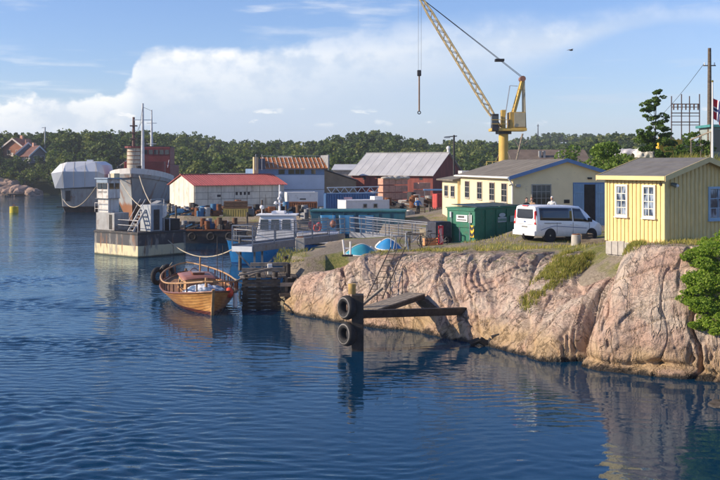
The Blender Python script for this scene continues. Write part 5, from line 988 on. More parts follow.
# ---- big ship with red superstructure, bow towards the viewer
def big_ship():
    t = T('cargo_ship', 'old grey coaster with dark red superstructure and masts moored bow on', 'ship', (-39.2, 198, 0), -85)
    L = 42.
    HM, nt, b = nodes('ship_hull'); g = G(nt, rnd=False); xyz = g.xyz(); n1 = g.noise(.35, 6, (1, 1, .5), .65); c = g.mix(g.sm(n1, .35, .65), (.30, .32, .33), (.40, .42, .42)); c = g.mix(g.sm(g.noise(.9, 5, (1, 1, .15)), .52, .66, 0, .75), c, (.24, .13, .08)); zz = g.mth('ADD', xyz[2], g.mth('MULTIPLY', g.mth('SUBTRACT', n1, .5), 2.)); c = g.mix(g.sm(zz, 2.3, 1.5), c, (.28, .12, .05)); g.L.new(c, b.inputs['Base Color']); b.inputs['Roughness'].default_value = .6; g.L.new(g.bump(g.noise(.8, 4), .3, .1), b.inputs['Normal'])
    bm_ = lambda q: 4.5*(1-max(0, (q-.62)/.38)**3.2)**.62*(.7+.3*min(1, q/.25))+.05; sh = lambda q: 5.2+1.5*max(0, (q-.55)/.45)**1.6; ke = lambda q: -2+1.5*max(0, (q-.88)/.12)**2
    rows = hull_rows(L, bm_, sh, ke, n=40, m=12, ex=.34, fl=lambda q: 1+.10*q, rake=2.2); mb = MB(); hull_mesh(mb, rows); r0 = rows[0]; mb.add([*r0, *[(x, -y, z) for x, y, z in reversed(r0)]], [tuple(range(2*len(r0)))]); mb.obj('hull', HM, t, smooth=50)
    RED = M((.20, .035, .035), .6, var=.2, sc=.6, bump=.1, dirt=(.10, .05, .04), da=.25, ds=.5, name='dark_red_paint'); GWH = M((.62, .62, .60), .6, var=.12, sc=.5, streak=.35, dirt=(.30, .2, .15), da=.25, ds=.5, name='ship_white')
    deck_mesh(MB(), rows, .5); mb = MB(); deck_mesh(mb, rows, .6); mb.obj('deck', RUST, t)
    # white bulwark round the bow
    for s in (1, -1):
        a = [Vector((r[-1][0], r[-1][1]*s*1.0, r[-1][2])) for r in rows[25:]]; mb = MB(); mb.grid([a, [p+Vector((0, s*.06, .85)) for p in a]]); o = mb.obj('bulwark', GWH, t); m_ = o.modifiers.new('t', 'SOLIDIFY'); m_.thickness = .08
    for x in (36.5, 39): MB().box(x, x+.9, -2.6, -2.2, 6.2, 7.9).obj('hawse_plate', DARKSTEEL, t)
    # deckhouse, bridge, funnel, masts
    dh = MB().box(5, 22, -3.6, 3.8, 5.0, 8.0).obj('deckhouse', RED, t, bevel=.1); MB().box(13, 21, -1.2, 3.7, 8.002, 11.2).obj('bridge', RED, dh, bevel=.08); MB().box(20.6, 21.6, -3.4, 3.4, 8.0, 8.15).obj('bridge_wing', RED, dh)
    for k in range(5): MB().box(21.0, 21.06, -1.0+.95*k, -.3+.95*k, 9.9, 10.7).obj('bridge_window', GLASS, dh)
    MB().box(13, 20.5, -1.3, 3.8, 11.202, 11.35).obj('bridge_roof', DARKSTEEL, dh)
    TAN = M((.55, .50, .40), .6, var=.15, sc=.8, streak=.3, dirt=(.3, .16, .08), da=.25, name='tan_funnel'); fn = MB().cyl((27, -1.85, 6), (27, -1.85, 10.9), 1.15, 1.1, 20).obj('mast_house', TAN, t, smooth=40)
    for z in (8.2, 8.9, 9.6, 10.3): MB().ring((27, -1.85, z), (0, 0, 1), 1.12, .08, 20, 6).obj('band', M((.30, .16, .09), .6, name='rust_band'), fn)
    MB().cyl((27, -1.85, 10.9), (27, -1.85, 11.2), 1.5, 1.5, 18).obj('platform', RED, fn)
    DM = M((.12, .06, .05), .6, name='dark_mast'); MB().cyl((27, -1.85, 11.2), (27, -1.85, 16.2), .28, .20, 10).obj('mast', DM, t)
    for z in (12.4, 13.4, 14.6): MB().box(26.6, 27.4, -2.45, -1.25, z, z+.2).obj('mast_fitting', DM, t)
    LG = M((.55, .58, .60), .5, name='pale_mast'); MB().cyl((29.5, .0, 6), (29.5, .0, 18.4), .34, .16, 10).obj('mast', LG, t); MB().cyl((17, .0, 10.5), (17, .0, 18.0), .28, .10, 10).obj('mast', LG, t)
    MB().bar((29.5, -1.5, 15.6), (29.5, 1.5, 15.6), .1).obj('cross_tree', LG, t); MB().bar((17, -.9, 15.6), (17, .9, 15.6), .1).obj('cross_tree', LG, t)
    for z in (11.3, 11.8): MB().tube([Vector((17.6, -.9, z)), Vector((17.6, .9, z))], .06, 5).obj('rail', LG, t)
    for a, b in (((29.5, .0, 17.8), (41, 0, 8.2)), ((29.5, .0, 17.8), (17, 0, 17.8)), ((27, -1.85, 16), (21, -3, 9)), ((29.5, .0, 15.6), (33, -3.6, 7.4))): MB().tube([Vector(a), Vector(b)], .03, 4).obj('stay', DARKSTEEL, t)
    for s in (-1, 1): MB().tube([Vector((22, s*3.6, 8.9)), Vector((30, s*4.2, 7.6))], .05, 5).obj('rail', GWH, t)
    MB().box(23, 26, -3.6, 3.2, 5.0, 8.6).obj('hatch_house', RED, t, bevel=.08); MB().box(30, 33, -3.4, -2.2, 6.0, 7.4).obj('winch', DARKSTEEL, t); MB().cyl((35, 0, 6.6), (35, 0, 7.9), .5, .5, 12).obj('capstan', DARKSTEEL, t)
big_ship()

# ---- vessel under a white tarpaulin tent
def covered_vessel():
    t = T('covered_vessel', 'grey hull under an angular white tarpaulin tent left of the coaster', 'ship', (-50.8, 168, 0), 10)
    TW = M((.70, .72, .74), .5, var=.06, sc=.6, bump=.15, bs=3, dirt=(.5, .48, .45), da=.12, name='white_tarpaulin'); HG = M((.36, .37, .36), .6, var=.2, sc=.6, streak=.4, dirt=(.20, .12, .08), da=.35, ds=.6, name='grimy_hull'); BLK = M((.05, .04, .04), .7, var=.3, dirt=(.18, .09, .05), da=.4, name='hull_bottom')
    rows = [[(x, y, z) for x, y, z in ((.6, 0, -.5), (.1, -.2, .6), (0, -.4, 3.6))] for _ in (0,)]
    def ring(z, ins): return [(ins+.5, ins, z), (3.8, ins-.35, z), (7.0-ins, ins, z), (7.4-ins, 4, z), (7.2-ins, 24, z), (ins+.3, 24, z), (ins, 4, z)]
    mb = MB(); mb.grid([ring(-.6, .9), ring(.9, .35)], close=True); mb.obj('hull_bottom', BLK, t, smooth=30); mb = MB(); mb.grid([ring(.902, .34), ring(4.0, .05), ring(4.05, .3)], close=True); mb.add(ring(4.04, .3), [tuple(range(7))]); mb.obj('hull', HG, t, smooth=30)
    MB().box(1.3, 2.1, -.32, -.20, 1.9, 3.7).obj('hatch', DARKSTEEL, t); MB().box(-.1, 7.5, -.42, -.30, .9, 1.05).obj('rubbing_strip', BLK, t)
    # tent: slanted left cheek, flat front, shallow roof
    a = [(-.4, -.2, 4.1), (1.1, -.6, 4.1), (6.4, -.5, 4.4), (7.3, .2, 4.2)]; b = [(-1.1, .2, 6.6), (.9, -.8, 6.9), (6.6, -.6, 6.9), (7.6, .3, 6.4)]; c = [(.3, .8, 8.15), (1.5, .2, 8.5), (6.0, .2, 8.55), (7.2, .8, 8.0)]
    mb = MB(); mb.grid([a, b]); mb.obj('tent_front', M((.46, .50, .54), .5, var=.08, sc=.5, bump=.1, name='shaded_white_tarp'), t)  # white tarp greyed in its colour for the shade on the front
    mb = MB(); mb.grid([b, c]); mb.obj('tent_slope', TW, t)
    mb = MB(); d = [(.3, 24, 8.15), (1.5, 24, 8.7), (6.0, 24, 8.7), (7.2, 24, 8.0)]; mb.grid([c, d]); mb.obj('tent_roof', TW, t)
    mb = MB(); mb.add([a[0], (-.4, 24, 4.1), (-1.1, 24, 6.6), b[0]], [(0, 1, 2, 3)]); mb.add([b[0], (-1.1, 24, 6.6), d[0], c[0]], [(0, 1, 2, 3)]); mb.obj('tent_side', TW, t); mb = MB(); mb.add([a[3], (7.3, 24, 4.2), (7.6, 24, 6.4), b[3]], [(0, 1, 2, 3)]); mb.add([b[3], (7.6, 24, 6.4), d[3], c[3]], [(0, 1, 2, 3)]); mb.obj('tent_side', TW, t)
    for k in range(4): x = .9+1.8*k; MB().tube([Vector((x, -.85+.06*k, 4.3)), Vector((x, -.9+.06*k, 6.9)), Vector((x, .2, 8.52))], .03, 5).obj('lashing', ROPE, t)
    MB().box(4.6, 5.6, 1.5, 3.0, 8.6, 8.9).obj('roof_hatch', WHITE, t)
covered_vessel()

# ---- mooring lines
def line(label, a, b, sag, r=.045, n=16):
    a, b = Vector(a), Vector(b); pts = [a.lerp(b, k/n)-Vector((0, 0, sag*4*(k/n)*(1-k/n))) for k in range(n+1)]; o = MB().tube(pts, r, 6).obj('mooring_line', ROPE, smooth=60); tag(o, label, 'rope', 'mooring lines across the harbour')
line('pale mooring line drooping from the tent-covered vessel to the ferry tower', P(63, 199, 166), P(96, 187, 92), 1.6, .05)
line('mooring line from the left of the coaster bow down to the quay', P(118, 176, 157), P(160, 214, 112), 1.4, .07)
line('mooring line from the right of the coaster bow down to the quay', P(138, 171, 157), P(169, 210, 112), 2.2, .07)
line('thin brown rope sagging from the ferry towards the blue boat', P(160, 232, 90), P(233, 249, 78), 1.3, .045)
line('grey rope from the wooden boat stern to the pier', P(232, 277, 58), P(262, 281, 56), .3, .03)

# ---- red-roofed shed
def shed():
    t = T('shed', 'pale panelled shed with red sheet roof on the quay', 'shed', (-21.2, 128, 1.95), 35); W, Ln, He, Hr = 7.4, 13.3, 3.4, 4.65       # W along y, length along x
    PW = M((.70, .66, .56), .8, var=.12, sc=.8, streak=.35, dirt=(.33, .28, .22), da=.3, ds=.5, name='pale_cladding'); RD = M((.50, .135, .115), .55, var=.15, sc=.8, dirt=(.50, .22, .18), da=.2, name='red_sheet')
    mb = MB(); mb.prism([(0, 0, -.6), (0, W, -.6), (0, W, He), (0, W/2, Hr), (0, 0, He)], (Ln, 0, 0)); mb.obj('wall', M((.30, .28, .24), .8, name='shed_core'), t)
    nc = 7; w = Ln/nc
    for c in range(nc):
        for r in range(4): z = -.1+r*.87; MB().box(c*w+.04, (c+1)*w-.04, -.07, -.004, z+.02, z+.85-.02).obj('cladding_panel', PW, t)
    for k in range(5):
        y0, y1 = k*W/5+.03, (k+1)*W/5-.03; zt = lambda y: He+(Hr-He)*(1-abs(y-W/2)/(W/2))-.03
        ym = W/2 if y0 < W/2 < y1 else None; poly = [(-.07, y0, -.2), (-.07, y1, -.2), (-.07, y1, zt(y1))]+([(-.07, ym, zt(ym))] if ym else [])+[(-.07, y0, zt(y0))]; MB().prism(poly, (.065, 0, 0)).obj('cladding_panel', PW, t)
    n = 12; w = (Ln+.6)/n; s = (Hr-He)/(W/2); proto = {}
    for k in range(n):
        for sd_ in (0, 1):
            if sd_ in proto: share(proto[sd_], t, (k*w, 0, 0))
            else:
                mb = MB(); y0, y1 = (-.45, W/2) if sd_ == 0 else (W+.45, W/2); z0, z1 = He-.45*s+.12, Hr+.12
                for q in range(3): x = -.3+q*w/3; mb.prism([(x+.01, y0, z0), (x+w/3-.04, y0, z0), (x+w/3-.04, y1, z1), (x+.01, y1, z1)], (0, 0, .05)); mb.prism([(x+w/3-.06, y0, z0+.03), (x+w/3, y0, z0+.03), (x+w/3, y1, z1+.03), (x+w/3-.06, y1, z1+.03)], (0, 0, .06))
                proto[sd_] = mb.obj('roof_sheet', RD, t); proto[sd_].location = (k*w, 0, 0)
    MB().bar((-.3, W/2, Hr+.2), (Ln+.3, W/2, Hr+.2), .3, .06).obj('ridge_cap', RD, t); MB().box(3.2, 3.7, -.10, -.075, 1.9, 2.2).obj('vent', DARKSTEEL, t)
    for x in (5.9, 6.5, 7.1, 7.7): MB().box(x, x+.3, -.10, -.075, 2.1, 2.5).obj('vent', DARKSTEEL, t)
shed()

# ---- generic yard boxes
def steel_box(name, label, cat, loc, rz, L, Wd, H, mat, corr=True, group=None, doors=True, rail=None):
    t = T(name, label, cat, loc, rz, group); MB().box(.03, L-.03, .03, Wd-.03, .1, H-.06).obj('body', mat, t)
    for x in (0, L-.14):
        for y in (0, Wd-.14): MB().box(x, x+.14, y, y+.14, 0, H).obj('corner_post', mat, t)
    for y in (0, Wd-.1):
        for z in (.02, H-.14): MB().box(.141, L-.141, y, y+.1, z, z+.12).obj('rail', rail or mat, t)
    if corr:
        n = int(L/.28); proto = None
        for k in range(n):
            x = .16+k*(L-.36)/n
            if proto: share(proto, t, (x-.16, 0, 0))
            else: proto = MB().prism([(.16, .03, .15), (.20, -.005, .15), (.28, -.005, .15), (.32, .03, .15)], (0, 0, H-.30)).obj('corrugation', mat, t)
    if doors:
        for y in (.16, Wd/2+.02): MB().box(-.02, .028, y, y+Wd/2-.18, .16, H-.16).obj('door', mat, t)
    return t
BLC = M((.035, .11, .26), .55, var=.2, sc=1, streak=.2, dirt=(.12, .09, .08), da=.2, name='blue_container_paint')
p = P(326, 219, 104); c1 = steel_box('shipping_container', 'blue corrugated shipping container carrying the white truss', 'container', (p.x, p.y, 2.3), 8, 5.2, 2.4, 2.75, BLC)
MB().box(1.9, 2.75, -.03, -.008, 2.0, 2.35).obj('sign', M((.62, .40, .44), .5, name='pink_sign'), c1, label='small pink sign')
p = P(346, 217.5, 97); hut = steel_box('site_hut', 'white site hut with two small windows and red lettering', 'hut', (p.x, p.y, 2.6), 22, 4.6, 2.3, 2.0, M((.74, .73, .72), .5, var=.05, streak=.15, dirt=(.5, .47, .45), da=.12, name='hut_white'), corr=False)
for x in (2.0, 3.1): window(hut, (x, .026, 1.2), (1, 0, 0), (0, -1, 0), .42, .42, GALV, 1, 1, .05, sill=False)
text(hut, 'UOGOR', .46, (2.35, .02, .84), (R(90), 0, 0), M((.50, .06, .10), .5, name='letter_red'), sx=1.25)
MB().box(3.2, 4.1, .5, 1.6, 1.96, 2.3).obj('roof_unit', WHITE, hut)
def truss(label, a, b, h):
    a, b = Vector(a), Vector(b); t = T('lattice_truss', label, 'truss', a); d = b-a; u = Vector((0, 0, h)); s = Vector((0, .5, 0)); PW = M((.66, .67, .66), .5, var=.1, name='white_steel')
    for o in (Vector(), s):
        for q in (Vector(), u): MB().bar(o+q, o+q+d, .09).obj('chord', PW, t)
        n = 12
        for k in range(n): p0, p1 = d*(k/n), d*((k+1)/n); (MB().bar(o+p0, o+p1+u, .05) if k % 2 else MB().bar(o+p0+u, o+p1, .05)).obj('lattice_bar', PW, t)
truss('white lattice girder lying across the blue container', P(327, 193.5, 104.6), P(379, 192.5, 105.6), .62)
p = P(287, 208, 131); wb = steel_box('office_container', 'plain white container with a small vent before the part-stripped building', 'container', (p.x, p.y, 2.0), 12, 4.1, 2.5, 2.45, WHITE, corr=False); MB().box(1.7, 2.5, .0, .026, 1.45, 1.6).obj('vent', DARKSTEEL, wb)
p = P(278, 215, 117); steel_box('shipping_container', 'rusty brown open container below the white container', 'container', (p.x, p.y, 1.9), 4, 4.6, 2.4, 1.75, RUST)
YEL = M((.50, .38, .10), .6, var=.2, sc=1, streak=.3, dirt=(.25, .17, .08), da=.3, name='ochre_yellow')
p = P(223, 231, 110); steel_box('yellow_skip', 'ochre yellow steel skip at the quay edge', 'skip', (p.x, p.y, 1.75), 6, 2.75, 1.8, 1.45, YEL, doors=False); MBR = M((.16, .09, .05), .85, var=.3, sc=2, bump=.4, name='brown_timber_stack')
t = T('timber_stack', 'stack of brown timber on top of the yellow skip', 'timber', (p.x, p.y, 3.21), 6)
for k in range(5):
    for j in range(3): MB().box(.05+.02*j, 2.7-.03*k, .1+.34*k, .40+.34*k, .27*j, .27*j+.24).obj('beam', MBR, t)
# clutter on the quay, each pile a thing
def scrap(name, label, cat, loc, rz, seed, mats, n=9, s=1., group='scrap heaps on the quay'):
    r = random.Random(seed); t = T(name, label, cat, loc, rz, group)
    for k in range(n):
        x, y, z = r.uniform(-1, 1)*s, r.uniform(-.6, .6)*s, r.uniform(0, .5)*s*(k/n); m = r.choice(mats); q = r.random()
        if q < .45: MB().bar((x-r.uniform(.3, .9)*s, y, z+.08), (x+r.uniform(.3, .9)*s, y+r.uniform(-.4, .4)*s, z+r.uniform(.1, .5)*s), r.uniform(.08, .2)*s).obj('beam', m, t)
        elif q < .75: MB().box(x-.3*s, x+.3*s, y-.25*s, y+.25*s, z, z+r.uniform(.25, .6)*s).obj('box', m, t, bevel=.03)
        else: MB().cyl((x, y, z), (x, y, z+.8*s), .27*s, .27*s, 12).obj('drum', m, t, smooth=40)
BLT = M((.04, .16, .32), .6, var=.2, name='blue_plastic'); GRT = M((.26, .27, .28), .7, var=.25, sc=2, name='grey_clutter'); PAL = M((.50, .48, .44), .7, var=.2, name='pale_clutter')
for k, (x, y, Z, lb, ms, s) in enumerate([(186, 226, 110, 'dark scrap heap on the quay nearest the ferry', [BLACK, DARKSTEEL, RUST, BLT], 1.2), (197, 218, 116, 'heap of blue drums and beams in front of the shed gable', [BLT, GRT, DARKSTEEL], 1.2), (208, 227, 109.5, 'mixed dark scrap with a blue crate at the quay edge', [DARKSTEEL, BLT, PAL, RUST], 1.2), (213, 216, 119, 'grey gear heap below the shed long wall', [GRT, BLACK, RUST], 1.3), (228, 217, 121, 'brown beams piled right of the shed front', [RUST, MBR, DARKSTEEL], 1.2), (258, 216, 119, 'rusty steel heap left of the brown container', [RUST, DARKSTEEL, MBR], 1.4), (246, 222, 112, 'dark gear heap right of the yellow skip', [DARKSTEEL, GRT, MBR], 1.2), (171, 220, 114, 'coiled hoses and posts at the quay corner', [DARKSTEEL, PAL, RUST], 1.2), (300, 219, 108, 'pallets and beams in front of the brown container', [MBR, TIMBERL, GRT], 1.3), (311, 221, 103, 'dark scrap beside the blue container', [DARKSTEEL, BLACK, GRT], 1.2), (394, 213, 112, 'dark machinery heap right of the white site hut', [DARKSTEEL, RUST, BLACK], 1.5), (402, 203, 122, 'rusty scrap below the brick stacks', [RUST, MBR, DARKSTEEL, PAL], 1.7), (376, 199, 126, 'dark scrap left of the brick stacks', [DARKSTEEL, RUST, GRT], 1.8), (424, 206, 118, 'brown gear heap left of the slatted gate', [MBR, RUST, PAL], 1.6), (408, 219, 98, 'tan sacks and beams behind the ramp', [PAL, TIMBERL, MBR], 1.1), (333, 216, 110, 'grey boxes behind the blue barge', [GRT, DARKSTEEL, PAL], 1.1), (192, 213, 123, 'low dark heap against the shed corner', [DARKSTEEL, BLACK, MBR], 1.3), (236, 215, 123, 'dark steel heap against the right half of the shed', [DARKSTEEL, RUST, GRT], 1.5), (268, 222, 108, 'rusty beams behind the workboat mast', [RUST, MBR, BLACK], 1.4), (286, 224, 104, 'black gear heap right of the workboat mast', [BLACK, DARKSTEEL, BLT], 1.3), (320, 228, 96, 'dark beams between the barge and the pile', [MBR, DARKSTEEL, TIMBERL], 1.2), (180, 215, 119, 'brown crates left of the shed gable', [MBR, RUST, GRT], 1.2)]):
    p = P(x, y, Z); scrap('scrap_heap', lb, 'scrap', (p.x, p.y, max(1.7, gz(p.x, p.y)-.05)), 15*k, k, ms, 14, s)
def work_barge():
    p = P(184, 0, 103); t = T('work_barge', 'low black work barge lying along the quay right of the ferry', 'barge', (p.x, 102.2, 0), 3); BK = M((.022, .022, .026), .7, var=.35, sc=1, bump=.2, dirt=(.10, .06, .04), da=.35, name='barge_black')
    MB().prism([(0, 0, -.5), (6.0, 0, -.5), (6.4, 0, 1.25), (-.4, 0, 1.25)], (0, 2.8, 0)).obj('hull', BK, t, bevel=.04); MB().box(-.45, 6.45, -.08, 2.9, 1.252, 1.36).obj('coaming', RUST, t)
    for x in (.2, 2.1, 4.0, 5.8): MB().cyl((x, .15, 1.36), (x, .15, 1.85), .09, .09, 8).obj('bollard', DARKSTEEL, t)
    for k, x in enumerate((1.0, 2.9, 4.8)): w = MB().ring((x, -.2, .7), (0, 1, 0), .34, .12, 18, 8).obj('tyre', RUBBER, t, smooth=60)
work_barge()
for k, (x, dz, lb, ms) in enumerate([(190, 1.36, 'dark gear heap on the left end of the work barge', [DARKSTEEL, BLACK, BLT, GRT]), (207, 1.36, 'blue and grey gear heap amidships on the work barge', [BLT, GRT, DARKSTEEL, RUST]), (225, 1.36, 'rusty gear heap on the right end of the work barge', [RUST, DARKSTEEL, MBR, PAL])]):
    p = P(x, 0, 103.6); scrap('scrap_heap', lb, 'scrap', (p.x, 103.8, dz), 8+20*k, 40+k, ms, 16, 1.05)
t = T('harbour_shed', 'small white hut between the ferry casing and the quay', 'hut', P(158, 218, 112), 35); MB().box(-.5, .8, -.6, .6, -.4, 1.6).obj('wall', WHITE, t); MB().prism([(-.65, -.75, 1.6), (.95, -.75, 1.6), (.15, -.75, 1.95)], (0, 1.5, 0)).obj('roof', GRT, t); MB().box(-.1, .3, -.64, -.602, .3, 1.2).obj('door', GRT, t)
for k, (x, y0, y1, Z) in enumerate([(176, 205, 232, 108), (170, 203, 222, 113), (247, 212, 224, 100), (286, 205, 220, 101), (240, 235, 262, 70), (262, 200, 222, 112)]):
    a, b = P(x, y0, Z), P(x, y1, Z); o = MB().cyl(b-Vector((0, 0, .6)), a, .12, .10, 8).obj('mooring_pile', TIMBER); tag(o, ['tall dark pile at the quay corner by the ferry', 'second pile in front of the pale shed gable', 'thin pile beside the yellow skip', 'thin pile in front of the brown container', 'slender pile standing in the water left of the blue boat', 'pile behind the blue boat mast'][k], 'pile', 'piles along the quay')

# ---- part-stripped building with orange roof
def stripped_building():
    p = P(258, 0, 138); t = T('building', 'white-fronted building with bare orange roof battens and blue window band', 'building', (p.x, 138, 2.0), 17.5); L, D, H = 9.5, 9., 4.6
    BW = M((.58, .64, .72), .6, var=.08, sc=.6, dirt=(.4, .42, .45), da=.12, name='shade_blue_white_front'); OR = M((.42, .14, .035), .7, var=.25, sc=2, bump=.3, name='orange_tile'); BB = M((.16, .25, .40), .5, var=.15, name='blue_band')  # white front, with the blue of its shade put into the base colour
    MB().box(0, L, 0, D, -.5, H).obj('wall', BW, t); MB().box(-.05, L+.02, -.05, -.002, 2.55, 2.62).obj('string_course', GRT, t); MB().box(0, L, .02, D, H+.002, 5.45).obj('upper_wall', BB, t)
    for x in (2.9, 4.3, 5.3, 6.0, 7.6): MB().box(x, x+.85 if x < 5 else x+.6, -.03, .018, H+.15, 5.35).obj('window', GLASS, t)
    # roof slope facing the viewer: rows of battens/tiles
    for k in range(6):
        y = -.35+k*.6; z = 5.47+k*.26; MB().prism([(1.0, y, z), (L+.4, y, z), (L+.4, y+.52, z+.22), (1.0, y+.52, z+.22)], (0, 0, .09)).obj('tile_course', OR, t)
    n = 15
    for k in range(n+1): x = 1.0+k*(L-.6)/n; MB().bar((x, -.3, 5.62), (x+.35, 3.2, 7.12), .09, .08).obj('batten', M((.52, .46, .40), .7, name='pale_batten'), t)
    for a, b in (((1, -.35, 6.9), (L+.4, -.35, 6.9)), ((1, 3.3, 7.25), (L+.5, 3.3, 7.25))): pass
    CRM2 = M((.60, .48, .28), .8, var=.1, name='cream_stucco'); MB().box(-.62, -.02, -.3, .5, 3.4, 7.1).obj('pillar', CRM2, t); MB().box(0, .98, -.1, 3, 5.452, 6.9).obj('dark_bay', M((.07, .09, .13), .6, name='dark_bay'), t)
    for x in (-.4, .45, L+.45): MB().cyl((x, -.45, 5.3), (x, -.45, 7.5), .05, .05, 6).obj('scaffold_tube', GALV, t)
    for z in (6.2, 7.2): MB().bar((1.4, -.30+(z-5.6)*2.2, z+.12), (L+.4, -.30+(z-5.6)*2.2, z+.12), .06).obj('scaffold_tube', GALV, t)
    MB().box(L+.42, L+.6, -.5, 3.6, 5.5, 7.4).obj('verge_board', GRT, t)
stripped_building()
def annex():
    p = P(323, 0, 144); t = T('annex_building', 'tan gabled annex with sloping roof right of the orange roof', 'building', (p.x, 144, 2.0), 25); TN = M((.34, .26, .17), .85, var=.12, sc=.8, dirt=(.2, .16, .11), da=.2, name='tan_render')
    poly = [(0, 0, -.5), (7.4, 0, -.5), (7.4, 0, 3.0), (0, 0, 5.3)]; MB().prism(poly, (0, 8, 0)).obj('wall', TN, t); MB().prism([(-.1, -.2, 5.45), (7.8, -.2, 2.98), (7.8, -.2, 3.1), (-.1, -.2, 5.57)], (0, 8.4, 0)).obj('roof', M((.20, .20, .20), .8, name='dark_roof'), t); MB().box(2, 3, -.04, -.002, .8, 2.2).obj('door', BLACK, t)
annex()

# ---- red barn
def barn():
    t = T('barn', 'large dark red timber warehouse with pale grey metal roof', 'building', (10.2, 140, 2.2), 60); W, Ln, He, Hr = 10., 13.2, 4.45, 7.45
    RB, nt, b = nodes('red_boards'); g = G(nt, rnd=False); xyz = g.xyz(); n1 = g.noise(1.2, 5, (1, 1, .25)); c = g.mix(g.sm(n1, .3, .7), (.15, .035, .028), (.25, .06, .045)); fr = g.mth('FRACT', g.mth('MULTIPLY', g.mth('ADD', xyz[0], xyz[1]), 5.)); c = g.mix(g.sm(fr, .12, .02, 0, .5), c, (.05, .012, .01)); g.L.new(c, b.inputs['Base Color']); b.inputs['Roughness'].default_value = .8; g.L.new(g.bump(g.sm(fr, 0, .15), .4, .03), b.inputs['Normal'])
    MB().prism([(0, 0, -.5), (W, 0, -.5), (W, 0, He), (W/2, 0, Hr), (0, 0, He)], (0, Ln, 0)).obj('wall', RB, t)
    GM = M((.47, .48, .49), .55, .1, var=.10, sc=.4, bump=.05, dirt=(.30, .31, .32), da=.2, ds=.3, name='grey_metal_roof'); s = (Hr-He)/(W/2); n = 11; w = (Ln+.6)/n
    for sd_ in (0, 1):
        pr = None
        for k in range(n):
            if pr: share(pr, t, (0, k*w, 0)); continue
            x0, x1 = (-.5, W/2) if sd_ == 0 else (W+.5, W/2); z0, z1 = He-.5*s+.12, Hr+.12; mb = MB(); mb.prism([(x0, -.3, z0), (x0, -.3+w-.002, z0), (x1, -.3+w-.002, z1), (x1, -.3, z1)], (0, 0, .06)); mb.prism([(x0, -.33+w, z0+.04), (x0, -.29+w, z0+.04), (x1, -.29+w, z1+.04), (x1, -.33+w, z1+.04)], (0, 0, .045)); pr = mb.obj('roof_sheet', GM, t)
    MB().bar((W/2, -.3, Hr+.2), (W/2, Ln+.3, Hr+.2), .35, .05).obj('ridge_cap', GM, t); MB().cyl((W/2, -.05, Hr+.2), (W/2, -.05, Hr+.75), .2, .2, 10).ball((W/2, -.05, Hr+.8), .3, 10, 6).obj('roof_vent', WHITE, t)
    for y in (1.6, 3.9, 6.2, 8.5, 10.8): MB().box(-.03, -.003, y, y+.5, He-.75, He-.35).obj('vent', BLACK, t)
    for y in (2.5, 7.5): MB().box(-.06, -.004, y, y+2.2, -.2, 2.8).obj('sliding_door', RB, t)
barn()
BRK = M((.58, .31, .22), .85, var=.2, sc=3, bump=.3, name='brick_pack')
def brick_stack(label, px, py, Z, rz, nx, nz):
    p = P(px, py, Z); t = T('brick_stack', label, 'brick stack', (p.x, p.y, gz(p.x, p.y)), rz, 'stacks of bricks in front of the red warehouse'); pr = None
    for k in range(nz):
        for i in range(nx):
            if pr: share(pr, t, (i*1.02, 0, k*.92))
            else: pr = MB().box(0, .98, 0, 1.0, .12, .9).obj('brick_pack', BRK, t, bevel=.02)
    for i in range(nx): MB().box(i*1.02, i*1.02+.98, 0, 1, 0, .1).obj('pallet', TIMBERL, t)
brick_stack('long stack of pinkish brick packs below the warehouse wall', 383, 204, 124, 38, 4, 4); brick_stack('shorter brick stack in the shade right of the long one', 419, 206, 126, 40, 2, 3)
t = T('tarpaulin', 'pale lumpy tarpaulin bundles on top of the long brick stack', 'tarpaulin', (P(383, 0, 124).x, 124.2, gz(2.8, 124)+3.72), 38)
for k in range(5): MB().ball((.4+k*.85, .1*math.sin(k*2), .0), .62, 12, 8, sq=(1, .8, .30+.08*(k % 3))).obj('bundle', M((.52, .48, .40), .8, var=.25, sc=3, bump=.5, bs=4, name='pale_canvas'), t, smooth=60)
p = P(437, 205, 112); steel_box('shipping_container', 'small red box beside the cream hall with blue lid', 'container', (p.x, p.y, 2.6), 15, 1.9, 1.6, 2.2, M((.45, .07, .06), .6, name='red_box'), corr=False)
p = P(434, 198, 118); o = MB().box(p.x-1.2, p.x+1.3, 117.4, 119, 5.0, 5.15).obj('awning', M((.10, .24, .45), .6, name='blue_awning')); tag(o, 'flat blue canopy left of the cream hall', 'awning'); 
for k in (-1.1, 1.2): MB().bar((p.x+k, 118, 2.3), (p.x+k, 118, 5.0), .08).obj('post', GALV, o)
t = T('slatted_gate', 'pale slatted gate left of the cream hall', 'gate', P(430, 228, 96), 5)
for k in range(8): MB().box(.2*k, .2*k+.11, 0, .04, 0, 1.95+.05*(k % 2)).obj('slat', TIMBERL, t)
for z in (.3, 1.0, 1.7): MB().box(-.05, 1.6, .045, .09, z, z+.12).obj('rail', TIMBERL, t)
for x in (-.12, 1.62): MB().box(x, x+.12, -.02, .1, -.3, 2.3).obj('post', TIMBERL, t)
t = T('slatted_gate', 'brown slatted fence panel left of the pale gate', 'gate', P(407, 225, 98), 0)
for k in range(7): MB().box(0, 1.7, 0, .04, .25*k, .25*k+.15).obj('slat', M((.30, .23, .15), .8, name='fence_brown'), t)
for x in (-.1, 1.7): MB().box(x, x+.1, .0, .1, -.3, 1.9).obj('post', TIMBER, t)

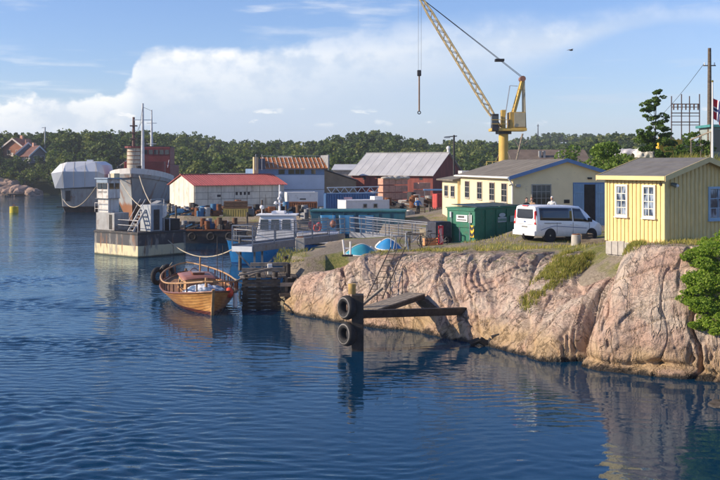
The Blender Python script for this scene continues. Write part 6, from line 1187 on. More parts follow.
# ---- blue workboat behind the gangway, blue barge on the slip
def workboat():
    t = T('workboat', 'blue-hulled workboat with white wheelhouse and radar mast behind the gangway', 'boat', (.5, 80.6, 0), 178.5); L = 10.8; BH = M((.006, .105, .30), .35, var=.12, sc=1, coat=.2, dirt=(.03, .08, .12), da=.15, name='bright_blue_hull')
    bm_ = lambda q: 1.75*(1-max(0, (q-.6)/.4)**3.2)**.7+.15; rows = hull_rows(L, bm_, lambda q: 1.75+.28*q*q, lambda q: -.7, n=26, ex=.3, rake=.5, fl=lambda q: 1.06); mb = MB(); hull_mesh(mb, rows); r0, r1 = rows[0], rows[-1]
    for r in (r0, r1): mb.add([*r, *[(x, -y, z) for x, y, z in reversed(r)]], [tuple(range(2*len(r)))])
    mb.obj('hull', BH, t, smooth=40); mb = MB(); deck_mesh(mb, rows, .12); mb.obj('deck', GRT, t); top = [Vector(r[-1]) for r in rows]; mb = MB()
    for s in (1, -1): mb.tube([Vector((p.x, p.y*s, p.z)) for p in top], .07, 6)
    mb.obj('fender_rail', BLACK, t)
    WH = M((.78, .79, .80), .4, var=.04, bump=0, name='boat_white'); wh = MB(); a = [(5.6, -1.15, 1.7), (8.9, -1.1, 1.7), (8.9, 1.1, 1.7), (5.6, 1.15, 1.7)]; c = [(5.75, -1.0, 3.95), (8.45, -.95, 3.95), (8.45, .95, 3.95), (5.75, 1.0, 3.95)]; wh.add(a+c, [(3, 2, 1, 0), (4, 5, 6, 7), (0, 1, 5, 4), (1, 2, 6, 5), (2, 3, 7, 6), (3, 0, 4, 7)]); w = wh.obj('wheelhouse', WH, t, bevel=.04)
    MB().box(5.5, 8.75, -1.12, 1.12, 3.952, 4.06).obj('wheelhouse_roof', WH, w, bevel=.03)
    for s in (-1, 1):
        for x in (6.0, 6.9, 7.75): MB().prism([(x, s*1.075, 2.85), (x+.7, s*1.06, 2.85), (x+.66, s*1.0, 3.65), (x+.04, s*1.015, 3.65)], (0, s*.02, 0)).obj('window', GLASS, w)
    for y in (-.9, -.27, .37): MB().prism([(8.70, y, 2.85), (8.70, y+.52, 2.85), (8.53, y+.5, 3.65), (8.53, y+.02, 3.65)], (.02, 0, 0)).obj('window', GLASS, w)
    MB().box(2.2, 5.5, -1.1, 1.1, 1.7, 2.6).obj('cabin_trunk', WH, t, bevel=.05); MB().cyl((7.0, 0, 4.06), (7.0, 0, 6.4), .10, .05, 8).obj('mast', WH, t); MB().box(6.5, 7.6, -.6, .6, 4.062, 4.3).obj('life_raft', WH, t, bevel=.08)
    MB().bar((7, -.45, 5.2), (7, .45, 5.2), .07).obj('cross_tree', WH, t); MB().bar((6.7, 0, 4.9), (7.5, 0, 4.9), .08).obj('radar', WH, t)
    for x, y, z in ((7, -.4, 5.3), (7, .4, 5.3), (6.9, 0, 5.75), (7.3, .1, 4.95)): MB().ball((x, y, z), .13, 8, 6).obj('mast_light', WH, t, smooth=60)
    for x, y in ((6.2, .7), (8.2, -.5)): MB().cyl((x, y, 4.06), (x, y, 5.6), .018, .012, 5).obj('aerial', DARKSTEEL, t)
    MB().cyl((8.35, .7, 4.06), (8.35, .7, 4.5), .04, .04, 6).ball((8.35, .7, 4.62), .17, 10, 7).obj('search_light', WH, t)
    for s in (-1, 1):
        MB().tube([Vector((x, s*min(1.6, bm_(x/L)), 2.75+.1*x/L)) for x in (1, 3, 5, 7, 9, 10.6)], .03, 6).obj('rail', GALV, t)
        for x in (1, 3, 5, 7, 9, 10.6): MB().cyl((x, s*min(1.6, bm_(x/L)), 1.8), (x, s*min(1.6, bm_(x/L)), 2.8), .022, .022, 5).obj('stanchion', GALV, t)
    w2 = T('life_buoy', 'red life buoy on the workboat rail', 'life buoy', (-3.4, 79.3, 3.0)); MB().ring((0, 0, 0), (0, 1, 0), .26, .08, 18, 8).obj('ring', M((.55, .06, .04), .5, bump=0, name='buoy_red'), w2, smooth=60); MB().ring((0, -.01, .26), (1, 0, 0), .07, .03, 8, 6).obj('band', WHITE, w2)
workboat()
def barge():
    p = P(317, 0, 86); t = T('barge', 'long teal-blue steel barge hull behind the gangway', 'barge', (p.x, 86, 1.1), -4); BH = M((.012, .085, .135), .5, var=.25, sc=.8, streak=.25, dirt=(.05, .09, .11), da=.25, name='teal_steel')
    MB().prism([(-.2, 0, 0), (7.3, 0, 0), (7.6, 0, 2.9), (-.6, 0, 2.9)], (0, 3.2, 0)).obj('hull', BH, t, bevel=.04); MB().box(-.65, 7.65, -.10, 3.3, 2.9, 3.02).obj('gunwale', M((.025, .13, .15), .6, var=.25, dirt=(.08, .1, .1), da=.3, name='teal_edge'), t)
    for k in range(7): MB().bar((.3+k, -.03, .3), (.3+k, -.03, 2.85), .08, .06).obj('rib', BH, t)
    for k, (x, c) in enumerate([(.3, (.03, .17, .36)), (1.9, (.03, .14, .30)), (3.6, (.025, .12, .26))]):
        mb = MB(); rr = [[(x+1.35*i/10+.12*j/6, -.12-.02*math.sin(i*.9+k)-.05*j/6, 2.6-1.75*j/6) for i in range(11)] for j in range(7)]; mb.grid(rr); o = mb.obj('tarpaulin', M(c, .45, var=.15, sc=2, bump=.3, bs=5, name='blue_tarp'), None, smooth=50); o.location = t.location; o.rotation_euler = t.rotation_euler; sm_ = o.modifiers.new('t', 'SOLIDIFY'); sm_.thickness = .02; tag(o, ['bright blue tarpaulin draped on the left of the barge', 'blue tarpaulin draped on the middle of the barge', 'darker blue tarpaulin draped on the right of the barge'][k], 'tarpaulin', 'tarpaulins on the barge')
barge()
for x, y, Z, lb in ((311, 225, 82.0, 'red fender hanging on the barge, left of the pair'), (319, 226, 82.4, 'dark red fender hanging nearest the barge corner'), (333, 224, 83.6, 'brown round fender on the blue tarpaulin')):
    p = P(x, y, Z); t = T('ball_fender', lb, 'fender', p, group='ball fenders on the barge'); MB().ball((0, 0, 0), .26, 12, 8, sq=(1, 1, 1.3)).obj('ball', M((.42, .05, .05) if x < 330 else (.25, .10, .06), .45, bump=0, name='fender_red'), t, smooth=60); MB().cyl((0, 0, .32), (0, 0, .8), .012, .012, 5).obj('lanyard', ROPE, t)

# ---- dockyard crane
def crane():
    Z = 125.; b = P(503.5, 0, Z); t = T('dockyard_crane', 'yellow luffing dockyard crane on a cylindrical column', 'crane', (b.x, Z, 2.3)); YC = M((.60, .40, .09), .55, var=.12, sc=.8, streak=.25, dirt=(.36, .24, .10), da=.2, name='crane_yellow'); YD = M((.42, .28, .07), .6, var=.15, name='crane_ochre'); GC = M((.42, .38, .26), .6, var=.1, name='crane_cab')
    def q(x, y, dy=0.): v = P(x, y, Z)-Vector((b.x, Z, 2.3)); v.y += dy; return v
    MB().cyl((0, 0, 0), q(503.5, 134), .62, .60, 20).obj('column', YC, t, smooth=40)
    zt = q(0, 134).z; MB().cyl((0, 0, zt), (0, 0, zt+.35), 1.0, 1.0, 20).obj('slew_ring', DARKSTEEL, t); MB().box(q(490, 0).x, q(525, 0).x, -1.5, 1.5, zt+.35, zt+.7).obj('turntable', YC, t, bevel=.03)
    x0, x1 = q(508.5, 0).x, q(524, 0).x; hz = zt+.7; mh = MB().box(x0, x1, -1.3, 1.3, hz+.01, hz+2.0).obj('machinery_house', YD, t, bevel=.03); MB().box(x0+.5, x1-.05, -1.36, -1.302, hz+.15, hz+1.9).obj('louvre_panel', GC, mh)
    # A-frame
    tp = q(522.5, 79)
    for s in (-.9, .9):
        MB().bar((q(509, 0).x, s, hz), (tp.x, s*.45, tp.z), .32).obj('a_frame_leg', YC, t); MB().bar((q(524.2, 0).x, s, hz), (tp.x+.1, s*.45, tp.z), .22).obj('back_stay', GC, t)
    MB().cyl((tp.x-.05, -.7, tp.z), (tp.x-.05, .7, tp.z), .36, .36, 14).obj('sheave', M((.25, .12, .08), .6, name='sheave_brown'), t)
    for k in range(5): f = .2+.15*k; p0 = Vector((q(509, 0).x, 0, hz)).lerp(tp, f); MB().bar(p0+Vector((0, -.75, 0)), p0+Vector((0, .75, 0)), .09).obj('a_frame_tie', YC, t)
    lp0, lp1 = Vector((q(507, 0).x, -1.0, hz+.4)), Vector((q(513, 0).x, -1.0, q(0, 86).z))
    for s in (0, .5): MB().cyl(lp0+Vector((-.5, s, 0)), lp1+Vector((-.5, s, 0)), .03, .03, 5).obj('ladder_stile', GALV, t)
    for k in range(12): a = lp0.lerp(lp1, k/11); MB().cyl(a+Vector((-.5, 0, 0)), a+Vector((-.5, .5, 0)), .02, .02, 5).obj('ladder_rung', GALV, t)
    MB().bar(lp1+Vector((-.5, .25, 0)), Vector((tp.x-.6, 0, lp1.z)), .06).obj('ladder_bracket', GALV, t)
    # driver's cab and boom foot
    cb = MB().box(q(490.5, 0).x, q(497, 0).x, -1.6, -.3, hz-.35, hz+1.75).obj('cab', DARKSTEEL, t, bevel=.05); MB().box(q(490.5, 0).x-.03, q(490.5, 0).x-.001, -1.5, -.4, hz+.4, hz+1.5).obj('cab_window', GLASS, cb); MB().box(q(490.6, 0).x, q(496.5, 0).x, -1.63, -1.601, hz+.4, hz+1.5).obj('cab_window', GLASS, cb); MB().box(q(501, 0).x, q(505, 0).x, -.6, .6, hz, hz+2.3).obj('winch_tower', YC, t, bevel=.03)
    for z in (hz+.5, hz+1.0): MB().tube([Vector((q(489.5, 0).x, -1.7, z)), Vector((q(498, 0).x, -1.7, z)), Vector((q(507, 0).x, -1.55, z))], .035, 5).obj('guard_rail', YC, t)
    # boom: two chords with lacing
    f0 = Vector((q(500, 0).x, 0, hz+.1)); f1 = q(417, -8); ax = (f1-f0).normalized(); nn = Vector((-ax.z, 0, ax.x)); wd = .32; n = 26; BM = M((.50, .40, .22), .6, var=.12, name='boom_ochre')
    def bp(f, s, v): tp_ = min(1, .35+4*f, .35+4*(1-f)); return f0.lerp(f1, f)+Vector((0, s*.5*tp_, 0))+nn*v*wd*tp_
    for s in (-1, 1):
        for v in (-1, 1): MB().tube([bp(f, s, v) for f in (0, .16, .84, 1)], .085, 6).obj('boom_chord', BM, t)
    for k in range(n):
        f, g_ = k/n, (k+1)/n; mb = MB()
        for s in (-1, 1): mb.cyl(bp(f, s, 1 if k % 2 else -1), bp(g_, s, -1 if k % 2 else 1), .04, .04, 5)
        for v in (-1, 1): mb.cyl(bp(f, 1 if k % 2 else -1, v), bp(g_, -1 if k % 2 else 1, v), .04, .04, 5)
        mb.obj('boom_lacing', BM, t)
    # luffing ropes, hoist rope, hook
    for s in (-.4, .4): MB().cyl((tp.x, s, tp.z+.2), bp(.98, s, 1), .035, .035, 5).obj('luffing_rope', DARKSTEEL, t)
    mid = Vector((tp.x, 0, tp.z)).lerp(bp(.98, 0, 1), .22); MB().box(mid.x-.55, mid.x+.55, -.5, .5, mid.z-.1, mid.z+.2).obj('rope_spreader', BLACK, t)
    hx = q(419, 70); hx.x = q(419.2, 0).x
    for dx in (-.10, .25): MB().cyl((hx.x+dx, 0, q(0, -3).z), (hx.x+dx, 0, q(0, 70).z), .018, .018, 5).obj('hoist_rope', DARKSTEEL, t)
    MB().box(hx.x-.25, hx.x+.25, -.2, .2, q(0, 76).z, q(0, 70).z).obj('hook_block', DARKSTEEL, t, bevel=.08); MB().cyl((hx.x, 0, q(0, 111).z), (hx.x, 0, q(0, 76).z), .10, .10, 7).obj('pendant', M((.22, .14, .08), .7, name='pendant'), t); MB().ring((hx.x, 0, q(0, 112.5).z), (0, 1, 0), .18, .06, 12, 6).obj('hook', DARKSTEEL, t)
crane()

# ---- things behind and right of the hall
def longshed():
    p = P(508, 0, 160); t = T('long_shed', 'low brown-roofed shed showing above the hall roof', 'building', (p.x, 160, 2.4), 5); BR = M((.17, .13, .10), .85, var=.2, sc=.7, dirt=(.24, .2, .15), da=.3, name='brown_roof'); W = 13.5
    MB().box(0, W, 0, 8, 0, 5.6).obj('wall', M((.20, .15, .11), .85, name='brown_wall'), t); MB().prism([(-.3, -.4, 5.6), (W+.3, -.4, 5.6), (W+.3, 4, 8.0), (-.3, 4, 8.0)], (0, 0, .15)).obj('roof', BR, t); MB().prism([(-.3, 8.4, 5.6), (W+.3, 8.4, 5.6), (W+.3, 4, 8.0), (-.3, 4, 8.0)], (0, 0, .15)).obj('roof', BR, t)
    for x in (5.5, 6.2, 8.8): MB().box(x, x+.35, 1.5, 2.1, 6.5, 7.9).obj('roof_post', GRT, t)
longshed()
p = P(499, 155, 118); t = T('crane_platform', 'small yellow railed platform at the crane foot', 'platform', (p.x-.6, 117, 7.2)); MB().box(-1.1, .4, -.4, .4, 0, .15).obj('floor', YEL, t)
for x in (-1.05, -.35, .35): MB().cyl((x, -.38, .15), (x, -.38, 1.2), .05, .05, 6).obj('post', YEL, t)
for z in (.7, 1.2): MB().tube([Vector((-1.1, -.38, z)), Vector((.4, -.38, z))], .05, 5).obj('rail', YEL, t)
for x in (-1.0, .3): MB().bar((x, 0, -5), (x, 0, 0), .15).obj('leg', YEL, t)
t = T('bare_tree', 'bare dead tree trunk leaning beside the crane column', 'tree', P(512, 168, 122)-Vector((0, 0, 5))); MB().tube([Vector((0, 0, 0)), Vector((.2, 0, 4.5)), Vector((.9, 0, 7.5)), Vector((1.3, 0, 9.2))], .12, 6).obj('trunk', TIMBERL, t); MB().tube([Vector((.3, 0, 5)), Vector((-.5, 0, 7.0))], .07, 5).tube([Vector((.9, 0, 7.5)), Vector((.2, 0, 8.6))], .05, 5).tube([Vector((.9, 0, 7.4)), Vector((1.9, 0, 8.3))], .05, 5).obj('branches', TIMBERL, t)
p = P(470, 168, 110); t = T('flat_roof_hut', 'white flat-roofed hut between the warehouse and the hall', 'hut', (p.x, 112, 2.6), 0); MB().box(-.5, 3.2, 0, 4, 0, 4.4).obj('wall', WHITE, t); MB().box(-.7, 3.4, -.2, 4.2, 4.4, 4.75).obj('roof', M((.62, .62, .60), .6, name='pale_roof'), t)
def lamp_post(name, label, px, top, base, Z, r, c, arm=True, cat='lamp post'):
    a = P(px, top, Z); t = T(name, label, cat, (a.x, Z, base)); MB().cyl((0, 0, 0), (0, 0, a.z-base), r, r*.7, 9).obj('pole', c, t, smooth=50)
    if arm: MB().bar((-.9, 0, a.z-base-.2), (.3, 0, a.z-base-.1), .1).obj('arm', c, t); MB().box(-1.0, -.4, -.15, .15, a.z-base-.3, a.z-base-.17).obj('lamp_head', GALV, t)
lamp_post('lamp_post', 'tall dark lamp post in front of the red warehouse gable', 454, 135, 2.4, 100, .13, DARKSTEEL)
lamp_post('lamp_post', 'thin lamp mast above the trees behind the far houses', 45, 127, 9, 318, .3, GALV)
a = P(538, 124, 690); t = T('radio_mast', 'thin radio mast on the far wooded hill', 'mast', (a.x, 690, 22)); MB().cyl((0, 0, 0), (0, 0, a.z-22), .55, .25, 6).obj('pole', DARKSTEEL, t); MB().bar((-.7, 0, a.z-23.2), (.7, 0, a.z-23.2), .4).obj('antenna_bar', DARKSTEEL, t)
# telegraph pole, flagpole, substation
a = P(709.5, 48, 80); t = T('telegraph_pole', 'tall dark wooden telegraph pole at the right picture edge', 'pole', (a.x, 80, gz(a.x, 80)-.5)); h = a.z-t.location.z; MB().cyl((0, 0, 0), (0, 0, h), .20, .13, 10).obj('pole', TIMBER, t, smooth=50); MB().bar((-.5, 0, h-1.4), (.5, 0, h-1.4), .08).obj('cross_arm', TIMBER, t)
for s in (-.4, .4): MB().cyl((s, 0, h-1.36), (s, 0, h-1.15), .05, .04, 7).obj('insulator', WHITE, t)
POLETOP = t.location+Vector((-.4, 0, h-1.2))
a = P(712.5, 82, 74); t = T('flagpole', 'white flagpole with a hanging flag beside the telegraph pole', 'flagpole', (a.x, 74, gz(a.x, 74)-.5)); h = a.z-t.location.z; MB().cyl((0, 0, 0), (0, 0, h), .10, .05, 10).obj('pole', WHITE, t, smooth=50); MB().ball((0, 0, h+.06), .09, 8, 6).obj('finial', M((.6, .45, .1), .3, 1., name='gilt'), t)
FL, nt, b = nodes('flag_cloth'); g = G(nt, 'UV', rnd=False); xyz = g.xyz(); dx = g.mth('ABSOLUTE', g.mth('SUBTRACT', xyz[0], .36)); dy = g.mth('ABSOLUTE', g.mth('SUBTRACT', xyz[1], .5)); bl = g.mth('MAXIMUM', g.mth('LESS_THAN', dx, .045), g.mth('LESS_THAN', dy, .0625)); wh_ = g.mth('MAXIMUM', g.mth('LESS_THAN', dx, .09), g.mth('LESS_THAN', dy, .125)); c = g.mix(bl, g.mix(wh_, (.55, .02, .04), (.8, .8, .8)), (.01, .03, .14)); g.L.new(c, b.inputs['Base Color']); b.inputs['Roughness'].default_value = .8
me = bpy.data.meshes.new('flag'); bm = bmesh.new(); uv = bm.loops.layers.uv.new('UVMap'); nx, ny = 22, 12; vv = {}
for i in range(nx+1):
    for j in range(ny+1):
        u, v = i/nx, j/ny; x = .07+1.15*u*(.75+.25*v); y = .30*math.sin(u*7+v*1.2)*u+.12*math.sin(u*13); z = h-1.2-1.5*(1-v)-1.35*u*u-.2*u; vv[i, j] = bm.verts.new((x, y, z))
for i in range(nx):
    for j in range(ny):
        f = bm.faces.new((vv[i, j], vv[i+1, j], vv[i+1, j+1], vv[i, j+1])); f.smooth = True
        for l, (p_, q_) in zip(f.loops, ((i, j), (i+1, j), (i+1, j+1), (i, j+1))): l[uv].uv = (p_/nx, q_/ny)
bm.to_mesh(me); bm.free(); me.materials.append(FL); o = bpy.data.objects.new('flag', me); col.objects.link(o); o.parent = t; tag(o, 'red flag with a white-edged dark blue cross'); m_ = o.modifiers.new('t', 'SOLIDIFY'); m_.thickness = .01
def substation():
    Z = 118; t = T('substation_frame', 'rusty steel lattice frame with insulators behind the shack', 'frame', (P(671, 0, Z).x, Z, gz(P(671, 0, Z).x, Z)-1)); RS = M((.13, .085, .07), .7, .3, var=.3, name='brown_steel'); x0 = t.location.x
    for px, ty in ((671.5, 96), (681.5, 94), (689.5, 96), (699.5, 94)):
        for d in (0,): a = P(px, ty, Z); MB().bar((a.x-x0, d, 0), (a.x-x0, d, a.z-t.location.z), .10).obj('post', RS, t)
    for y in (104, 113, 122): z = P(0, y, Z).z-t.location.z; w = (699.5-671.5)*Z/1000; MB().bar((0, 0, z), (w, 0, z), .11).obj('beam', RS, t); MB().bar((0, 0, z-.35), (w, 0, z-.35), .08).obj('beam', RS, t)
    for k in range(7): x = .3+k*.48; z = P(0, 104, Z).z-t.location.z; MB().cyl((x, -.05, z), (x, -.05, z-.7), .10, .08, 7).obj('insulator', RS, t)
substation()
a = POLETOP
o = MB().tube([a.lerp(P(600, 143, 150), k/12)-Vector((0, 0, 2.4*4*(k/12)*(1-k/12))) for k in range(13)], .022, 4).obj('overhead_wire', DARKSTEEL); tag(o, 'thin overhead wire running left from the telegraph pole', 'wire')
# yellow skip container, wrapped boats, teal house edge on the bank
p = P(659, 154, 92); ys = T('yellow_skip', 'bright yellow container on the grassy bank behind the shack', 'container', (p.x, 92, 8.6), 20); YY = M((.72, .42, .03), .5, var=.12, sc=2, name='bright_yellow'); MB().box(0, 2.6, 0, 1.5, .2, 1.75).obj('body', YY, ys, bevel=.03)
for x in (-.05, .35): MB().box(x, x+.12, -.06, -.001, .1, 2.2).obj('lifting_post', YY, ys)
for x in (.3, 2.0): MB().box(x, x+.25, .1, 1.4, 0, .2).obj('foot', DARKSTEEL, ys)
def wrapped(label, px, py, Z, w, h, seed):
    p = P(px, py, Z); n = 40; rows = []; r_ = random.Random(seed)
    for i in range(n+1):
        u = i/n; row = []
        for j in range(21):
            a = math.pi*j/20; rr = 1+.06*math.sin(u*31+j*.9)*.5+.20*(fbm(np.array(u*7+seed), np.array(j*.45), 0., 3)-.5)*2; env = (math.sin(math.pi*min(1, max(0, u*.94+.03))))**.35; row.append(((u-.5)*w, math.cos(a)*.9*env*float(rr), math.sin(a)*h*env*float(rr)))
        rows.append(row)
    t = T('wrapped_boat', label, 'boat', (p.x, Z, p.z), 12, 'white wrapped boats on the bank'); mb = MB(); mb.grid(rows); mb.obj('wrapping', M((.74, .72, .68), .5, var=.12, sc=3, bump=.5, bs=5, name='white_wrap'), t, smooth=50)
    for x in (-w*.3, w*.3): MB().bar((x, -.6, -.9), (x, .6, .1), .1).obj('cradle', TIMBERL, t)
wrapped('boat in white shrink wrap, the left of two on the bank', 627, 156.5, 94, 4.2, .75, 1); wrapped('boat in white shrink wrap, the right of two near the yellow container', 647, 157.5, 90, 2.8, .95, 5)
p = P(716, 149, 78); th = T('garden_house', 'teal-trimmed glass porch cut off by the right picture edge', 'building', (p.x, 79, 8.4), 0); TL = M((.06, .24, .24), .6, name='teal_paint'); MB().box(.1, 4, .1, 3, 0, 2.6).obj('wall', M((.30, .36, .36), .6, name='grey_green'), th); MB().box(-.2, 4.2, -.2, 3.2, 2.6, 2.8).obj('roof', TL, th)
for k in range(4): MB().box(.05+k*.9, .17+k*.9, -.02, .098, 0, 2.6).obj('post', TL, th); MB().box(.2+k*.9, .9+k*.9, .06, .098, .7, 2.4).obj('window', GLASS, th)
a, b = P(690, 140, 79), P(712, 131, 76.5); o = MB().bar(a, b, .09).obj('handrail', TIMBERL); tag(o, 'slanting wooden handrail on the bank under the telegraph pole', 'handrail')
for f in (0.05, .5, .95): q = a.lerp(b, f); MB().bar((q.x, q.y, gz(q.x, q.y)-.5), (q.x, q.y, q.z), .07).obj('post', TIMBERL, o)
# bird
t = T('gull', 'gull gliding high in the sky right of the crane', 'bird', P(571, 50, 120), 20); MB().ball((0, 0, 0), .11, 10, 7, sq=(2.6, 1, .9)).obj('body', M((.12, .12, .13), .8, name='gull_grey'), t, smooth=60)
for s in (-1, 1): MB().prism([(.12, 0, .03), (.02, s*.35, .12), (-.12, s*.72, .04), (-.18, s*.70, .03), (-.10, s*.30, .09), (-.12, 0, .02)], (0, 0, .015)).obj('wing', M((.12, .12, .13), .8, name='gull_grey'), t)

# ---- far houses, buoy, jetty
def house(label, px, py, Z, rz, W, Ln, He, Hr, cw, cr, ct, brick=False):
    p = P(px, py, Z); t = T('house', label, 'house', (p.x, Z, p.z), rz, 'houses on the far headland'); mw = M(cw, .8, var=.12, sc=.5, name='house_wall'); mr = M(cr, .8, var=.2, sc=.6, name='house_roof'); mt = M(ct, .6, var=.05, name='house_trim'); s = (Hr-He)/(W/2)
    MB().prism([(0, 0, -2), (W, 0, -2), (W, 0, He), (W/2, 0, Hr), (0, 0, He)], (0, Ln, 0)).obj('wall', mw, t)
    for sd_ in (0, 1):
        x0, x1 = (-.6, W/2) if sd_ == 0 else (W+.6, W/2); r = MB().prism([(x0, -.6, He-.6*s+.15), (x1, -.6, Hr+.15), (x1, -.6, Hr+.4), (x0, -.6, He-.6*s+.4)], (0, Ln+1.2, 0)).obj('roof', mr, t); MB().prism([(x0, -.72, He-.6*s-.1), (x1, -.72, Hr-.1), (x1, -.72, Hr+.45), (x0, -.72, He-.6*s+.45)], (0, .1, 0)).obj('barge_board', mt, t)
    for x in (W*.2, W*.6): window(t, (x+.6, -.02, 1.0), (1, 0, 0), (0, -1, 0), 1.2, 1.5, mt, 2, 1, .12)
    for y in (Ln*.25, Ln*.7): window(t, (-.02, y, 1.0), (0, 1, 0), (-1, 0, 0), 1.3, 1.5, mt, 2, 1, .12)
    MB().box(W*.45, W*.45+.9, Ln*.5, Ln*.5+.9, Hr-.5, Hr+1.3).obj('chimney', BRK, t)
    MB().box(W*.38, W*.38+1.0, -.06, -.002, -.6, 1.6).obj('door', mt, t)
house('brown-red house with orange tiled roof at the left picture edge', 3, 158, 312, -20, 8, 7, 3.2, 5.8, (.28, .12, .07), (.42, .15, .08), (.55, .5, .45))
house('blue-grey gabled house with white bargeboards on the headland', 17, 165, 305, 24, 6.5, 9, 3.6, 6.6, (.16, .22, .32), (.20, .09, .07), (.68, .70, .72))
house('low house with dark red roof and white trim right of the blue gable', 30, 164, 300, 40, 5.5, 7, 2.6, 5.2, (.20, .20, .22), (.13, .06, .05), (.68, .70, .72))
p = P(14, 213, 168); t = T('mooring_buoy', 'yellow drum-shaped mooring buoy on the water at left', 'buoy', (p.x, 168, .1)); MB().cyl((0, 0, -.5), (0, 0, .95), .72, .72, 18).obj('body', M((.55, .45, .03), .5, var=.2, dirt=(.2, .2, .08), da=.25, name='buoy_yellow'), t, smooth=40, bevel=.05); MB().ring((0, 0, 1.1), (0, 1, 0), .16, .05, 12, 6).obj('ring', RUST, t); MB().cyl((0, 0, .95), (0, 0, 1.0), .3, .3, 12).obj('top_plate', RUST, t)
p0, p1 = P(5, 196.6, 253), P(26, 193.5, 262); t = T('jetty', 'low dark jetty below the far shore boulders', 'jetty', (p0.x, p0.y, 0)); d = p1-p0; d.z = 0; MB().bar((0, 0, .5), d+Vector((0, 0, .5)), 1.6, .35).obj('deck', TIMBER, t)
for k in range(5): q = d*(k/4); MB().cyl(q+Vector((0, 0, -2)), q+Vector((0, 0, .4)), .2, .2, 7).obj('pile', TIMBER, t)
# low sheds showing between the yard roofs and the wood
for k, (x0, x1, y, Z, c, lb) in enumerate([(205, 255, 174, 205, (.50, .48, .44), 'pale low wall far behind the red roof'), (333, 368, 165, 190, (.50, .52, .54), 'pale metal roof left of the red warehouse'), (276, 292, 157, 215, (.40, .38, .36), 'grey roof peak among the trees behind the orange roof')]):
    a, b = P(x0, y, Z), P(x1, y, Z); L = b.x-a.x; t = T('low_shed', lb, 'shed', (a.x, Z, 1.9), 0, 'low sheds behind the yard'); H = a.z-1.9; mm = M(c, .6, var=.12, sc=.4, name='far_shed'); MB().box(0, L, 0, 6, 0, H-1.0).obj('wall', M((.35, .30, .25), .8, name='far_wall'), t)
    MB().prism([(-.3, -.3, H-1.0), (L+.3, -.3, H-1.0), (L-.2, 3, H), (.2, 3, H)], (0, 0, .15)).obj('roof', mm, t); MB().prism([(-.3, 6.3, H-1.0), (L+.3, 6.3, H-1.0), (L-.2, 3, H), (.2, 3, H)], (0, 0, .15)).obj('roof', mm, t)
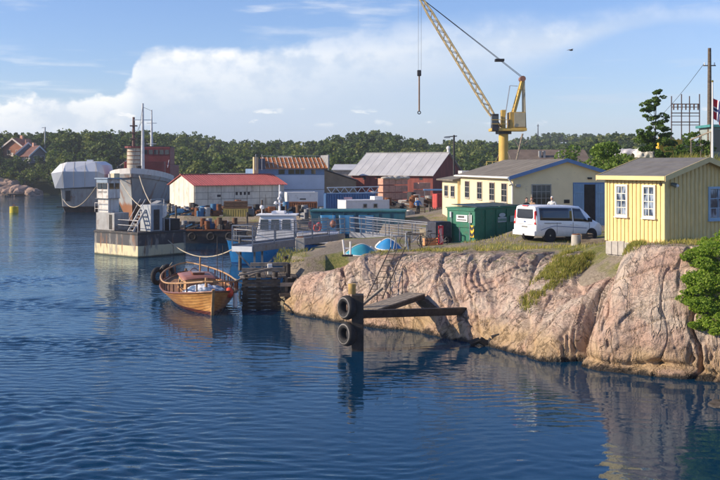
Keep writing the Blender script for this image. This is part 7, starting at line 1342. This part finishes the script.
# ================================================================== PEOPLE
def person(label, loc, rz, shirt, legs, hair, pose='stand', hat=None, h=1.76):
    t = T('person', label, 'person', loc, rz, 'people in the yard'); k = h/1.76
    J = [('pel', (0, 0, .95), .15, None), ('wai', (0, .0, 1.10), .135, 'pel'), ('che', (0, .01, 1.32), .165, 'wai'), ('nec', (0, .01, 1.50), .062, 'che'), ('nk2', (0, -.01, 1.56), .06, 'nec')]
    for s, n in ((-1, 'l'), (1, 'r')):
        e = (s*.27, .02, 1.16) if pose != 'akimbo' else (s*.38, .06, 1.16); w = (s*.29, -.10, .92) if pose == 'stand' else ((s*.20, -.14, 1.02) if pose == 'akimbo' else (s*.18, -.30, 1.15)); hd = (w[0]-s*.01, w[1]-.03, w[2]-.09)
        J += [('sh'+n, (s*.19, .01, 1.43), .070, 'che'), ('el'+n, e, .050, 'sh'+n), ('wr'+n, w, .034, 'el'+n), ('ha'+n, hd, .036, 'wr'+n), ('hi'+n, (s*.095, 0, .88), .105, 'pel'), ('kn'+n, (s*.11, -.02, .48), .068, 'hi'+n), ('an'+n, (s*.12, .02, .09), .045, 'kn'+n), ('to'+n, (s*.14, -.15, .045), .042, 'an'+n)]
        for f in range(5): J.append((f'f{f}'+n, (hd[0]+s*.012*(1 if f else -2.2), hd[1]-.03+.02*f-(.03 if f == 0 else 0), hd[2]-(.085+.01*(2-abs(f-2)) if f else .03)), .009, 'ha'+n))
    idx = {j[0]: i for i, j in enumerate(J)}; me = bpy.data.meshes.new('body'); me.from_pydata([Vector(j[1])*k for j in J], [(idx[j[3]], i) for i, j in enumerate(J) if j[3]], []); o = bpy.data.objects.new('body', me); col.objects.link(o)
    sk = o.modifiers.new('skin', 'SKIN')
    for i, j in enumerate(J): me.skin_vertices[0].data[i].radius = (j[2]*k, j[2]*k*(.72 if j[0] in ('pel', 'wai', 'che') else 1)); me.skin_vertices[0].data[i].use_root = (i == 0)
    o.modifiers.new('sub', 'SUBSURF').levels = 2; dg = bpy.context.evaluated_depsgraph_get(); new = bpy.data.meshes.new_from_object(o.evaluated_get(dg)); o.modifiers.clear(); o.data = new; new.name = 'body'
    SK = M((.50, .32, .24), .6, var=.06, bump=0, name='skin'); mats = [M(shirt, .85, var=.1, bump=.1, name='shirt_cloth'), M(legs, .85, var=.12, bump=.1, name='trouser_cloth'), SK, M((.03, .028, .026), .6, name='shoe')]
    new.materials.clear()
    for m in mats: new.materials.append(m)
    for p in new.polygons:
        z = p.center.z/k; x = abs(p.center.x)/k; a = 0
        if z > 1.52: a = 2
        elif z < .10: a = 3
        elif z < 1.0 and x < .235: a = 1
        elif (pose == 'stand' and x > .235 and z < 1.0) or (pose != 'stand' and p.center.y/k < -.10 and z < 1.14 and x < .3 and z > .85): a = 2
        p.material_index = a; p.use_smooth = True
    o.parent = t
    bm = bmesh.new(); bmesh.ops.create_icosphere(bm, subdivisions=3, radius=1)
    for v in bm.verts:
        x, y, z = v.co; f = 1-.18*max(0, -z)**2; y2 = y*.098; 
        if y < -.75 and abs(x) < .28 and -.35 < z < .05: y2 -= .016
        if y < -.6 and .1 < abs(x)-.0 < .5 and .0 < z < .2: y2 += .006
        v.co = Vector((x*.078*f, y2-.015, z*.118+1.665))*k
    hm = bpy.data.meshes.new('head'); bm.to_mesh(hm); bm.free(); hm.materials.append(SK); hm.polygons.foreach_set('use_smooth', [True]*len(hm.polygons)); hd = bpy.data.objects.new('head', hm); col.objects.link(hd); hd.parent = t
    for s in (-1, 1): MB().ball(Vector((s*.08, 0, 1.66))*k, .022*k, 8, 6, sq=(.5, 1, 1.5)).obj('ear', SK, hd); MB().ball(Vector((s*.03, -.105, 1.68))*k, .011*k, 8, 6).obj('eye', BLACK, hd)
    MB().box(-.025*k, .025*k, -.112*k, -.10*k, 1.605*k, 1.612*k).obj('mouth', M((.30, .10, .09), .6, name='lip'), hd)
    mb = MB(); rows = []
    for i in range(9):
        a = math.pi*.5*(1-i/8*1.35); rows.append([Vector((math.cos(a)*.086*math.cos(b), math.cos(a)*(.108 if math.sin(b) > -.2 else .100)*math.sin(b)-.008+(.02 if math.sin(b) < -.3 and i > 4 else 0), 1.675+math.sin(a)*.122*(1 if not (math.sin(b) < -.3 and i > 4) else .1)))*k for b in np.linspace(0, 2*math.pi, 17)[:-1]])
    mb.grid(rows, close=True); mb.obj('hair' if hat is None else 'cap', M(hair if hat is None else hat, .8, var=.2, name='hair'), hd, smooth=60)
    return t
def stand(px, Z): x = (px-360)*Z/1000; return (x, Z, gz(x, Z))
person('person in a blue jacket and dark trousers standing by the slatted gate', (stand(418, 95)[0], 95, gz(5.5, 95)), 25, (.06, .20, .50), (.02, .022, .03), (.06, .04, .03), 'akimbo')
VZ = 61.5
for px, Z, lb, sh, hr, hat, rz in ((526.5, 61.2, 'dark-haired person in black showing over the van roof, leftmost', (.03, .03, .035), (.05, .025, .015), None, 30), (532, 61.8, 'brown-haired person in tan showing over the van roof, middle', (.35, .22, .14), (.16, .07, .03), None, -40), (552, 62.0, 'person in white with a white cap showing over the van roof', (.75, .75, .73), (.3, .3, .3), (.78, .77, .74), -20)):
    x, y, z = stand(px, Z); person(lb, (x, y, CAMH-(202.5 if hat else 202)*0-(.0376)*Z-1.79 if False else z), rz, sh, (.03, .04, .08), hr, 'stand', hat, 1.80)

# ================================================================== AIR
def haze():
    m = bpy.data.materials.new('thin_haze'); m.use_nodes = True; nt = m.node_tree; nt.nodes.clear(); out = nt.nodes.new('ShaderNodeOutputMaterial'); v = nt.nodes.new('ShaderNodeVolumePrincipled')
    v.inputs['Color'].default_value = (.80, .88, 1., 1); v.inputs['Density'].default_value = .00026; v.inputs['Anisotropy'].default_value = .2; nt.links.new(v.outputs[0], out.inputs['Volume'])
    o = MB().box(-3600, 3600, -260, 3500, -5, 46).obj('haze', m); tag(o, 'thin blue summer haze over the harbour', kind='stuff')
haze()
